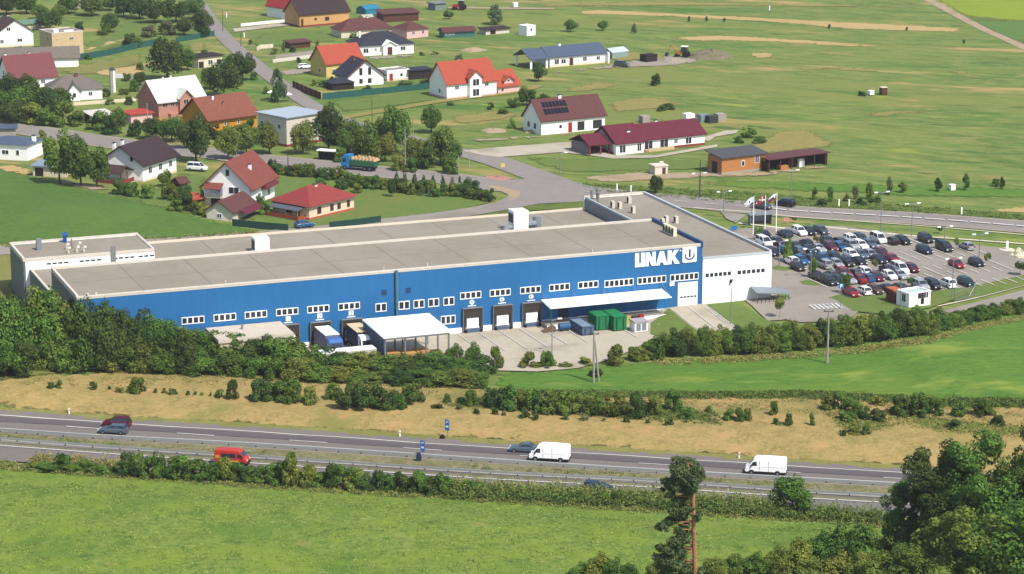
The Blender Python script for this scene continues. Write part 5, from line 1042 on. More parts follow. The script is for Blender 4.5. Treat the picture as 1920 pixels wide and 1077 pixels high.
house('greenhouse', (1148, 111), (1178, 107), 4.5, [F1 + (1.8, 'gx', .9)], mat('greenhouse_glass', srgb(150, 166, 160), .3, .1, .8), mat('greenhouse_roof', srgb(180, 196, 200), .3, .08, .8), 'small pale greenhouse beside the long white house', cat='greenhouse', ov=.1)
def h26x(r, W, D):
    k = 4.3 / (D / 2)
    for row in range(2):
        for c in range(7):
            y0 = .9 + row * 1.55; x0 = 1.6 + c * 1.02 + row * .25; z = lambda y: 3.8 + y * k + .3
            MB().slab([(x0, y0, z(y0)), (x0 + .85, y0, z(y0)), (x0 + .85, y0 + 1.15, z(y0 + 1.15)), (x0, y0 + 1.15, z(y0 + 1.15))], .08).build('solar_panel', mat('solar_glass', srgb(24, 28, 44), .15, .1, 2), r)
house('house', (1015, 254), (1134, 242), 9, [F1 + (3.8, 'gx', 4.3)], WHITE, R_MAROON, 'white house with maroon-brown roof carrying fourteen solar panels', wins=[('w', .3, 1.3, .7, .8), ('r', .45, .1, 1.1, 2.4), ('w', .62, .3, 2.0, 2.2), ('w', .88, .4, 2.6, 2.1)], lwins=[('w', .35, 1.2, 1, 1.3), ('w', .7, 1.2, 1, 1.3)], chim=[(.42, .5, .8, .7, FRAMEW)], trim=BROWNW, extra=h26x)
def h27x(r, W, D):
    q = MB(); q.slab([(-6.5, .5, 2.6), (-.6, .5, 2.6), (-.6, D * .5, 4.6), (-6.5, D * .5, 4.6)], .2); q.slab([(-6.5, D * .5 + .01, 4.6), (-.6, D * .5 + .01, 4.6), (-.6, D, 2.6), (-6.5, D, 2.6)], .2); q.build('porch_roof', R_MAGENTA, r)
    MB().box(-6, 3, -1, -4.6, D - .5, 2.7).box(-4.6, D - 1, -1, -.05, D - .5, 2.7).build('porch_wall', mat('stone_grey', srgb(150, 140, 140), .9, .15, 2), r)
    for x in (-6.2, -3.2, -.8): MB().box(x, .7, -1, x + .3, 1.0, 2.6).build('porch_post', BRICKRED, r)
    MB().box(W * .34, -1.8, -.5, W * .62, -.05, .1).box(W * .34, -1.85, .1, W * .62, -1.75, .9).build('terrace', CREAMTRIM, r)
house('house', (1150, 290), (1321, 272), 10, [F1 + (2.9, 'gx', 2.7), (.0, .30, -.12, 1.0, 2.9, 'gx', 3.2)], WHITE, R_MAGENTA, 'long white bungalow with wine-red roof and porch', wins=[('w', .07, .4, 1.8, 1.9, -.12), ('w', .25, .4, 1.2, 1.9, -.12), ('w', .38, .3, 2.4, 2.1), ('w', .55, .4, 2.4, 2.0), ('w', .68, 1.1, 1.1, 1.1), ('w', .82, .7, 1.8, 1.6)],
      chim=[(.2, .2, .9, -.6, FRAMEW), (.6, .6, .7, .4, FRAMEW)], base=BRICKRED, extra=h27x)
house('house', (1353, 329), (1435, 319), 5.5, [F1 + (4.0, 'mono', .9)], WOOD, mat('dark_grey_sheet', srgb(84, 84, 88), .7, .1, 1), 'orange timber house with thin dark monopitch roof', wins=[('w', .48, 1.5, .9, 1.3), ('w', .8, 1.9, 1.2, 2.2)], lwins=[('o', .5, .1, 2, 2.6)], trim=FRAMEW, base=CONC)
def h29x(r, W, D):
    MB().box(-.2, D - .3, 0, W, D, 2.9).box(W - .3, 0, 0, W, D - .3, 2.9).box(-.2, 0, 0, 0, D - .3, 2.2).build('back_wall', DARKW, r)
    for k in range(6): MB().box(k * W / 5.2, -.1, 0, k * W / 5.2 + .2, .1, 2.75).build('post', BROWNW, r)
    MB().box(W * .55, .6, 0, W * .63, 1.4, 2.0).build('white_board', FRAMEW, r); MB().box(W * .42, 2, .0, W * .54, 4, 2.6).build('partition', BROWNW, r)
house('open_shed', (1441, 323), (1551, 309), 5, [F1 + (2.8, 'none', .3)], DARKW, mat('dark_red_sheet', srgb(104, 60, 60), .7, .15, .6), 'long dark open-fronted shed right of the timber house', cat='shed', extra=h29x)
o = MB().box(0, 0, 0, 2.2, 1.6, 1.0).build('crate', WOOD, None, tuple(T(1462, 320)), .3); tag(o, 'orange wooden crate in front of the dark open shed', 'crate')
house('hut', (1228, 329), (1252, 327), 3, [F1 + (1.9, 'flat', 0)], BONE, BONE, 'small beige utility hut on the dirt track', cat='hut', ov=.15, wins=[('d', .7, .1, .8, 1.5)])
house('garage', (372, 129), (417, 124), 6, [F1 + (3.1, 'flat', 0)], CREAM, DARKW, 'flat cream garage with dark roof edge by the village road', cat='garage', wins=[('o', .12, .1, 1.6, 1.8), ('w', .5, .8, 1.6, 1.4), ('o', .85, .5, 1.2, 1.6)])
house('garage', (246, 233), (286, 229), 6, [F1 + (2.3, 'flat', 0)], PALEPINK, mat('red_flat_roof', srgb(190, 70, 60), .8, .08, 1), 'low garage with flat red roof left of the pink house', cat='garage')
house('carport', (174, 234), (212, 230), 5, [F1 + (2.2, 'mono', .6)], DARKW, mat('pale_sheet_roof', srgb(196, 190, 184), .7, .06, 1), 'low shed with pale sheet roof among the garden trees', cat='shed', wins=[('o', .6, .1, 3, 1.6)])
house('shed', (38, 58), (78, 54), 5, [F1 + (2.0, 'gx', .8)], CREAM, mat('green_sheet_roof', srgb(110, 140, 120), .7, .1, 1), 'small shed with pale green roof right of the upper white gable', cat='shed')
house('shed', (140, 16), (166, 12), 5, [F1 + (2.2, 'mono', .4)], BONE, R_FLAT, 'tiny pale hut among trees at the top left', cat='shed')
house('house', (-10, 130), (14, 153), 5, [F1 + (3.0, 'gx', 2.5)], WHITE, R_GREY, 'partly cropped white outbuilding left of the rose-roofed house', cat='shed', rot=.2)
house('shed', (545, 92), (582, 89), 4, [F1 + (1.8, 'mono', .4)], BROWNW, R_MAROON, 'small brown garden shed on the lawn below the tan house', cat='shed')
house('shed', (816, 20), (836, 18), 4, [F1 + (2.2, 'flat', 0)], mat('grey_green_sheet', srgb(130, 146, 140), .8, .1, 1), STEEL, 'grey metal shed near the tractor', cat='shed')
house('marquee', (686, 28), (712, 25), 5, [F1 + (1.6, 'gx', 1.0)], mat('turquoise_canvas', srgb(40, 130, 160), .7, .06, 1), mat('turquoise_canvas', srgb(40, 130, 160)), 'turquoise tent beside the long brown shed', cat='tent', ov=.1)
house('polytunnel', (683, 41), (718, 38), 4, [F1 + (1.0, 'gx', .8)], BONE, mat('greenish_film', srgb(176, 184, 160), .5, .08, 1), 'low pale plastic tunnel in front of the turquoise tent', cat='polytunnel', ov=.05)
house('kennel', (338, 352), (352, 350), 2.5, [F1 + (1.2, 'gx', .8)], BROWNW, R_MAROON, 'small brown hut in the garden behind the white minivan', cat='hut')
house('pergola', (352, 388), (382, 385), 3, [F1 + (1.6, 'mono', .7)], BROWNW, R_ORANGE, 'little orange-roofed garden shelter left of the tall white house', cat='shelter')
# guard hut and its neighbour
gh = house('guard_hut', (1704, 579), (1744, 574), 3.6, [F1 + (2.6, 'par', 0)], WPANEL, mat('pale_green_membrane', srgb(176, 194, 186), .8, .05, 1), 'white guard hut with large windows at the car park gate', cat='guard hut', wins=[('W', .48, 1.6, 1.0, 1.2), ('W', .78, 1.6, 1.1, 1.2), ('o', .62, .6, .7, 2.1)], lwins=[('w', .4, 1.0, 1.2, 1.6)])
house('bin_store', (1676, 571), (1692, 573), 3.0, [F1 + (2.3, 'flat', 0)], mat('red_brown_sheet', srgb(120, 56, 50), .8, .1, 1), mat('orange_roof_sheet', srgb(200, 104, 70), .8, .08, 1), 'small red-brown store left of the guard hut', cat='shed', ov=.1, rot=.36)
# chimney-like transformer tower
tw = empty('transformer_tower', T(212, 173), .3, 'slim white transformer tower standing in the village gardens', 'tower')
MB().extr([(-.7, -.7, -1), (.7, -.7, -1), (.7, .7, -1), (-.7, .7, -1)], (0, 0, 7.2)).build('shaft', CONC, tw); MB().box(.1, -.72, 0, .62, -.701, 6).build('white_strip', FRAMEW, tw)
MB().add([(-.9, -.9, 6.21), (.9, -.9, 6.21), (.9, .9, 6.21), (-.9, .9, 6.21), (0, 0, 7.0)], [(0, 1, 4), (1, 2, 4), (2, 3, 4), (3, 0, 4), (3, 2, 1, 0)]).build('cap', DSTEEL, tw)
# ------------------------------------------------------------------ fences and walls
def fence(name, pts, h, m, label, cat='fence', th=.08, pm=DSTEEL, step=2.6):
    P = smooth_line([T(*p) for p in pts], 3.0); r = empty(name, P[0], 0, label, cat); b = MB(); n = len(P); o = P[0]
    for a, c in zip(P, P[1:]):
        d = (c - a); d.z = 0; d.normalize(); nn = Vector((-d.y, d.x, 0)) * th / 2; q = [a - nn - o, c - nn - o, c + nn - o, a + nn - o]
        b.add([tuple(v + Vector((0, 0, .02))) for v in q] + [tuple(v + Vector((0, 0, h))) for v in q], [(3, 2, 1, 0), (4, 5, 6, 7), (0, 1, 5, 4), (1, 2, 6, 5), (2, 3, 7, 6), (3, 0, 4, 7)])
    b.build('panel', m, r)
    for i, p in enumerate(P[::1] if n < 90 else P[::2]):
        q = p - o; MB().box(q.x - .06, q.y - .06, q.z - .3, q.x + .06, q.y + .06, q.z + h + .08).build('post', pm, r)
    return r
TEALF = mat('teal_screen', srgb(40, 98, 88), .8, .15, 1.5); DGF = mat('dark_green_screen', srgb(30, 72, 62), .8, .15, 1.5)
fence('screen_fence', [(100, 117), (150, 113), (205, 104), (262, 90), (300, 84)], 1.9, TEALF, 'teal screened fence below the cream cube house')
fence('screen_fence', [(330, 80), (365, 74), (402, 67)], 1.6, TEALF, 'short teal screened fence reaching the village road')
fence('screen_fence', [(606, 187), (700, 178), (816, 166)], 1.7, TEALF, 'long teal fence in front of the red-trimmed gable house')
fence('board_fence', [(549, 164), (578, 177), (603, 187)], 1.9, mat('dark_red_boards', srgb(96, 44, 46), .8, .2, 2), 'dark red boarded fence at the village road corner', pm=CREAM)
fence('screen_fence', [(436, 424), (490, 430), (540, 434)], 1.5, DGF, 'dark green fence below the maroon garage')
fence('screen_fence', [(618, 430), (670, 424), (714, 418)], 1.5, DGF, 'dark green fence right of the coral-roofed bungalow')
fence('garden_wall', [(452, 50), (500, 45), (548, 41)], .9, WHITE, 'low white garden wall leading to the tan house', 'wall', .25, WHITE)
fence('garden_wall', [(512, 118), (560, 112), (602, 107)], 1.0, BONE, 'long pale garden wall left of the orange-roofed house', 'wall', .25, BONE)
fence('garden_wall', [(120, 200), (200, 194), (255, 190)], .9, CREAM, 'cream garden wall below the grey-roofed bungalow', 'wall', .25, CREAM)
fence('garden_wall', [(214, 146), (240, 148), (264, 152)], 1.1, FRAMEW, 'short white wall behind the transformer tower', 'wall', .25, FRAMEW)
fence('garden_wall', [(482, 96), (488, 92), (512, 90)], 1.2, CREAM, 'cream wall corner at the village road bend', 'wall', .25, CREAM)
# gate beside the guard hut
gt = empty('sliding_gate', T(1790, 568), 0, 'steel sliding gate with diagonal brace right of the guard hut', 'gate')
A_, B_ = T(1790, 568) , T(1828, 556); d = B_ - A_; b = MB()
for h_ in (.15, 1.9): b.cyl((0, 0, h_), (d.x, d.y, h_), .06, n=5)
for k in range(13): t = k / 12; b.cyl((d.x * t, d.y * t, .15), (d.x * t, d.y * t, 1.9), .03, n=4)
b.cyl((d.x * .7, d.y * .7, .15), (d.x, d.y, 1.9), .05, n=4).build('leaf', STEEL, gt)
for t in (0, 1): MB().cyl((d.x * t, d.y * t + .15, -.2), (d.x * t, d.y * t + .15, 2.5), .09, n=6).build('gate_post', STEEL, gt)
# ------------------------------------------------------------------ poles, lamps, signs
def pole(px, py, hpx, label, m=CONC, r=.14, arms=0, name='utility_pole', cat='pole', group=None):
    p = T(px, py); h = hpx / S(p) / .965; e = empty(name, p, 0, label, cat, group)
    MB().cyl((0, 0, -.3), (0, 0, h), r, r * .65, 8).build('shaft', m, e)
    if arms: MB().box(-.8, -.06, h - .5, .8, .06, h - .36).build('crossarm', DSTEEL, e)
    if arms:
        for x in (-.7, 0, .7): MB().cyl((x, 0, h - .36), (x, 0, h - .1), .06, n=6).build('insulator', mat('brown_insulator', srgb(110, 70, 50), .4, .1, 1), e)
    return e
pole(1551, 682, 102, 'single concrete utility pole in the bright meadow', r=.2, arms=1)
ap = pole(1113, 718, 96, 'A-shaped concrete utility pole in front of the loading yard', r=.2, arms=1)
MB().cyl((.9, .5, -.3), (.15, 0, 7.2), .18, .12, 8).build('strut', CONC, ap)
pole(760, 318, 78, 'concrete pole beside the tipper lorry', r=.15); pole(775, 288, 65, 'tall pale wooden pole behind the tipper lorry', mat('pale_pole_wood', srgb(176, 150, 110), .9, .1, 2), .15)
pole(698, 250, 62, 'thin wooden pole standing in front of the lone round tree field', BROWNW, .1)
pole(880, 316, 44, 'thin pole at the verge left of the junction', r=.1); pole(860, 336, 44, 'pale post at the corner left of the junction', r=.1)
pole(277, 245, 50, 'concrete pole left of the pink house', r=.14, arms=1); pole(1312, 372, 70, 'dark wooden pole beside the main road', DARKW, .13)
pole(755, 662, 40, 'thin concrete pole in front of the storage shelter', r=.15); pole(418, 60, 40, 'thin pole on the village road verge', BROWNW, .1)
pole(505, 108, 36, 'slim pole by the gravel drive left of the orange-roofed house', STEEL, .08); pole(552, 290, 52, 'green lamp mast behind the bus stop', mat('green_mast', srgb(120, 150, 140), .6, .1, 1), .12)
pole(452, 88, 26, 'short dark pole on the village road edge', DARKW, .1); pole(540, 312, 26, 'short brown post beside the main road', BROWNW, .12); pole(757, 352, 60, 'brown pole at the hedge below the tipper lorry', BROWNW, .11)
def lamp2(px, py, hpx, label, arms=2, group='double-armed street lamps'):
    p = T(px, py); h = hpx / S(p) / .965; e = empty('street_lamp', p, FA, label, 'street lamp', group)
    MB().cyl((0, 0, -.3), (0, 0, h), .1, .07, 6).build('mast', STEEL, e)
    for s in ((-1, 1) if arms == 2 else (1,)):
        MB().cyl((0, 0, h), (s * 1.1, 0, h + .25), .05, n=5).build('arm', STEEL, e); MB().box(min(s * 1.0, s * 1.75), -.17, h + .17, max(s * 1.0, s * 1.75), .17, h + .36).build('lamp_head', FRAMEW, e)
lamp2(1310, 375, 47, 'double-armed lamp beside the dark wooden pole on the main road'); lamp2(1357, 398, 36, 'double-armed lamp just right of the factory roof end'); lamp2(1409, 420, 35, 'double-armed lamp at the left flagpole')
lamp2(1651, 440, 76, 'tall double-armed lamp at the middle of the car park far edge'); lamp2(1709, 445, 60, 'double-armed lamp right of the tall middle lamp'); lamp2(1835, 500, 58, 'double-armed lamp at the right end of the car park')
lamp2(1520, 524, 55, 'double-armed lamp in the car park near the factory corner'); lamp2(1461, 500, 45, 'double-armed lamp on the grass island at the factory corner'); lamp2(1770, 470, 42, 'double-armed lamp among the isolated cars'); lamp2(1785, 560, 72, 'double-armed lamp beside the sliding gate')
lamp2(1483, 385, 62, 'single lamp mast behind the black car on the main road', 1); lamp2(1688, 578, 60, 'single lamp in front of the guard hut', 1, 'single lamps'); lamp2(1370, 610, 66, 'thin single lamp on the lawn below the white block', 1, 'single lamps')
lamp2(1050, 328, 38, 'single lamp on the lawn below the wine-red roof', 1, 'single lamps'); lamp2(1035, 668, 66, 'thin lamp post in the loading yard', 1, 'single lamps')
# flags
def flag(px, py, hpx, label, bands, emb=None):
    p = T(px, py); h = hpx / S(p) / .965; e = empty('flagpole', p, 0, label, 'flagpole', 'flagpoles by the car park')
    MB().cyl((0, 0, -.2), (0, 0, h), .11, .07, 8).build('pole', FRAMEW, e)
    n = 6; W_, H_ = 1.9, 1.15; rows_ = len(bands)
    for bi, m in enumerate(bands):
        b = MB(); za, zb = h - .15 - H_ * bi / rows_, h - .15 - H_ * (bi + 1) / rows_; vs = []
        for k in range(n + 1):
            t = k / n; x = -.08 - W_ * t * .85; y = .16 * math.sin(t * 7); dz = -.75 * t * t - .35 * t; vs += [(x, y, za + dz), (x, y, zb + dz + .001), (x, y + .02, za + dz), (x, y + .02, zb + dz + .001)]
        for k in range(n):
            o = k * 4; b.add([vs[o], vs[o + 1], vs[o + 4], vs[o + 5], vs[o + 2], vs[o + 3], vs[o + 6], vs[o + 7]], [(0, 1, 3, 2), (4, 6, 7, 5), (0, 2, 6, 4), (1, 5, 7, 3)])
        b.build('flag', m, e)
    if emb:
        for q in emb: MB().box(*q[:6]).build('flag_mark', q[6], e)
    return e
FW_, FR_, FBL = mat('flag_white', srgb(230, 232, 234), .8, .03, 1), mat('flag_red', srgb(196, 60, 50), .8, .05, 1), mat('flag_blue', srgb(40, 60, 130), .8, .05, 1)
f1 = flag(1412, 441, 72, 'left flagpole with white company flag', [FW_]); 
f2 = flag(1434, 433, 66, 'middle flagpole with red flag and pale cross', [FR_]); f3 = flag(1455, 436, 73, 'right flagpole with white blue and red flag', [FW_, FBL, FR_])
for f_, m_, q in ((f1, DSTEEL, (-.95, -.2, -1.35, -.75, .2, -.95)), (f2, FW_, (-.75, -.2, -1.35, -.6, .22, -.4)), (f2, FW_, (-1.4, -.16, -1.1, -.1, .2, -.95)), (f3, FW_, (-.65, -.2, -1.0, -.35, .2, -.6))):
    h = [c for c in f_.children if c.name.startswith('pole')][0].data.vertices[8].co.z; MB().box(q[0], q[1], h + q[2], q[3], q[4], h + q[5]).build('flag_mark', m_, f_)
# bus shelters
def shelter(px, py, rz, label, w_=4.4, m=GPANEL, rm2=FRAMEW):
    e = empty('bus_shelter', T(px, py), rz, label, 'bus shelter'); MB().box(0, 1.4, 0, w_, 1.5, 2.2).box(0, 0, 0, .1, 1.39, 2.2).box(w_ - .1, 0, 0, w_, 1.39, 2.2).build('wall', m, e)
    MB().box(-.3, -.4, 2.201, w_ + .3, 1.8, 2.42).build('roof', rm2, e); MB().box(.3, .9, .4, w_ - .3, 1.3, .5).build('bench', BROWNW, e); return e
shelter(597, 300, -.35, 'white-framed bus shelter beside the main road', 4.6, DARKW, FRAMEW); shelter(1407, 424, .3, 'pale glass bus shelter behind the flagpoles', 4.8, GPANEL, GPANEL)
def sign(px, py, hpx, w_, hh, m, label, post=STEEL, z_off=0, rz=0, back=None, cat='sign', name='road_sign', shape='box'):
    p = T(px, py); h = hpx / S(p) / .965; e = empty(name, p, rz, label, cat); MB().cyl((0, 0, -.2), (0, 0, h), .05, n=6).build('post', post, e)
    b = MB()
    if shape == 'box': b.box(-w_ / 2, -.1, h - hh, w_ / 2, -.05, h)
    else: b.extr([(w_ / 2 * math.cos(t), -.1, h - hh / 2 + hh / 2 * math.sin(t)) for t in [i * math.pi / 6 for i in range(12)]], (0, .05, 0))
    b.build('plate', m, e); return e
SB = mat('blue_sign', srgb(50, 130, 205), .4, .04, 1)
def arrow(e, w_, z):
    MB().extr([(-.12, -.13, z - .35), (.12, -.13, z - .35), (.12, -.13, z + .05), (.3, -.13, z + .05), (0, -.13, z + .4), (-.3, -.13, z + .05), (-.12, -.13, z + .05)], (0, .029, 0)).build('symbol', FRAMEW, e)
for px, py, hp, lab in ((839, 825, 38, 'blue motorway sign on the dry bank side'), (793, 858, 32, 'blue motorway sign in the median between the carriageways')):
    e = sign(px, py, hp, .75, 1.7, SB, lab, shape='box', rz=-.5); h = hp / S(T(px, py)) / .965; MB().extr([(-.2, -.13, h - .5), (.2, -.13, h - .35), (.2, -.13, h - .2), (-.2, -.13, h - .35)], (0, .029, 0)).build('symbol', FRAMEW, e); MB().box(-.22, -.13, h - 1.2, .22, -.101, h - .95).build('symbol', FRAMEW, e)
e = MB().extr([(0, 0, 0), (1.1, 0, 0), (.9, 0, .6), (.5, 0, .75), (.15, 0, .35)], (0, .8, 0)).build('rubber_sack', BLACK, None, tuple(T(822, 826))); tag(e, 'black bundle lying at the foot of the bank sign', 'bundle')
e = MB().box(0, 0, 0, .8, .5, 1.1).box(.1, .05, 1.1, .7, .45, 1.5).build('equipment_box', mat('dark_blue_box', srgb(44, 56, 84), .6, .1, 1), None, tuple(T(780, 868))); tag(e, 'dark blue roadside box below the median sign', 'equipment box')
e = sign(943, 335, 28, .9, .9, mat('yellow_sign', srgb(225, 200, 110), .5, .05, 1), 'yellow square priority sign at the junction', shape='box', rz=0)
for k, (px, py, hp, lab) in enumerate(((130, 778, 16, 'white marker post, leftmost along the motorway'), (750, 821, 16, 'white marker post between the two cars and the blue sign'), (1386, 862, 18, 'white marker post above the right white van'))):
    p = T(px, py); e = empty('marker_post', p, 0, lab, 'marker post', 'motorway marker posts'); MB().box(-.11, -.06, -.1, .11, .06, 1.0).build('post', FRAMEW, e); MB().box(-.12, -.07, 1.001, .12, .07, 1.1).build('cap', FRAMEW, e); MB().box(-.08, -.075, .7, .08, -.061, .9).build('reflector', mat('orange_reflector', srgb(200, 90, 50), .4, .1, 1), e)
for px, py, lab in ((1157, 358, 'left white post on the verge above the roof end'), (1183, 361, 'right white post on the verge above the roof end'), (1573, 388, 'left pale marker post on the scrub verge'), (1592, 388, 'right pale marker post on the scrub verge'), (1803, 403, 'pale concrete post at the right of the main road'), (425, 33, 'upper white post beside the village road'), (458, 71, 'lower white post beside the village road'), (1443, 20, 'pale stake in the far field')):
    p = T(px, py); e = empty('verge_post', p, 0, lab, 'post'); MB().box(-.14, -.1, -.1, .14, .1, 1.5).build('post', FRAMEW, e); MB().box(-.15, -.11, 1.501, .15, .11, 1.6).build('cap', FRAMEW, e)
e = sign(1576, 580, 48, .9, .9, SB, 'blue parking sign at the crosswalk end of the car park'); h = 48 / S(T(1576, 580)) / .965
MB().box(-.2, -.13, h - .75, -.08, -.101, h - .15).box(-.079, -.13, h - .27, .2, -.101, h - .15).box(-.079, -.13, h - .52, .2, -.101, h - .4).box(.1, -.129, h - .4, .2, -.1015, h - .27).build('letter', FRAMEW, e)
e = sign(1376, 436, 12, 1.2, .9, SB, 'small blue sign at the footpath left of the flagpoles')
e = sign(1474, 420, 12, 1.1, .9, mat('pale_red_sign', srgb(220, 150, 140), .5, .05, 1), 'small pale red sign right of the flagpoles')
# guard rails
def rail(name, line, label, h=.75):
    P = [T(*p) for p in line]; L = [Vector((p.x, p.y, p.z + .1)) for p in smooth_line(P, 3.3)]; e = empty(name, L[0], 0, label, 'guard rail', 'motorway guard rails'); o = L[0]; b = MB()
    for a, c in zip(L, L[1:]):
        d = c - a; nn = Vector((-d.y, d.x, 0)).normalized() * .06; q = [a - nn - o, c - nn - o, c + nn - o, a + nn - o]
        b.add([tuple(v + Vector((0, 0, h - .3))) for v in q] + [tuple(v + Vector((0, 0, h))) for v in q], [(3, 2, 1, 0), (4, 5, 6, 7), (0, 1, 5, 4), (1, 2, 6, 5), (2, 3, 7, 6), (3, 0, 4, 7)])
    b.build('beam', mat('rail_zinc', srgb(168, 172, 172), .45, .08, 1, metal=.3), e)
    for p in L[1:-1][:95]: q = p - o; MB().box(q.x - .07, q.y + .07, q.z - .2, q.x + .07, q.y + .2, q.z + h - .05).build('post', DSTEEL, e)
cut = lambda L_, a, c: [(a, xl(a, *L_))] + [q for q in L_ if a < q[0] < c] + [(c, xl(c, *L_))]
rail('guard_rail', off(cut(INN, -40, 1960), 5), 'guard rail along the far edge of the median')
rail('guard_rail', off(cut(NIN, -40, 1960), -6), 'guard rail along the near edge of the median')
# machines and heaps
def tractor(px, py, rz, label, body, bucket=False, sc_=1.0, name='tractor'):
    e = empty(name, T(px, py), rz, label, name.replace('_', ' ')); e.scale = (sc_,) * 3
    MB().box(-1.2, -.5, .7, 1.9, .5, 1.5).build('body', body, e); c = MB().extr([(-1.3, -.65, 1.5), (.4, -.65, 1.5), (.2, -.65, 2.7), (-1.1, -.65, 2.7)], (0, 1.3, 0)).build('cab', GLASS, e); MB().box(-1.25, -.75, 2.701, .35, .75, 2.85).build('roof', FRAMEW, c)
    for x, r in ((-.9, .8), (1.4, .5)):
        for s in (-1, 1): MB().cyl((x, s * .55, r), (x, s * 1.0, r), r, n=14).build('wheel', BLACK, e)
    if bucket:
        MB().cyl((1.2, 0, 1.4), (3.0, 0, 3.0), .16, n=6).cyl((3.0, 0, 3.0), (4.0, 0, 1.0), .13, n=6).build('boom', body, e); MB().extr([(3.7, -.5, .3), (4.5, -.5, .3), (4.4, -.5, 1.0), (3.8, -.5, 1.1)], (0, 1, 0)).build('bucket', DSTEEL, e)
tractor(862, 19, 2.9, 'red tractor parked on grass at the top of the village', mat('tractor_red', srgb(180, 66, 40), .5, .1, 1), sc_=1.25)
tractor(1280, 108, 2.8, 'yellow-brown excavator loader beside the rubble heap', mat('machine_yellow', srgb(190, 140, 60), .5, .15, 1), True, 1.2, 'backhoe_loader')
container_ = house('skip', (1213, 118), (1231, 116), 3, [F1 + (2.0, 'none', 0)], DARKW, DARKW, 'dark metal skip left of the excavator', cat='skip', extra=lambda r, W, D: MB().extr([(-.3, 0, .4), (.1, 0, 0), (W - .1, 0, 0), (W + .3, 0, .4), (W + .3, 0, 2.0), (-.3, 0, 2.0)], (0, D, 0)).build('shell', DARKW, r), ov=.2)
def heap(px, py, w_, d_, h, m, label, seed, name='rubble_heap', cat='heap'):
    rn = random.Random(seed); b = MB(); n = 18; vs = []; rings = 5
    for k in range(rings):
        t = k / (rings - 1); rr = 1 - t * .93
        for i in range(n): a = 2 * math.pi * i / n; f = rr * rn.uniform(.8, 1.15); vs.append((w_ / 2 * f * math.cos(a), d_ / 2 * f * math.sin(a), -.1 if k == 0 else h * (t ** .8) * rn.uniform(.75, 1.15)))
    fs = [(k * n + i, k * n + (i + 1) % n, (k + 1) * n + (i + 1) % n, (k + 1) * n + i) for k in range(rings - 1) for i in range(n)] + [tuple(range((rings - 1) * n, rings * n))]
    b.add(vs, fs); o = b.build(name, m, None, tuple(T(px, py))); tag(o, label, cat); return o
heap(1330, 107, 15, 14, 2.4, ground_mat('rubble', [G(96, 88, 70), G(130, 122, 96), G(166, 152, 126), G(100, 110, 62)], .3, .9, 3, 1.2), 'long rubble and earth heap beside the excavator', 3)
heap(1262, 115, 9, 10, 1.1, M_GRAVEL, 'grey gravel heap in front of the excavator', 5)
heap(1000, 248, 5, 4, .8, M_SOIL, 'small pale stone pile left of the solar-panelled house', 6); heap(925, 246, 7, 7, .8, M_SOIL, 'pale building rubble pile beside the dirt track', 7)
heap(888, 95, 9, 8, 1.0, M_SOIL, 'scattered pale stone pile on the field above the orange-roofed house', 8)
for i, (px, py, w_, m_, lab) in enumerate(((1295, 228, 3.0, FRAMEW, 'leftmost white wrapped pallet behind the wine-red roof'), (1322, 230, 3.6, mat('grey_blue_sheet2', srgb(130, 150, 150), .8, .15, 1), 'grey-green wrapped pallet behind the wine-red roof'), (1338, 232, 3.2, DSTEEL, 'dark wrapped pallet right of the grey-green one'), (1354, 228, 3.0, CONC, 'rightmost pale grey wrapped pallet beyond the wine-red roof'), (1213, 232, 2.6, CONC, 'grey pallet behind the wine-red roof near the chimney'))):
    o = MB().box(0, 0, .12, w_ * .8, 2.4, 1.8).box(0, 0, 0, w_ * .8, .3, .119).box(0, 2.1, 0, w_ * .8, 2.4, .119).build('wrapped_pallet', m_, None, tuple(T(px - 8, py)), .4); tag(o, lab, 'pallet')
for px, py, w_, h_, m_, lab in ((1633, 179, 1.3, 1.2, FRAMEW, 'small white beehive box alone in the field'), (1656, 178, 1.6, 2.0, BROWNW, 'small brown field hut with pale top'), (1785, 358, 1.1, 1.3, FRAMEW, 'white box on legs in the scrub right of the road'), (1240, 312, .6, 1.0, FRAMEW, 'white dish on the beige utility hut track'), (966, 14, 1.5, 1.5, FRAMEW, 'white tank near the top of the field')):
    p = T(px, py); e = empty('field_box', p, .35, lab, 'box'); MB().box(-w_ / 2, -w_ / 2, .2, w_ / 2, w_ / 2, h_).build('shell', m_, e); MB().box(-w_ / 2 - .1, -w_ / 2 - .1, h_ + .001, w_ / 2 + .1, w_ / 2 + .1, h_ + .12).build('lid', CREAM if m_ is BROWNW else m_, e); MB().box(-w_ / 2, -w_ / 2, -.1, -w_ / 2 + .1, w_ / 2, .199).box(w_ / 2 - .1, -w_ / 2, -.1, w_ / 2, w_ / 2, .199).build('leg', DSTEEL, e)
for px, py, lab in ((508, 186, 'leftmost white umbrella under the dark conifer'), (522, 188, 'middle white umbrella under the dark conifer'), (541, 190, 'rightmost white umbrella by the dark conifer')):
    e = empty('garden_umbrella', T(px, py), 0, lab, 'umbrella', 'white umbrellas by the conifer'); MB().cyl((0, 0, 0), (0, 0, 2.2), .04, n=5).build('pole', STEEL, e); MB().cyl((0, 0, 1.8), (0, 0, 2.35), 1.1, .08, 8).build('canopy', FRAMEW, e)
bk = empty('bicycle_rack', tuple(FW(9.5, -3.6, .1)), FA, 'row of steel bicycle stands in front of the white block', 'bicycle rack')
b = MB()
for k in range(9): b.cyl((k * .8, 0, 0), (k * .8, 0, .8), .05, n=5).cyl((k * .8, 0, .8), (k * .8, 1.4, .8), .05, n=5).cyl((k * .8, 1.4, 0), (k * .8, 1.4, .8), .05, n=5)
b.build('hoop', DSTEEL, bk); MB().box(-.2, -.05, 0, 6.6, .05, .06).box(-.2, 1.35, 0, 6.6, 1.45, .06).build('base_rail', DSTEEL, bk)
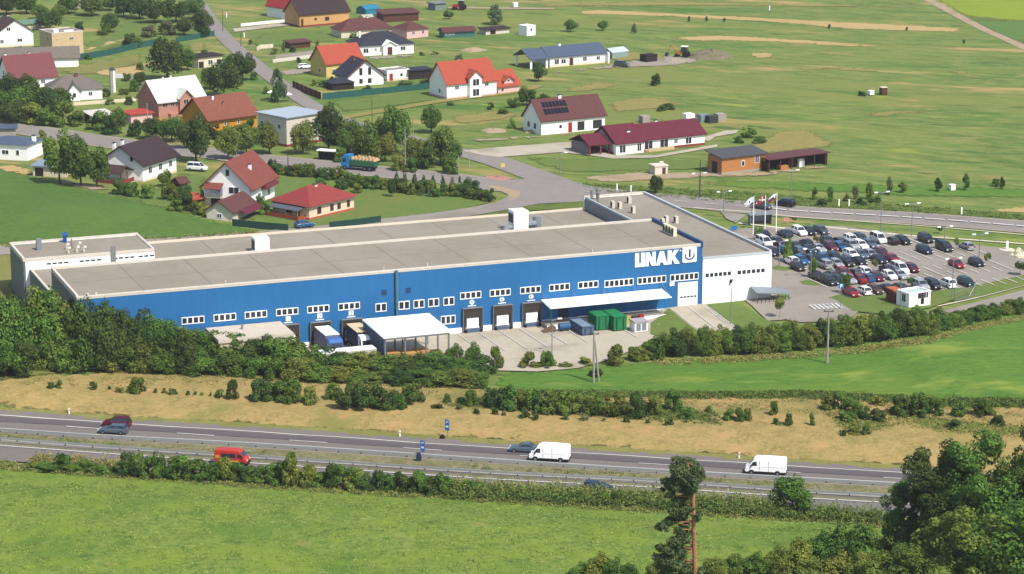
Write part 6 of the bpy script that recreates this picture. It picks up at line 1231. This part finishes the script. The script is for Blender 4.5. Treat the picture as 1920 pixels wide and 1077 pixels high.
ec = empty('entrance_canopy', tuple(FW(12.8, -2.9, 0)), FA, 'low pale sloping canopy at the right end of the white block', 'canopy'); MB().slab([(-3.2, 0, 2.1), (3.4, -.6, 1.5), (3.4, 2.4, 1.9), (-3.2, 2.7, 2.7)], .15).build('roof', GPANEL, ec)
for x, y in ((-3, .2), (3.2, -.3)): MB().cyl((x, y, 0), (x, y, 1.5 if x > 0 else 2.0), .07, n=6).build('post', STEEL, ec)
# round stone and boulders beside the car park
st = empty('memorial_pillar', tuple(T(1888, 470)), 0, 'pale stone pillar on a round plinth right of the car park', 'monument'); MB().cyl((0, 0, -.1), (0, 0, .25), 1.6, 1.5, 18).build('plinth', M_KERB, st); MB().box(-.22, -.2, .25, .22, .2, 1.9).build('pillar', FRAMEW, st)
for i, (px, py, s_, lab) in enumerate(((1910, 472, .9, 'upper pale boulder right of the stone pillar'), (1914, 484, 1.6, 'largest pale boulder right of the car park'), (1897, 480, .6, 'small pale stone below the pillar'))):
    heap(px, py, s_ * 2, s_ * 1.6, s_, M_KERB, lab, 20 + i, 'boulder', 'boulder')
# ================================================================== TREES
def crown_mesh(name, n_cl, n_leaf, leaf, seed, shape='round', cr=(.14, .24), asp=1.0):
    """unit crown: radius .5, height 1, made of leaf clumps spread through the volume"""
    rn = np.random.RandomState(seed); cl = []; ph = rn.uniform(0, 6.28, 2)
    while len(cl) < n_cl:
        p = rn.uniform(-1, 1, 3); r = np.linalg.norm(p)
        if r > 1 or r < .45: continue
        p = p / r * (r ** .5); z = (p[2] + 1) / 2
        if shape == 'cone': k = 1.08 * (1 - z) ** .8 + .05; q = np.array([p[0] * .42 * k * 1.3, p[1] * .42 * k * 1.3, .06 + z * .9]); R_ = rn.uniform(*cr) * (.5 + .6 * (1 - z))
        elif shape == 'oak': q = np.array([p[0] * .38, p[1] * .38, .5 + p[2] * .42]) + rn.normal(size=3) * .03; R_ = rn.uniform(*cr)
        elif shape == 'bush': k = 1.0 if z < .6 else 1; q = np.array([p[0] * .38, p[1] * .38, .12 + abs(p[2]) * .72 * (.7 + .3 * rn.rand())]); R_ = rn.uniform(*cr)
        elif shape == 'column': q = np.array([p[0] * .3, p[1] * .3, .1 + z * .82]); R_ = rn.uniform(*cr)
        elif shape == 'lolly': q = np.array([p[0] * .3, p[1] * .3, .68 + p[2] * .2]); R_ = rn.uniform(*cr)
        else: q = np.array([p[0] * .36, p[1] * .36, .56 + p[2] * .3]); R_ = rn.uniform(*cr)
        th_ = math.atan2(q[1], q[0]); f_ = 1 + (.2 * math.sin(2 * th_ + ph[0]) + .14 * math.sin(3 * th_ + ph[1]) if shape in ('round', 'bush', 'oak') else 0)
        q = q * [f_, f_, 1 - (.16 * rn.rand() if shape in ('bush', 'round') else 0)]
        cl.append((q, R_ * rn.uniform(.8, 1.15)))
    C_ = np.array([c[0] for c in cl]); Rr = np.array([c[1] for c in cl]); w_ = Rr ** 2; w_ /= w_.sum()
    ci = rn.choice(len(cl), n_leaf, p=w_); d = rn.normal(size=(n_leaf, 3)); d /= np.linalg.norm(d, axis=1)[:, None]
    rad = Rr[ci] * rn.uniform(.72, 1.05, n_leaf); sq = np.ones((n_leaf, 3))
    if shape in ('round', 'bush'): sq[:, 2] = .8
    sq[:, 2] *= asp
    P = C_[ci] + d * rad[:, None] * sq; P[:, 2] = np.clip(P[:, 2], .01 if shape != 'lolly' else .3, 1.05)
    lo_ = 0 if shape != 'lolly' else P[:, 2].min(); P[:, 2] = np.where(P[:, 2] > lo_, P[:, 2], lo_) / np.percentile(P[:, 2], 99.5); rx = np.percentile(np.hypot(P[:, 0], P[:, 1]), 98); P[:, :2] *= .5 / rx
    nrm = d * 1.0 + rn.normal(size=(n_leaf, 3)) * .45 + np.array([0, 0, .25]); nrm /= np.linalg.norm(nrm, axis=1)[:, None]
    ref = rn.normal(size=(n_leaf, 3)); a = np.cross(nrm, ref); a /= np.linalg.norm(a, axis=1)[:, None]; b = np.cross(nrm, a)
    s = (leaf * rn.uniform(.55, 1.3, n_leaf))[:, None]; t = s * rn.uniform(.5, .9, n_leaf)[:, None]
    V = np.stack([P - a * s, P - b * t, P + a * s, P + b * t], 1).reshape(-1, 3)
    V = V.reshape(-1, 4, 3); V[:, :, 2] = P[:, None, 2] + (V[:, :, 2] - P[:, None, 2]) * asp; V = V.reshape(-1, 3)
    me = bpy.data.meshes.new(name); me.from_pydata(V.tolist(), [], [(4 * i, 4 * i + 1, 4 * i + 2, 4 * i + 3) for i in range(n_leaf)]); me.materials.append(L_MID); me.update()
    return me
def trunk_mesh(name, seed, h=.5, r=.035, m=BARK, limbs=5):
    rn = random.Random(seed); b = MB(); b.cyl((0, 0, -.03), (.01, .01, h), r, r * .55, 7)
    for k in range(limbs): a = rn.uniform(0, 6.28); z = h * rn.uniform(.55, 1); l = rn.uniform(.15, .3); b.cyl((0, 0, z), (math.cos(a) * l, math.sin(a) * l, z + rn.uniform(.12, .28)), r * .45, r * .15, 5)
    me = bpy.data.meshes.new(name); me.from_pydata(b.v, [], b.f); me.materials.append(m); me.update(); return me
VAR = {'round': [crown_mesh('crown', 26, 4200, .034, s, 'round') for s in (1, 2, 3, 4)], 'bush': [crown_mesh('crown', 18, 2200, .05, s, 'bush', (.13, .22)) for s in (5, 6, 7, 8)],
       'cone': [crown_mesh('crown', 30, 2200, .04, s, 'cone', (.12, .2)) for s in (9, 10)], 'small': [crown_mesh('crown', 8, 420, .1, s, 'bush', (.16, .26)) for s in (11, 12, 13)],
       'lolly': [crown_mesh('crown', 10, 700, .06, s, 'lolly', (.14, .2)) for s in (14, 15)], 'column': [crown_mesh('crown', 18, 1500, .05, s, 'column', (.12, .2)) for s in (16, 17)],
       'thick': [crown_mesh('crown', 30, 5200, .03, s, 'bush', (.11, .2)) for s in (18, 19, 20, 21)],
       'oak': [crown_mesh('crown', 120, 26000, .0155, s, 'oak', (.05, .12), .62) for s in (22, 23, 24)]}
TM = {'round': trunk_mesh('trunk', 1), 'bush': trunk_mesh('trunk', 2, .45, .02), 'cone': trunk_mesh('trunk', 3, .8, .02, limbs=3), 'small': trunk_mesh('trunk', 4, .4, .03, limbs=2), 'lolly': trunk_mesh('trunk', 5, .62, .02, limbs=4),
      'column': trunk_mesh('trunk', 6, .6, .02), 'thick': trunk_mesh('trunk', 7, .45, .03), 'oak': trunk_mesh('trunk', 8, .55, .03, limbs=9)}
TREES = []; trn = random.Random(77)
TONE = {'d': L_DARK, 'm': L_MID, 'o': L_OLIVE, 'b': L_BRIGHT, 'p': L_PINE, 'g': L_GREYG}
def tree(px, py, h, w_, shape='round', tone='m', group='garden trees', world=None):
    p = world or T(px, py); s = S(p); hm = h / s / .965; wm = w_ / s
    TREES.append((px, py, p, hm, wm, shape, tone, group))
def finish_trees():
    from collections import defaultdict
    gs = defaultdict(list)
    for t in TREES: gs[t[7]].append(t)
    NAMES = {'round': 'tree', 'bush': 'bush', 'cone': 'conifer', 'small': 'shrub', 'lolly': 'young_tree', 'column': 'tree', 'thick': 'tree', 'oak': 'oak_tree'}
    TN = {'d': 'dark green', 'm': 'mid green', 'o': 'olive green', 'b': 'bright green', 'p': 'deep green', 'g': 'grey-green'}
    for g, L_ in gs.items():
        L_.sort(key=lambda t: t[0]); place = WHERE[g]
        for i, (px, py, p, hm, wm, shape, tone, _) in enumerate(L_):
            nm = NAMES[shape]; kindw = nm.replace('_', ' '); pos = ordw(i) + ' from left ' if len(L_) > 1 else ''
            lab = '%s %s, %s%s' % (TN[tone], kindw, pos, place)
            r = empty(nm, p, trn.uniform(0, 6.28), lab, 'tree' if 'tree' in nm else kindw, g if len(L_) > 1 else None)
            k = trn.uniform(.93, 1.07)
            c = bpy.data.objects.new('crown', trn.choice(VAR[shape])); sc.collection.objects.link(c); c.parent = r; c.scale = (wm * k, wm / k, hm)
            c.material_slots[0].link = 'OBJECT'; c.material_slots[0].material = TONE[tone]
            t = bpy.data.objects.new('trunk', TM[shape]); sc.collection.objects.link(t); t.parent = r; tw_ = min(wm, hm); t.scale = (tw_, tw_, hm)
WHERE = {}
def many(group, where, lst, shape='round', tones='dmo', vary=0):
    WHERE[group] = where; rn = random.Random(len(group) * 7 + len(lst))
    for t in lst:
        px, py, h, w_ = t[:4]; sh = t[4] if len(t) > 4 else shape; to = t[5] if len(t) > 5 else rn.choice(tones)
        tree(px, py, h * (1 + rn.uniform(-vary, vary)), w_ * (1 + rn.uniform(-vary, vary)), sh, to, group)
many('trees along the top left edge', 'along the top left edge', [(12, 28, 36, 46), (50, 26, 34, 48), (92, 56, 34, 50), (128, 26, 30, 44), (172, 30, 36, 50), (207, 62, 36, 36), (232, 32, 40, 52), (262, 36, 40, 44), (290, 44, 46, 50), (330, 42, 44, 50),
     (366, 36, 40, 36), (245, 90, 26, 34, 'bush'), (195, 66, 24, 26, 'bush'), (378, 70, 48, 52), (345, 66, 30, 36), (312, 66, 26, 36, 'bush', 'g'), (280, 70, 22, 34, 'bush', 'g'), (150, 60, 18, 20, 'bush'), (20, 60, 20, 30), (75, 36, 26, 34), (110, 36, 26, 30), (205, 20, 24, 34), (110, 82, 16, 18, 'bush')], tones='ddm')
many('trees around the village gardens', 'in the village gardens', [(314, 152, 78, 74, 'round', 'd'), (352, 132, 40, 30), (420, 183, 68, 66, 'round', 'd'), (455, 152, 52, 48), (395, 168, 40, 36), (255, 90, 20, 26), (262, 160, 24, 26)], tones='dm')
many('trees at the left edge', 'in the grove at the left edge', [(18, 205, 62, 62), (58, 218, 74, 76, 'round', 'd'), (22, 232, 40, 50), (35, 226, 60, 60), (92, 228, 62, 56), (112, 212, 46, 50), (120, 236, 44, 50, 'bush'), (60, 234, 40, 48, 'bush', 'o'), (85, 236, 34, 40, 'bush', 'm'), (145, 236, 28, 34, 'bush'), (6, 222, 50, 40)], tones='dm')
many('trees along the main road', 'behind the main road', [(222, 252, 48, 40), (205, 252, 30, 34, 'bush'), (182, 244, 34, 42, 'bush'), (255, 256, 30, 30, 'bush'), (286, 262, 40, 44), (322, 266, 44, 52), (368, 306, 92, 58, 'round', 'd'), (350, 280, 50, 40), (395, 262, 30, 40, 'bush'), (428, 300, 62, 50, 'round', 'o'), (462, 290, 56, 50), (505, 290, 58, 48, 'round', 'o'),
     (486, 268, 34, 34), (445, 262, 26, 30, 'bush'), (568, 290, 60, 46, 'round', 'o'), (616, 284, 84, 60, 'round', 'd'), (648, 298, 52, 40), (662, 290, 62, 50), (690, 308, 76, 56), (640, 274, 50, 40, 'round', 'g'), (722, 304, 50, 44, 'round', 'o'), (742, 290, 88, 60), (716, 282, 60, 40, 'round', 'o'), (780, 308, 48, 46, 'round', 'o'), (826, 310, 72, 62), (850, 312, 48, 36), (800, 316, 40, 44, 'bush'), (845, 326, 30, 40, 'bush'),
     (640, 304, 26, 30, 'bush'), (670, 306, 26, 30, 'bush'), (745, 320, 30, 30, 'bush', 'o'), (770, 324, 26, 26, 'bush')], tones='dmm')
many('lone round tree', 'standing alone on the field above the road trees', [(809, 250, 50, 42, 'round', 'm')])
many('garden trees by the white houses', 'between the left houses below the road', [(112, 345, 98, 62, 'round', 'b'), (152, 350, 92, 62, 'round', 'm'), (182, 352, 74, 48, 'round', 'm'), (78, 262, 18, 20, 'bush'), (222, 364, 28, 38, 'bush'), (248, 368, 24, 34, 'bush'), (275, 372, 26, 34, 'bush', 'b'), (318, 376, 34, 36, 'bush'), (345, 374, 26, 30), (344, 396, 36, 44, 'bush', 'd'), (372, 402, 24, 34, 'bush'), (382, 372, 20, 26, 'bush', 'o'), (310, 350, 30, 28), (330, 396, 24, 30, 'bush', 'b'), (500, 404, 28, 24, 'bush', 'b'), (486, 390, 22, 22, 'bush')], tones='dmo')
many('dark conifer', 'beside the village road with white umbrellas', [(521, 192, 60, 34, 'cone', 'p')]); many('top conifer', 'alone near the top of the village', [(929, 46, 36, 38, 'cone', 'p')])
many('field trees', 'scattered over the far field', [(1010, 153, 33, 30, 'round', 'd'), (1230, 161, 22, 20, 'bush', 'd'), (988, 198, 34, 34, 'round', 'm'), (966, 202, 18, 30, 'bush', 'm'), (1018, 200, 22, 34, 'bush', 'd'), (1070, 60, 22, 26, 'round', 'm'), (1130, 58, 18, 20, 'round', 'm'), (1189, 63, 18, 12, 'cone', 'p'), (842, 36, 16, 20, 'round', 'm'), (920, 206, 14, 14, 'bush', 'd'), (943, 214, 10, 24, 'bush', 'm'),
     (1292, 41, 10, 6, 'column', 'd'), (1325, 41, 10, 6, 'column', 'd'), (1358, 42, 8, 6, 'column', 'd'), (1555, 54, 8, 6, 'column', 'd'), (1700, 58, 7, 6, 'column', 'd'), (1807, 82, 7, 6, 'column', 'd'), (1250, 206, 10, 34, 'bush', 'd'), (1240, 208, 9, 20, 'bush', 'm'), (1405, 258, 20, 32, 'bush', 'b'), (1425, 268, 12, 30, 'bush', 'm'), (1385, 268, 10, 20, 'bush', 'd'), (1617, 180, 9, 16, 'small', 'd'), (862, 112, 9, 18, 'bush', 'm'), (960, 240, 18, 20, 'small', 'b'), (1232, 252, 14, 24, 'small', 'b'), (1092, 245, 14, 14, 'small', 'o')])
many('garden shrubs', 'among the village garden shrubs', [(532, 99, 20, 8, 'cone', 'p'), (514, 102, 12, 14), (548, 98, 12, 14), (596, 90, 14, 10), (470, 84, 10, 10), (560, 118, 10, 10), (590, 160, 10, 16, 'small', 'o'), (606, 163, 12, 20, 'small', 'm'), (622, 152, 8, 12, 'small', 'm'), (690, 168, 8, 20, 'small', 'd'), (760, 160, 8, 30, 'small', 'm'), (800, 158, 9, 26, 'small', 'd'), (236, 152, 14, 20, 'bush', 'm'), (200, 182, 16, 16, 'bush', 'd'), (206, 196, 10, 20, 'bush', 'm'), (232, 178, 12, 20, 'bush', 'o'), (242, 196, 14, 20, 'bush', 'd'), (252, 172, 22, 20, 'bush', 'm'), (262, 132, 14, 18, 'bush', 'm'), (164, 112, 10, 18, 'small', 'm'), (120, 118, 8, 24, 'small', 'o'), (90, 92, 12, 22, 'bush', 'd'), (70, 98, 10, 22, 'bush', 'm'), (36, 100, 12, 24, 'bush', 'd'), (380, 230, 18, 22, 'bush', 'm'), (470, 250, 26, 26, 'bush', 'd'), (384, 110, 16, 20, 'bush', 'd'), (352, 108, 14, 18, 'bush', 'm'), (430, 118, 12, 14, 'bush', 'd'), (440, 220, 10, 14, 'small', 'm'), (662, 72, 10, 14, 'small', 'm'), (790, 104, 6, 16, 'small', 'm'), (815, 102, 6, 18, 'small', 'o'), (846, 198, 7, 16, 'small', 'm'), (420, 200, 26, 24, 'bush', 'm'), (500, 176, 12, 16, 'small', 'm'), (478, 150, 14, 20, 'bush', 'm')], 'bush')
many('tree by the roof end', 'just above the end of the factory roof', [(1230, 364, 34, 28, 'round', 'd')])
many('verge shrubs', 'on the verge right of the main road', [(1527, 376, 24, 12), (1556, 380, 28, 14), (1603, 374, 24, 14), (1629, 374, 30, 16), (1667, 366, 34, 14), (1692, 362, 20, 18), (1758, 360, 26, 16), (1811, 358, 32, 14), (1868, 350, 14, 18), (1878, 356, 24, 12), (1540, 386, 12, 24, 'small'), (1612, 384, 12, 24, 'small'), (1640, 380, 12, 24, 'small'), (1588, 378, 14, 16, 'small')], 'column', tones='dmg')
hd = []
rn = random.Random(8)
for i in range(34):
    t = i / 33; x = 510 + t * 410; y = 326 + t * 44 + (8 if t > .35 else 0); hd.append((x, y + rn.uniform(-3, 3), rn.uniform(16, 26), rn.uniform(20, 30), 'bush', rn.choice('dmmo')))
for x, y, h in ((744, 350, 26), (760, 352, 26), (778, 354, 28), (795, 357, 28), (812, 360, 30), (830, 362, 32), (848, 364, 30), (862, 366, 34), (752, 362, 20), (770, 366, 22), (790, 368, 22), (808, 370, 24)): hd.append((x, y, h, 13, 'cone', 'p' if x % 3 else 'm'))
hd += [(884, 366, 32, 32, 'round', 'd'), (900, 372, 18, 20, 'bush', 'd'), (735, 370, 32, 18, 'round', 'd'), (600, 352, 18, 26, 'bush', 'm'), (640, 356, 20, 30, 'bush', 'd'), (668, 362, 18, 24, 'bush', 'o')]
many('garden hedge', 'in the hedge along the main road', hd)
many('young trees in the car park', 'among the young trees in the car park', [(1530, 462, 20, 11, 'lolly', 'o'), (1477, 492, 44, 22, 'bush', 'b'), (1424, 452, 26, 20, 'bush', 'm'), (1524, 522, 38, 16, 'round', 'b'), (1585, 552, 40, 20, 'round', 'm'), (1639, 510, 22, 12, 'lolly', 'o'), (1760, 438, 12, 13, 'lolly', 'd'), (1793, 470, 24, 14, 'lolly', 'o'), (1851, 500, 26, 13, 'lolly', 'o'), (1706, 540, 20, 14, 'lolly', 'm'), (1912, 518, 26, 26, 'lolly', 'd'), (1489, 418, 10, 9, 'lolly', 'd'), (1582, 474, 10, 6, 'lolly', 'm'), (1755, 455, 8, 14, 'bush', 'd'), (1462, 598, 40, 20, 'lolly', 'o')])
# belt of trees in front of the factory
bt = []
rn = random.Random(21)
top = [(-20, 560), (60, 558), (130, 560), (180, 572), (240, 578), (280, 596), (330, 612), (380, 628), (430, 632), (480, 634), (540, 642), (590, 652), (640, 664), (700, 668), (760, 670), (830, 668), (900, 674)]
bot = [(-20, 712), (100, 696), (200, 692), (300, 698), (420, 702), (560, 712), (760, 718), (920, 722)]
x = -20
while x < 905:
    yb = xl(x, *bot) - 10; yt = xl(x, *top); bt.append((x, yb - 5 + rn.uniform(-3, 3), (yb - 5 - yt) * rn.uniform(1.0, 1.16), rn.uniform(76, 104), 'thick', rn.choice('dmmmmo'))); x += rn.uniform(24, 32)
x = -30
while x < 912:
    yb = xl(x, *bot); yt = xl(x, *top); bt.append((x, yb + rn.uniform(-4, 2), (yb - yt) * rn.uniform(.42, .62), rn.uniform(58, 84), 'thick', rn.choice('dmmmo'))); x += rn.uniform(30, 42)
for x_, y_, h_, w_ in ((-10, 640, 70, 80), (30, 650, 84, 84), (75, 655, 88, 80), (118, 668, 100, 78), (150, 680, 112, 80), (10, 680, 90, 90), (60, 684, 90, 80), (100, 690, 100, 80), (165, 690, 128, 90), (140, 694, 124, 80), (212, 694, 112, 84), (195, 690, 122, 80), (232, 692, 108, 70), (270, 694, 96, 66), (310, 697, 84, 60), (348, 700, 76, 60), (850, 690, 44, 40), (885, 694, 50, 40)): bt.append((x_, y_, h_, w_, 'thick', rn.choice('ddm')))
many('trees in the belt before the factory', 'in the belt before the factory', bt)
many('yard edge bushes', 'along the lower edge of the loading yard', [(931, 694, 44, 28, 'bush', 'o'), (990, 690, 28, 32), (1026, 690, 32, 34), (1095, 684, 14, 30), (1118, 706, 14, 30, 'bush', 'd'), (1060, 688, 8, 30), (1158, 684, 36, 42), (1190, 676, 24, 30), (1012, 690, 10, 30)], 'bush', 'mo')
hg = []
x = 1200
while x < 1935:
    yb = xl(x, (1200, 676), (1300, 668), (1400, 664), (1500, 656), (1560, 650), (1650, 640), (1740, 630), (1800, 612), (1860, 600), (1960, 578)); f = 1 if 1220 < x < 1760 else .6
    hg.append((x, yb - rn.uniform(0, 4), rn.uniform(36, 54) * f, rn.uniform(40, 58) * (.6 + .4 * f), 'thick', rn.choice('dmmo'))); x += rn.uniform(20, 28)
x = 1215
while x < 1930:
    yb = xl(x, (1200, 676), (1300, 668), (1400, 664), (1500, 656), (1560, 650), (1650, 640), (1740, 630), (1800, 612), (1860, 600), (1960, 578)) - 13
    f = 1 if 1290 < x < 1780 else .5; hg.append((x, yb, rn.uniform(34, 46) * f, rn.uniform(36, 50) * (.6 + .4 * f), 'thick', rn.choice('dmo'))); x += rn.uniform(30, 40)
many('hedge beside the bright meadow', 'in the hedge above the bright meadow', hg)
bk_ = [(95, 730, 16, 18), (112, 730, 20, 18), (175, 732, 18, 18), (205, 732, 10, 8), (226, 738, 14, 18), (258, 738, 32, 36), (248, 737, 18, 24), (292, 739, 12, 10), (308, 740, 14, 14), (324, 742, 16, 16), (352, 743, 12, 10), (366, 743, 10, 8), (378, 744, 10, 8), (395, 745, 10, 8), (412, 747, 18, 24), (436, 751, 44, 26),
    (490, 752, 46, 46), (520, 754, 44, 46), (508, 750, 36, 40), (550, 757, 50, 40), (582, 758, 36, 36), (626, 750, 34, 32), (650, 768, 50, 46), (690, 770, 54, 54), (725, 768, 42, 44), (777, 758, 46, 48), (748, 768, 34, 34), (668, 760, 50, 44), (708, 764, 40, 40), (838, 757, 22, 16), (865, 760, 18, 18), (884, 762, 34, 30), (915, 764, 30, 26), (928, 766, 44, 40), (958, 770, 52, 46),
    (975, 772, 40, 40), (1000, 773, 48, 48), (1035, 776, 50, 46), (1062, 778, 50, 44), (1090, 779, 46, 46), (1120, 780, 50, 44), (1155, 782, 52, 50), (1192, 783, 52, 46), (1225, 778, 40, 34), (1262, 772, 48, 36), (1290, 785, 24, 34), (1255, 800, 22, 18), (1330, 774, 14, 20), (1368, 790, 26, 26), (1385, 790, 28, 30), (1403, 790, 26, 20), (1450, 780, 32, 20), (1455, 798, 16, 22), (1479, 799, 26, 20),
    (1523, 800, 28, 12), (1555, 770, 32, 34), (1578, 768, 40, 40), (1600, 776, 32, 36), (1590, 790, 20, 40), (1622, 788, 28, 30), (1645, 790, 26, 34), (1645, 762, 22, 26), (1688, 780, 44, 44), (1722, 782, 52, 48), (1752, 780, 40, 36), (1580, 818, 14, 18), (1600, 814, 22, 26), (1625, 817, 26, 20), (1800, 782, 32, 34), (1842, 780, 36, 44), (1870, 800, 24, 30), (1790, 805, 20, 40)]
many('bank shrubs', 'in the dry bank shrub row', [(t[0], t[1], t[2] * .88, t[3]) + (('bush',) if t[2] > 22 else ('small',)) for t in bk_], tones='dmmo')
many('low dark shrubs', 'below the dry bank shrubs', [(893, 778, 12, 14), (928, 780, 14, 14), (945, 782, 12, 10), (985, 786, 20, 22), (1003, 788, 16, 18), (1095, 790, 14, 18), (1133, 792, 10, 12), (1175, 794, 14, 14), (860, 770, 10, 14), (820, 768, 10, 24), (1060, 788, 10, 20), (1215, 796, 10, 16)], 'small', 'dg')
nr = []
rn = random.Random(31); x = 60
while x < 850:
    yb = xl(x, (0, 876), (300, 896), (500, 908), (850, 930)); big = x > 230; nr.append((x, yb, rn.uniform(28, 46) if big else rn.uniform(12, 24), rn.uniform(32, 50), 'bush', rn.choice('dmmo' if big else 'mo'))); x += rn.uniform(17, 24)
for x_, y_, h_, w_ in ((118, 882, 32, 36), (545, 915, 66, 34), (295, 898, 50, 30), (400, 900, 30, 46), (440, 902, 34, 46), (470, 905, 30, 40), (885, 926, 24, 50), (930, 928, 16, 30), (1020, 936, 14, 24), (1085, 938, 14, 34), (1130, 944, 20, 34), (1165, 946, 26, 34), (1195, 948, 14, 30), (1350, 956, 14, 36), (1405, 962, 12, 30), (1640, 975, 14, 30), (1550, 968, 16, 40)): nr.append((x_, y_, h_, w_, 'bush', rn.choice('mmo')))
many('roadside bushes', 'along the near motorway verge', nr)
many('rounded bush', 'standing alone at the meadow edge below the right van', [(1485, 960, 66, 84, 'thick', 'm')])
lo = [(1085, 1092, 36, 50), (1120, 1092, 56, 56), (1150, 1096, 50, 50), (1178, 1094, 40, 40), (1225, 1096, 44, 40), (1340, 1092, 46, 56), (1375, 1090, 50, 60), (1415, 1090, 56, 60), (1455, 1085, 60, 70), (1500, 1078, 66, 80), (1545, 1072, 84, 80), (1585, 1078, 90, 80), (1620, 1090, 104, 90), (1570, 1096, 60, 90), (1520, 1098, 50, 80), (1650, 1070, 60, 60)]
many('lower edge bushes', 'among the tall scrub along the bottom edge', [t + ('thick',) for t in lo], tones='mom')
many('large oaks', 'in the dark oak group at the right edge', [(1752, 1100, 262, 190, 'oak', 'd'), (1825, 1110, 292, 200, 'oak', 'm'), (1950, 1110, 372, 170, 'oak', 'm'), (1698, 1070, 170, 104, 'oak', 'm'), (1790, 1080, 200, 180, 'oak', 'd'), (1890, 1120, 250, 150, 'oak', 'm')])
many('front oaks', 'in the olive-leaved group at the lower right corner', [(1810, 1230, 270, 240, 'oak', 'o'), (1925, 1240, 300, 260, 'oak', 'm'), (1700, 1210, 190, 180, 'oak', 'm'), (1620, 1190, 150, 150, 'oak', 'o')])
finish_trees()
# the tall pine in front of the motorway
pb = T(1303, 1260); s = S(pb); pine = empty('pine_tree', pb, 0, 'tall pine with bare orange trunk in front of the motorway', 'tree')
m2 = lambda x, y, dy=0: Vector(((x - 1303) / s, dy, (1260 - y) / s / .965))
tk_ = MB(); L_ = [(1304, 1262, .42), (1300, 1060, .3), (1296, 980, .26), (1294, 930, .22), (1290, 895, .17), (1283, 866, .08)]
for (x0, y0, r0), (x1, y1, r1) in zip(L_, L_[1:]): tk_.cyl(m2(x0, y0), m2(x1, y1), r0, r1, 9)
tk_.build('trunk', PBARK, pine)
rn = np.random.RandomState(5)
puffs = [(1283, 872, 30, 20), (1268, 880, 22, 18), (1300, 878, 16, 16), (1290, 892, 26, 18), (1262, 900, 24, 18), (1304, 898, 12, 14), (1275, 905, 28, 18), (1256, 915, 16, 12), (1290, 912, 22, 14), (1250, 924, 14, 9), (1268, 938, 20, 14), (1258, 952, 16, 14), (1280, 950, 18, 12), (1306, 964, 10, 9), (1270, 968, 22, 12), (1250, 976, 18, 12), (1236, 985, 12, 10), (1276, 990, 20, 12), (1288, 1000, 14, 10),
         (1262, 1008, 24, 14), (1250, 1022, 22, 14), (1240, 1040, 18, 16), (1272, 1028, 20, 12), (1238, 1058, 18, 16), (1262, 1050, 24, 16), (1280, 1060, 20, 16), (1250, 1075, 26, 16), (1284, 1078, 20, 12), (1312, 1070, 12, 10)]
lb = MB(); V = []; Fc = []
sub = []
for x, y, rx, ry in puffs:
    sub.append((x, y, rx * .62, ry * .6))
    for k in range(4): a_ = rn.uniform(0, 6.28); sub.append((x + math.cos(a_) * rx * rn.uniform(.5, .95), y + math.sin(a_) * ry * rn.uniform(.4, .9), rx * rn.uniform(.25, .45), ry * rn.uniform(.25, .5)))
puffs = sub
for x, y, rx, ry in puffs:
    dy = rn.uniform(-1.0, 1.4); c = np.array(m2(x, y, dy)); n = int(rx * ry * 3.0) + 16; d = rn.normal(size=(n, 3)); d /= np.linalg.norm(d, axis=1)[:, None]
    P = c + d * np.array([rx * 1.15, rx * 1.1, ry * 1.1]) / s * rn.uniform(.45, 1.05, n)[:, None]; nm = d * .5 + rn.normal(size=(n, 3)) * .6 + [0, 0, .5]; nm /= np.linalg.norm(nm, axis=1)[:, None]
    a = np.cross(nm, rn.normal(size=(n, 3))); a /= np.linalg.norm(a, axis=1)[:, None]; b_ = np.cross(nm, a); s_ = rn.uniform(.1, .26, n)[:, None]
    o = len(V); V += np.stack([P - a * s_, P - b_ * s_ * .45, P + a * s_, P + b_ * s_ * .45], 1).reshape(-1, 3).tolist(); Fc += [(o + 4 * i, o + 4 * i + 1, o + 4 * i + 2, o + 4 * i + 3) for i in range(n)]
    if abs(x - 1295) > 8 and rx > 7: lb.cyl(m2(1297 if y > 950 else 1293, y + ry * .9), Vector(c), .07, .03, 5)
lb.v and lb.build('branch', PBARK, pine)
me = bpy.data.meshes.new('crown'); me.from_pydata(V, [], Fc); me.materials.append(L_PINE); me.update(); o = bpy.data.objects.new('crown', me); sc.collection.objects.link(o); o.parent = pine
# prototypes are no longer needed
for pr in list(PROT.values()) + [VAN]:
    for o in list(pr.children_recursive) + [pr]: bpy.data.objects.remove(o, do_unlink=True)

# the air over the valley
hz = MB().box(-600, -60, -12, 600, 1250, 135).build('haze', None); hz.data.materials.clear(); hm = bpy.data.materials.new('haze_air'); hm.use_nodes = True; hn = hm.node_tree
hn.nodes.remove(hn.nodes['Principled BSDF']); pv = hn.nodes.new('ShaderNodeVolumePrincipled'); pv.inputs['Density'].default_value = .00008; pv.inputs['Color'].default_value = (.95, .96, 1, 1); pv.inputs['Anisotropy'].default_value = .2
hn.links.new(pv.outputs[0], hn.nodes['Material Output'].inputs['Volume']); hz.data.materials.append(hm); tag(hz, kind='stuff')
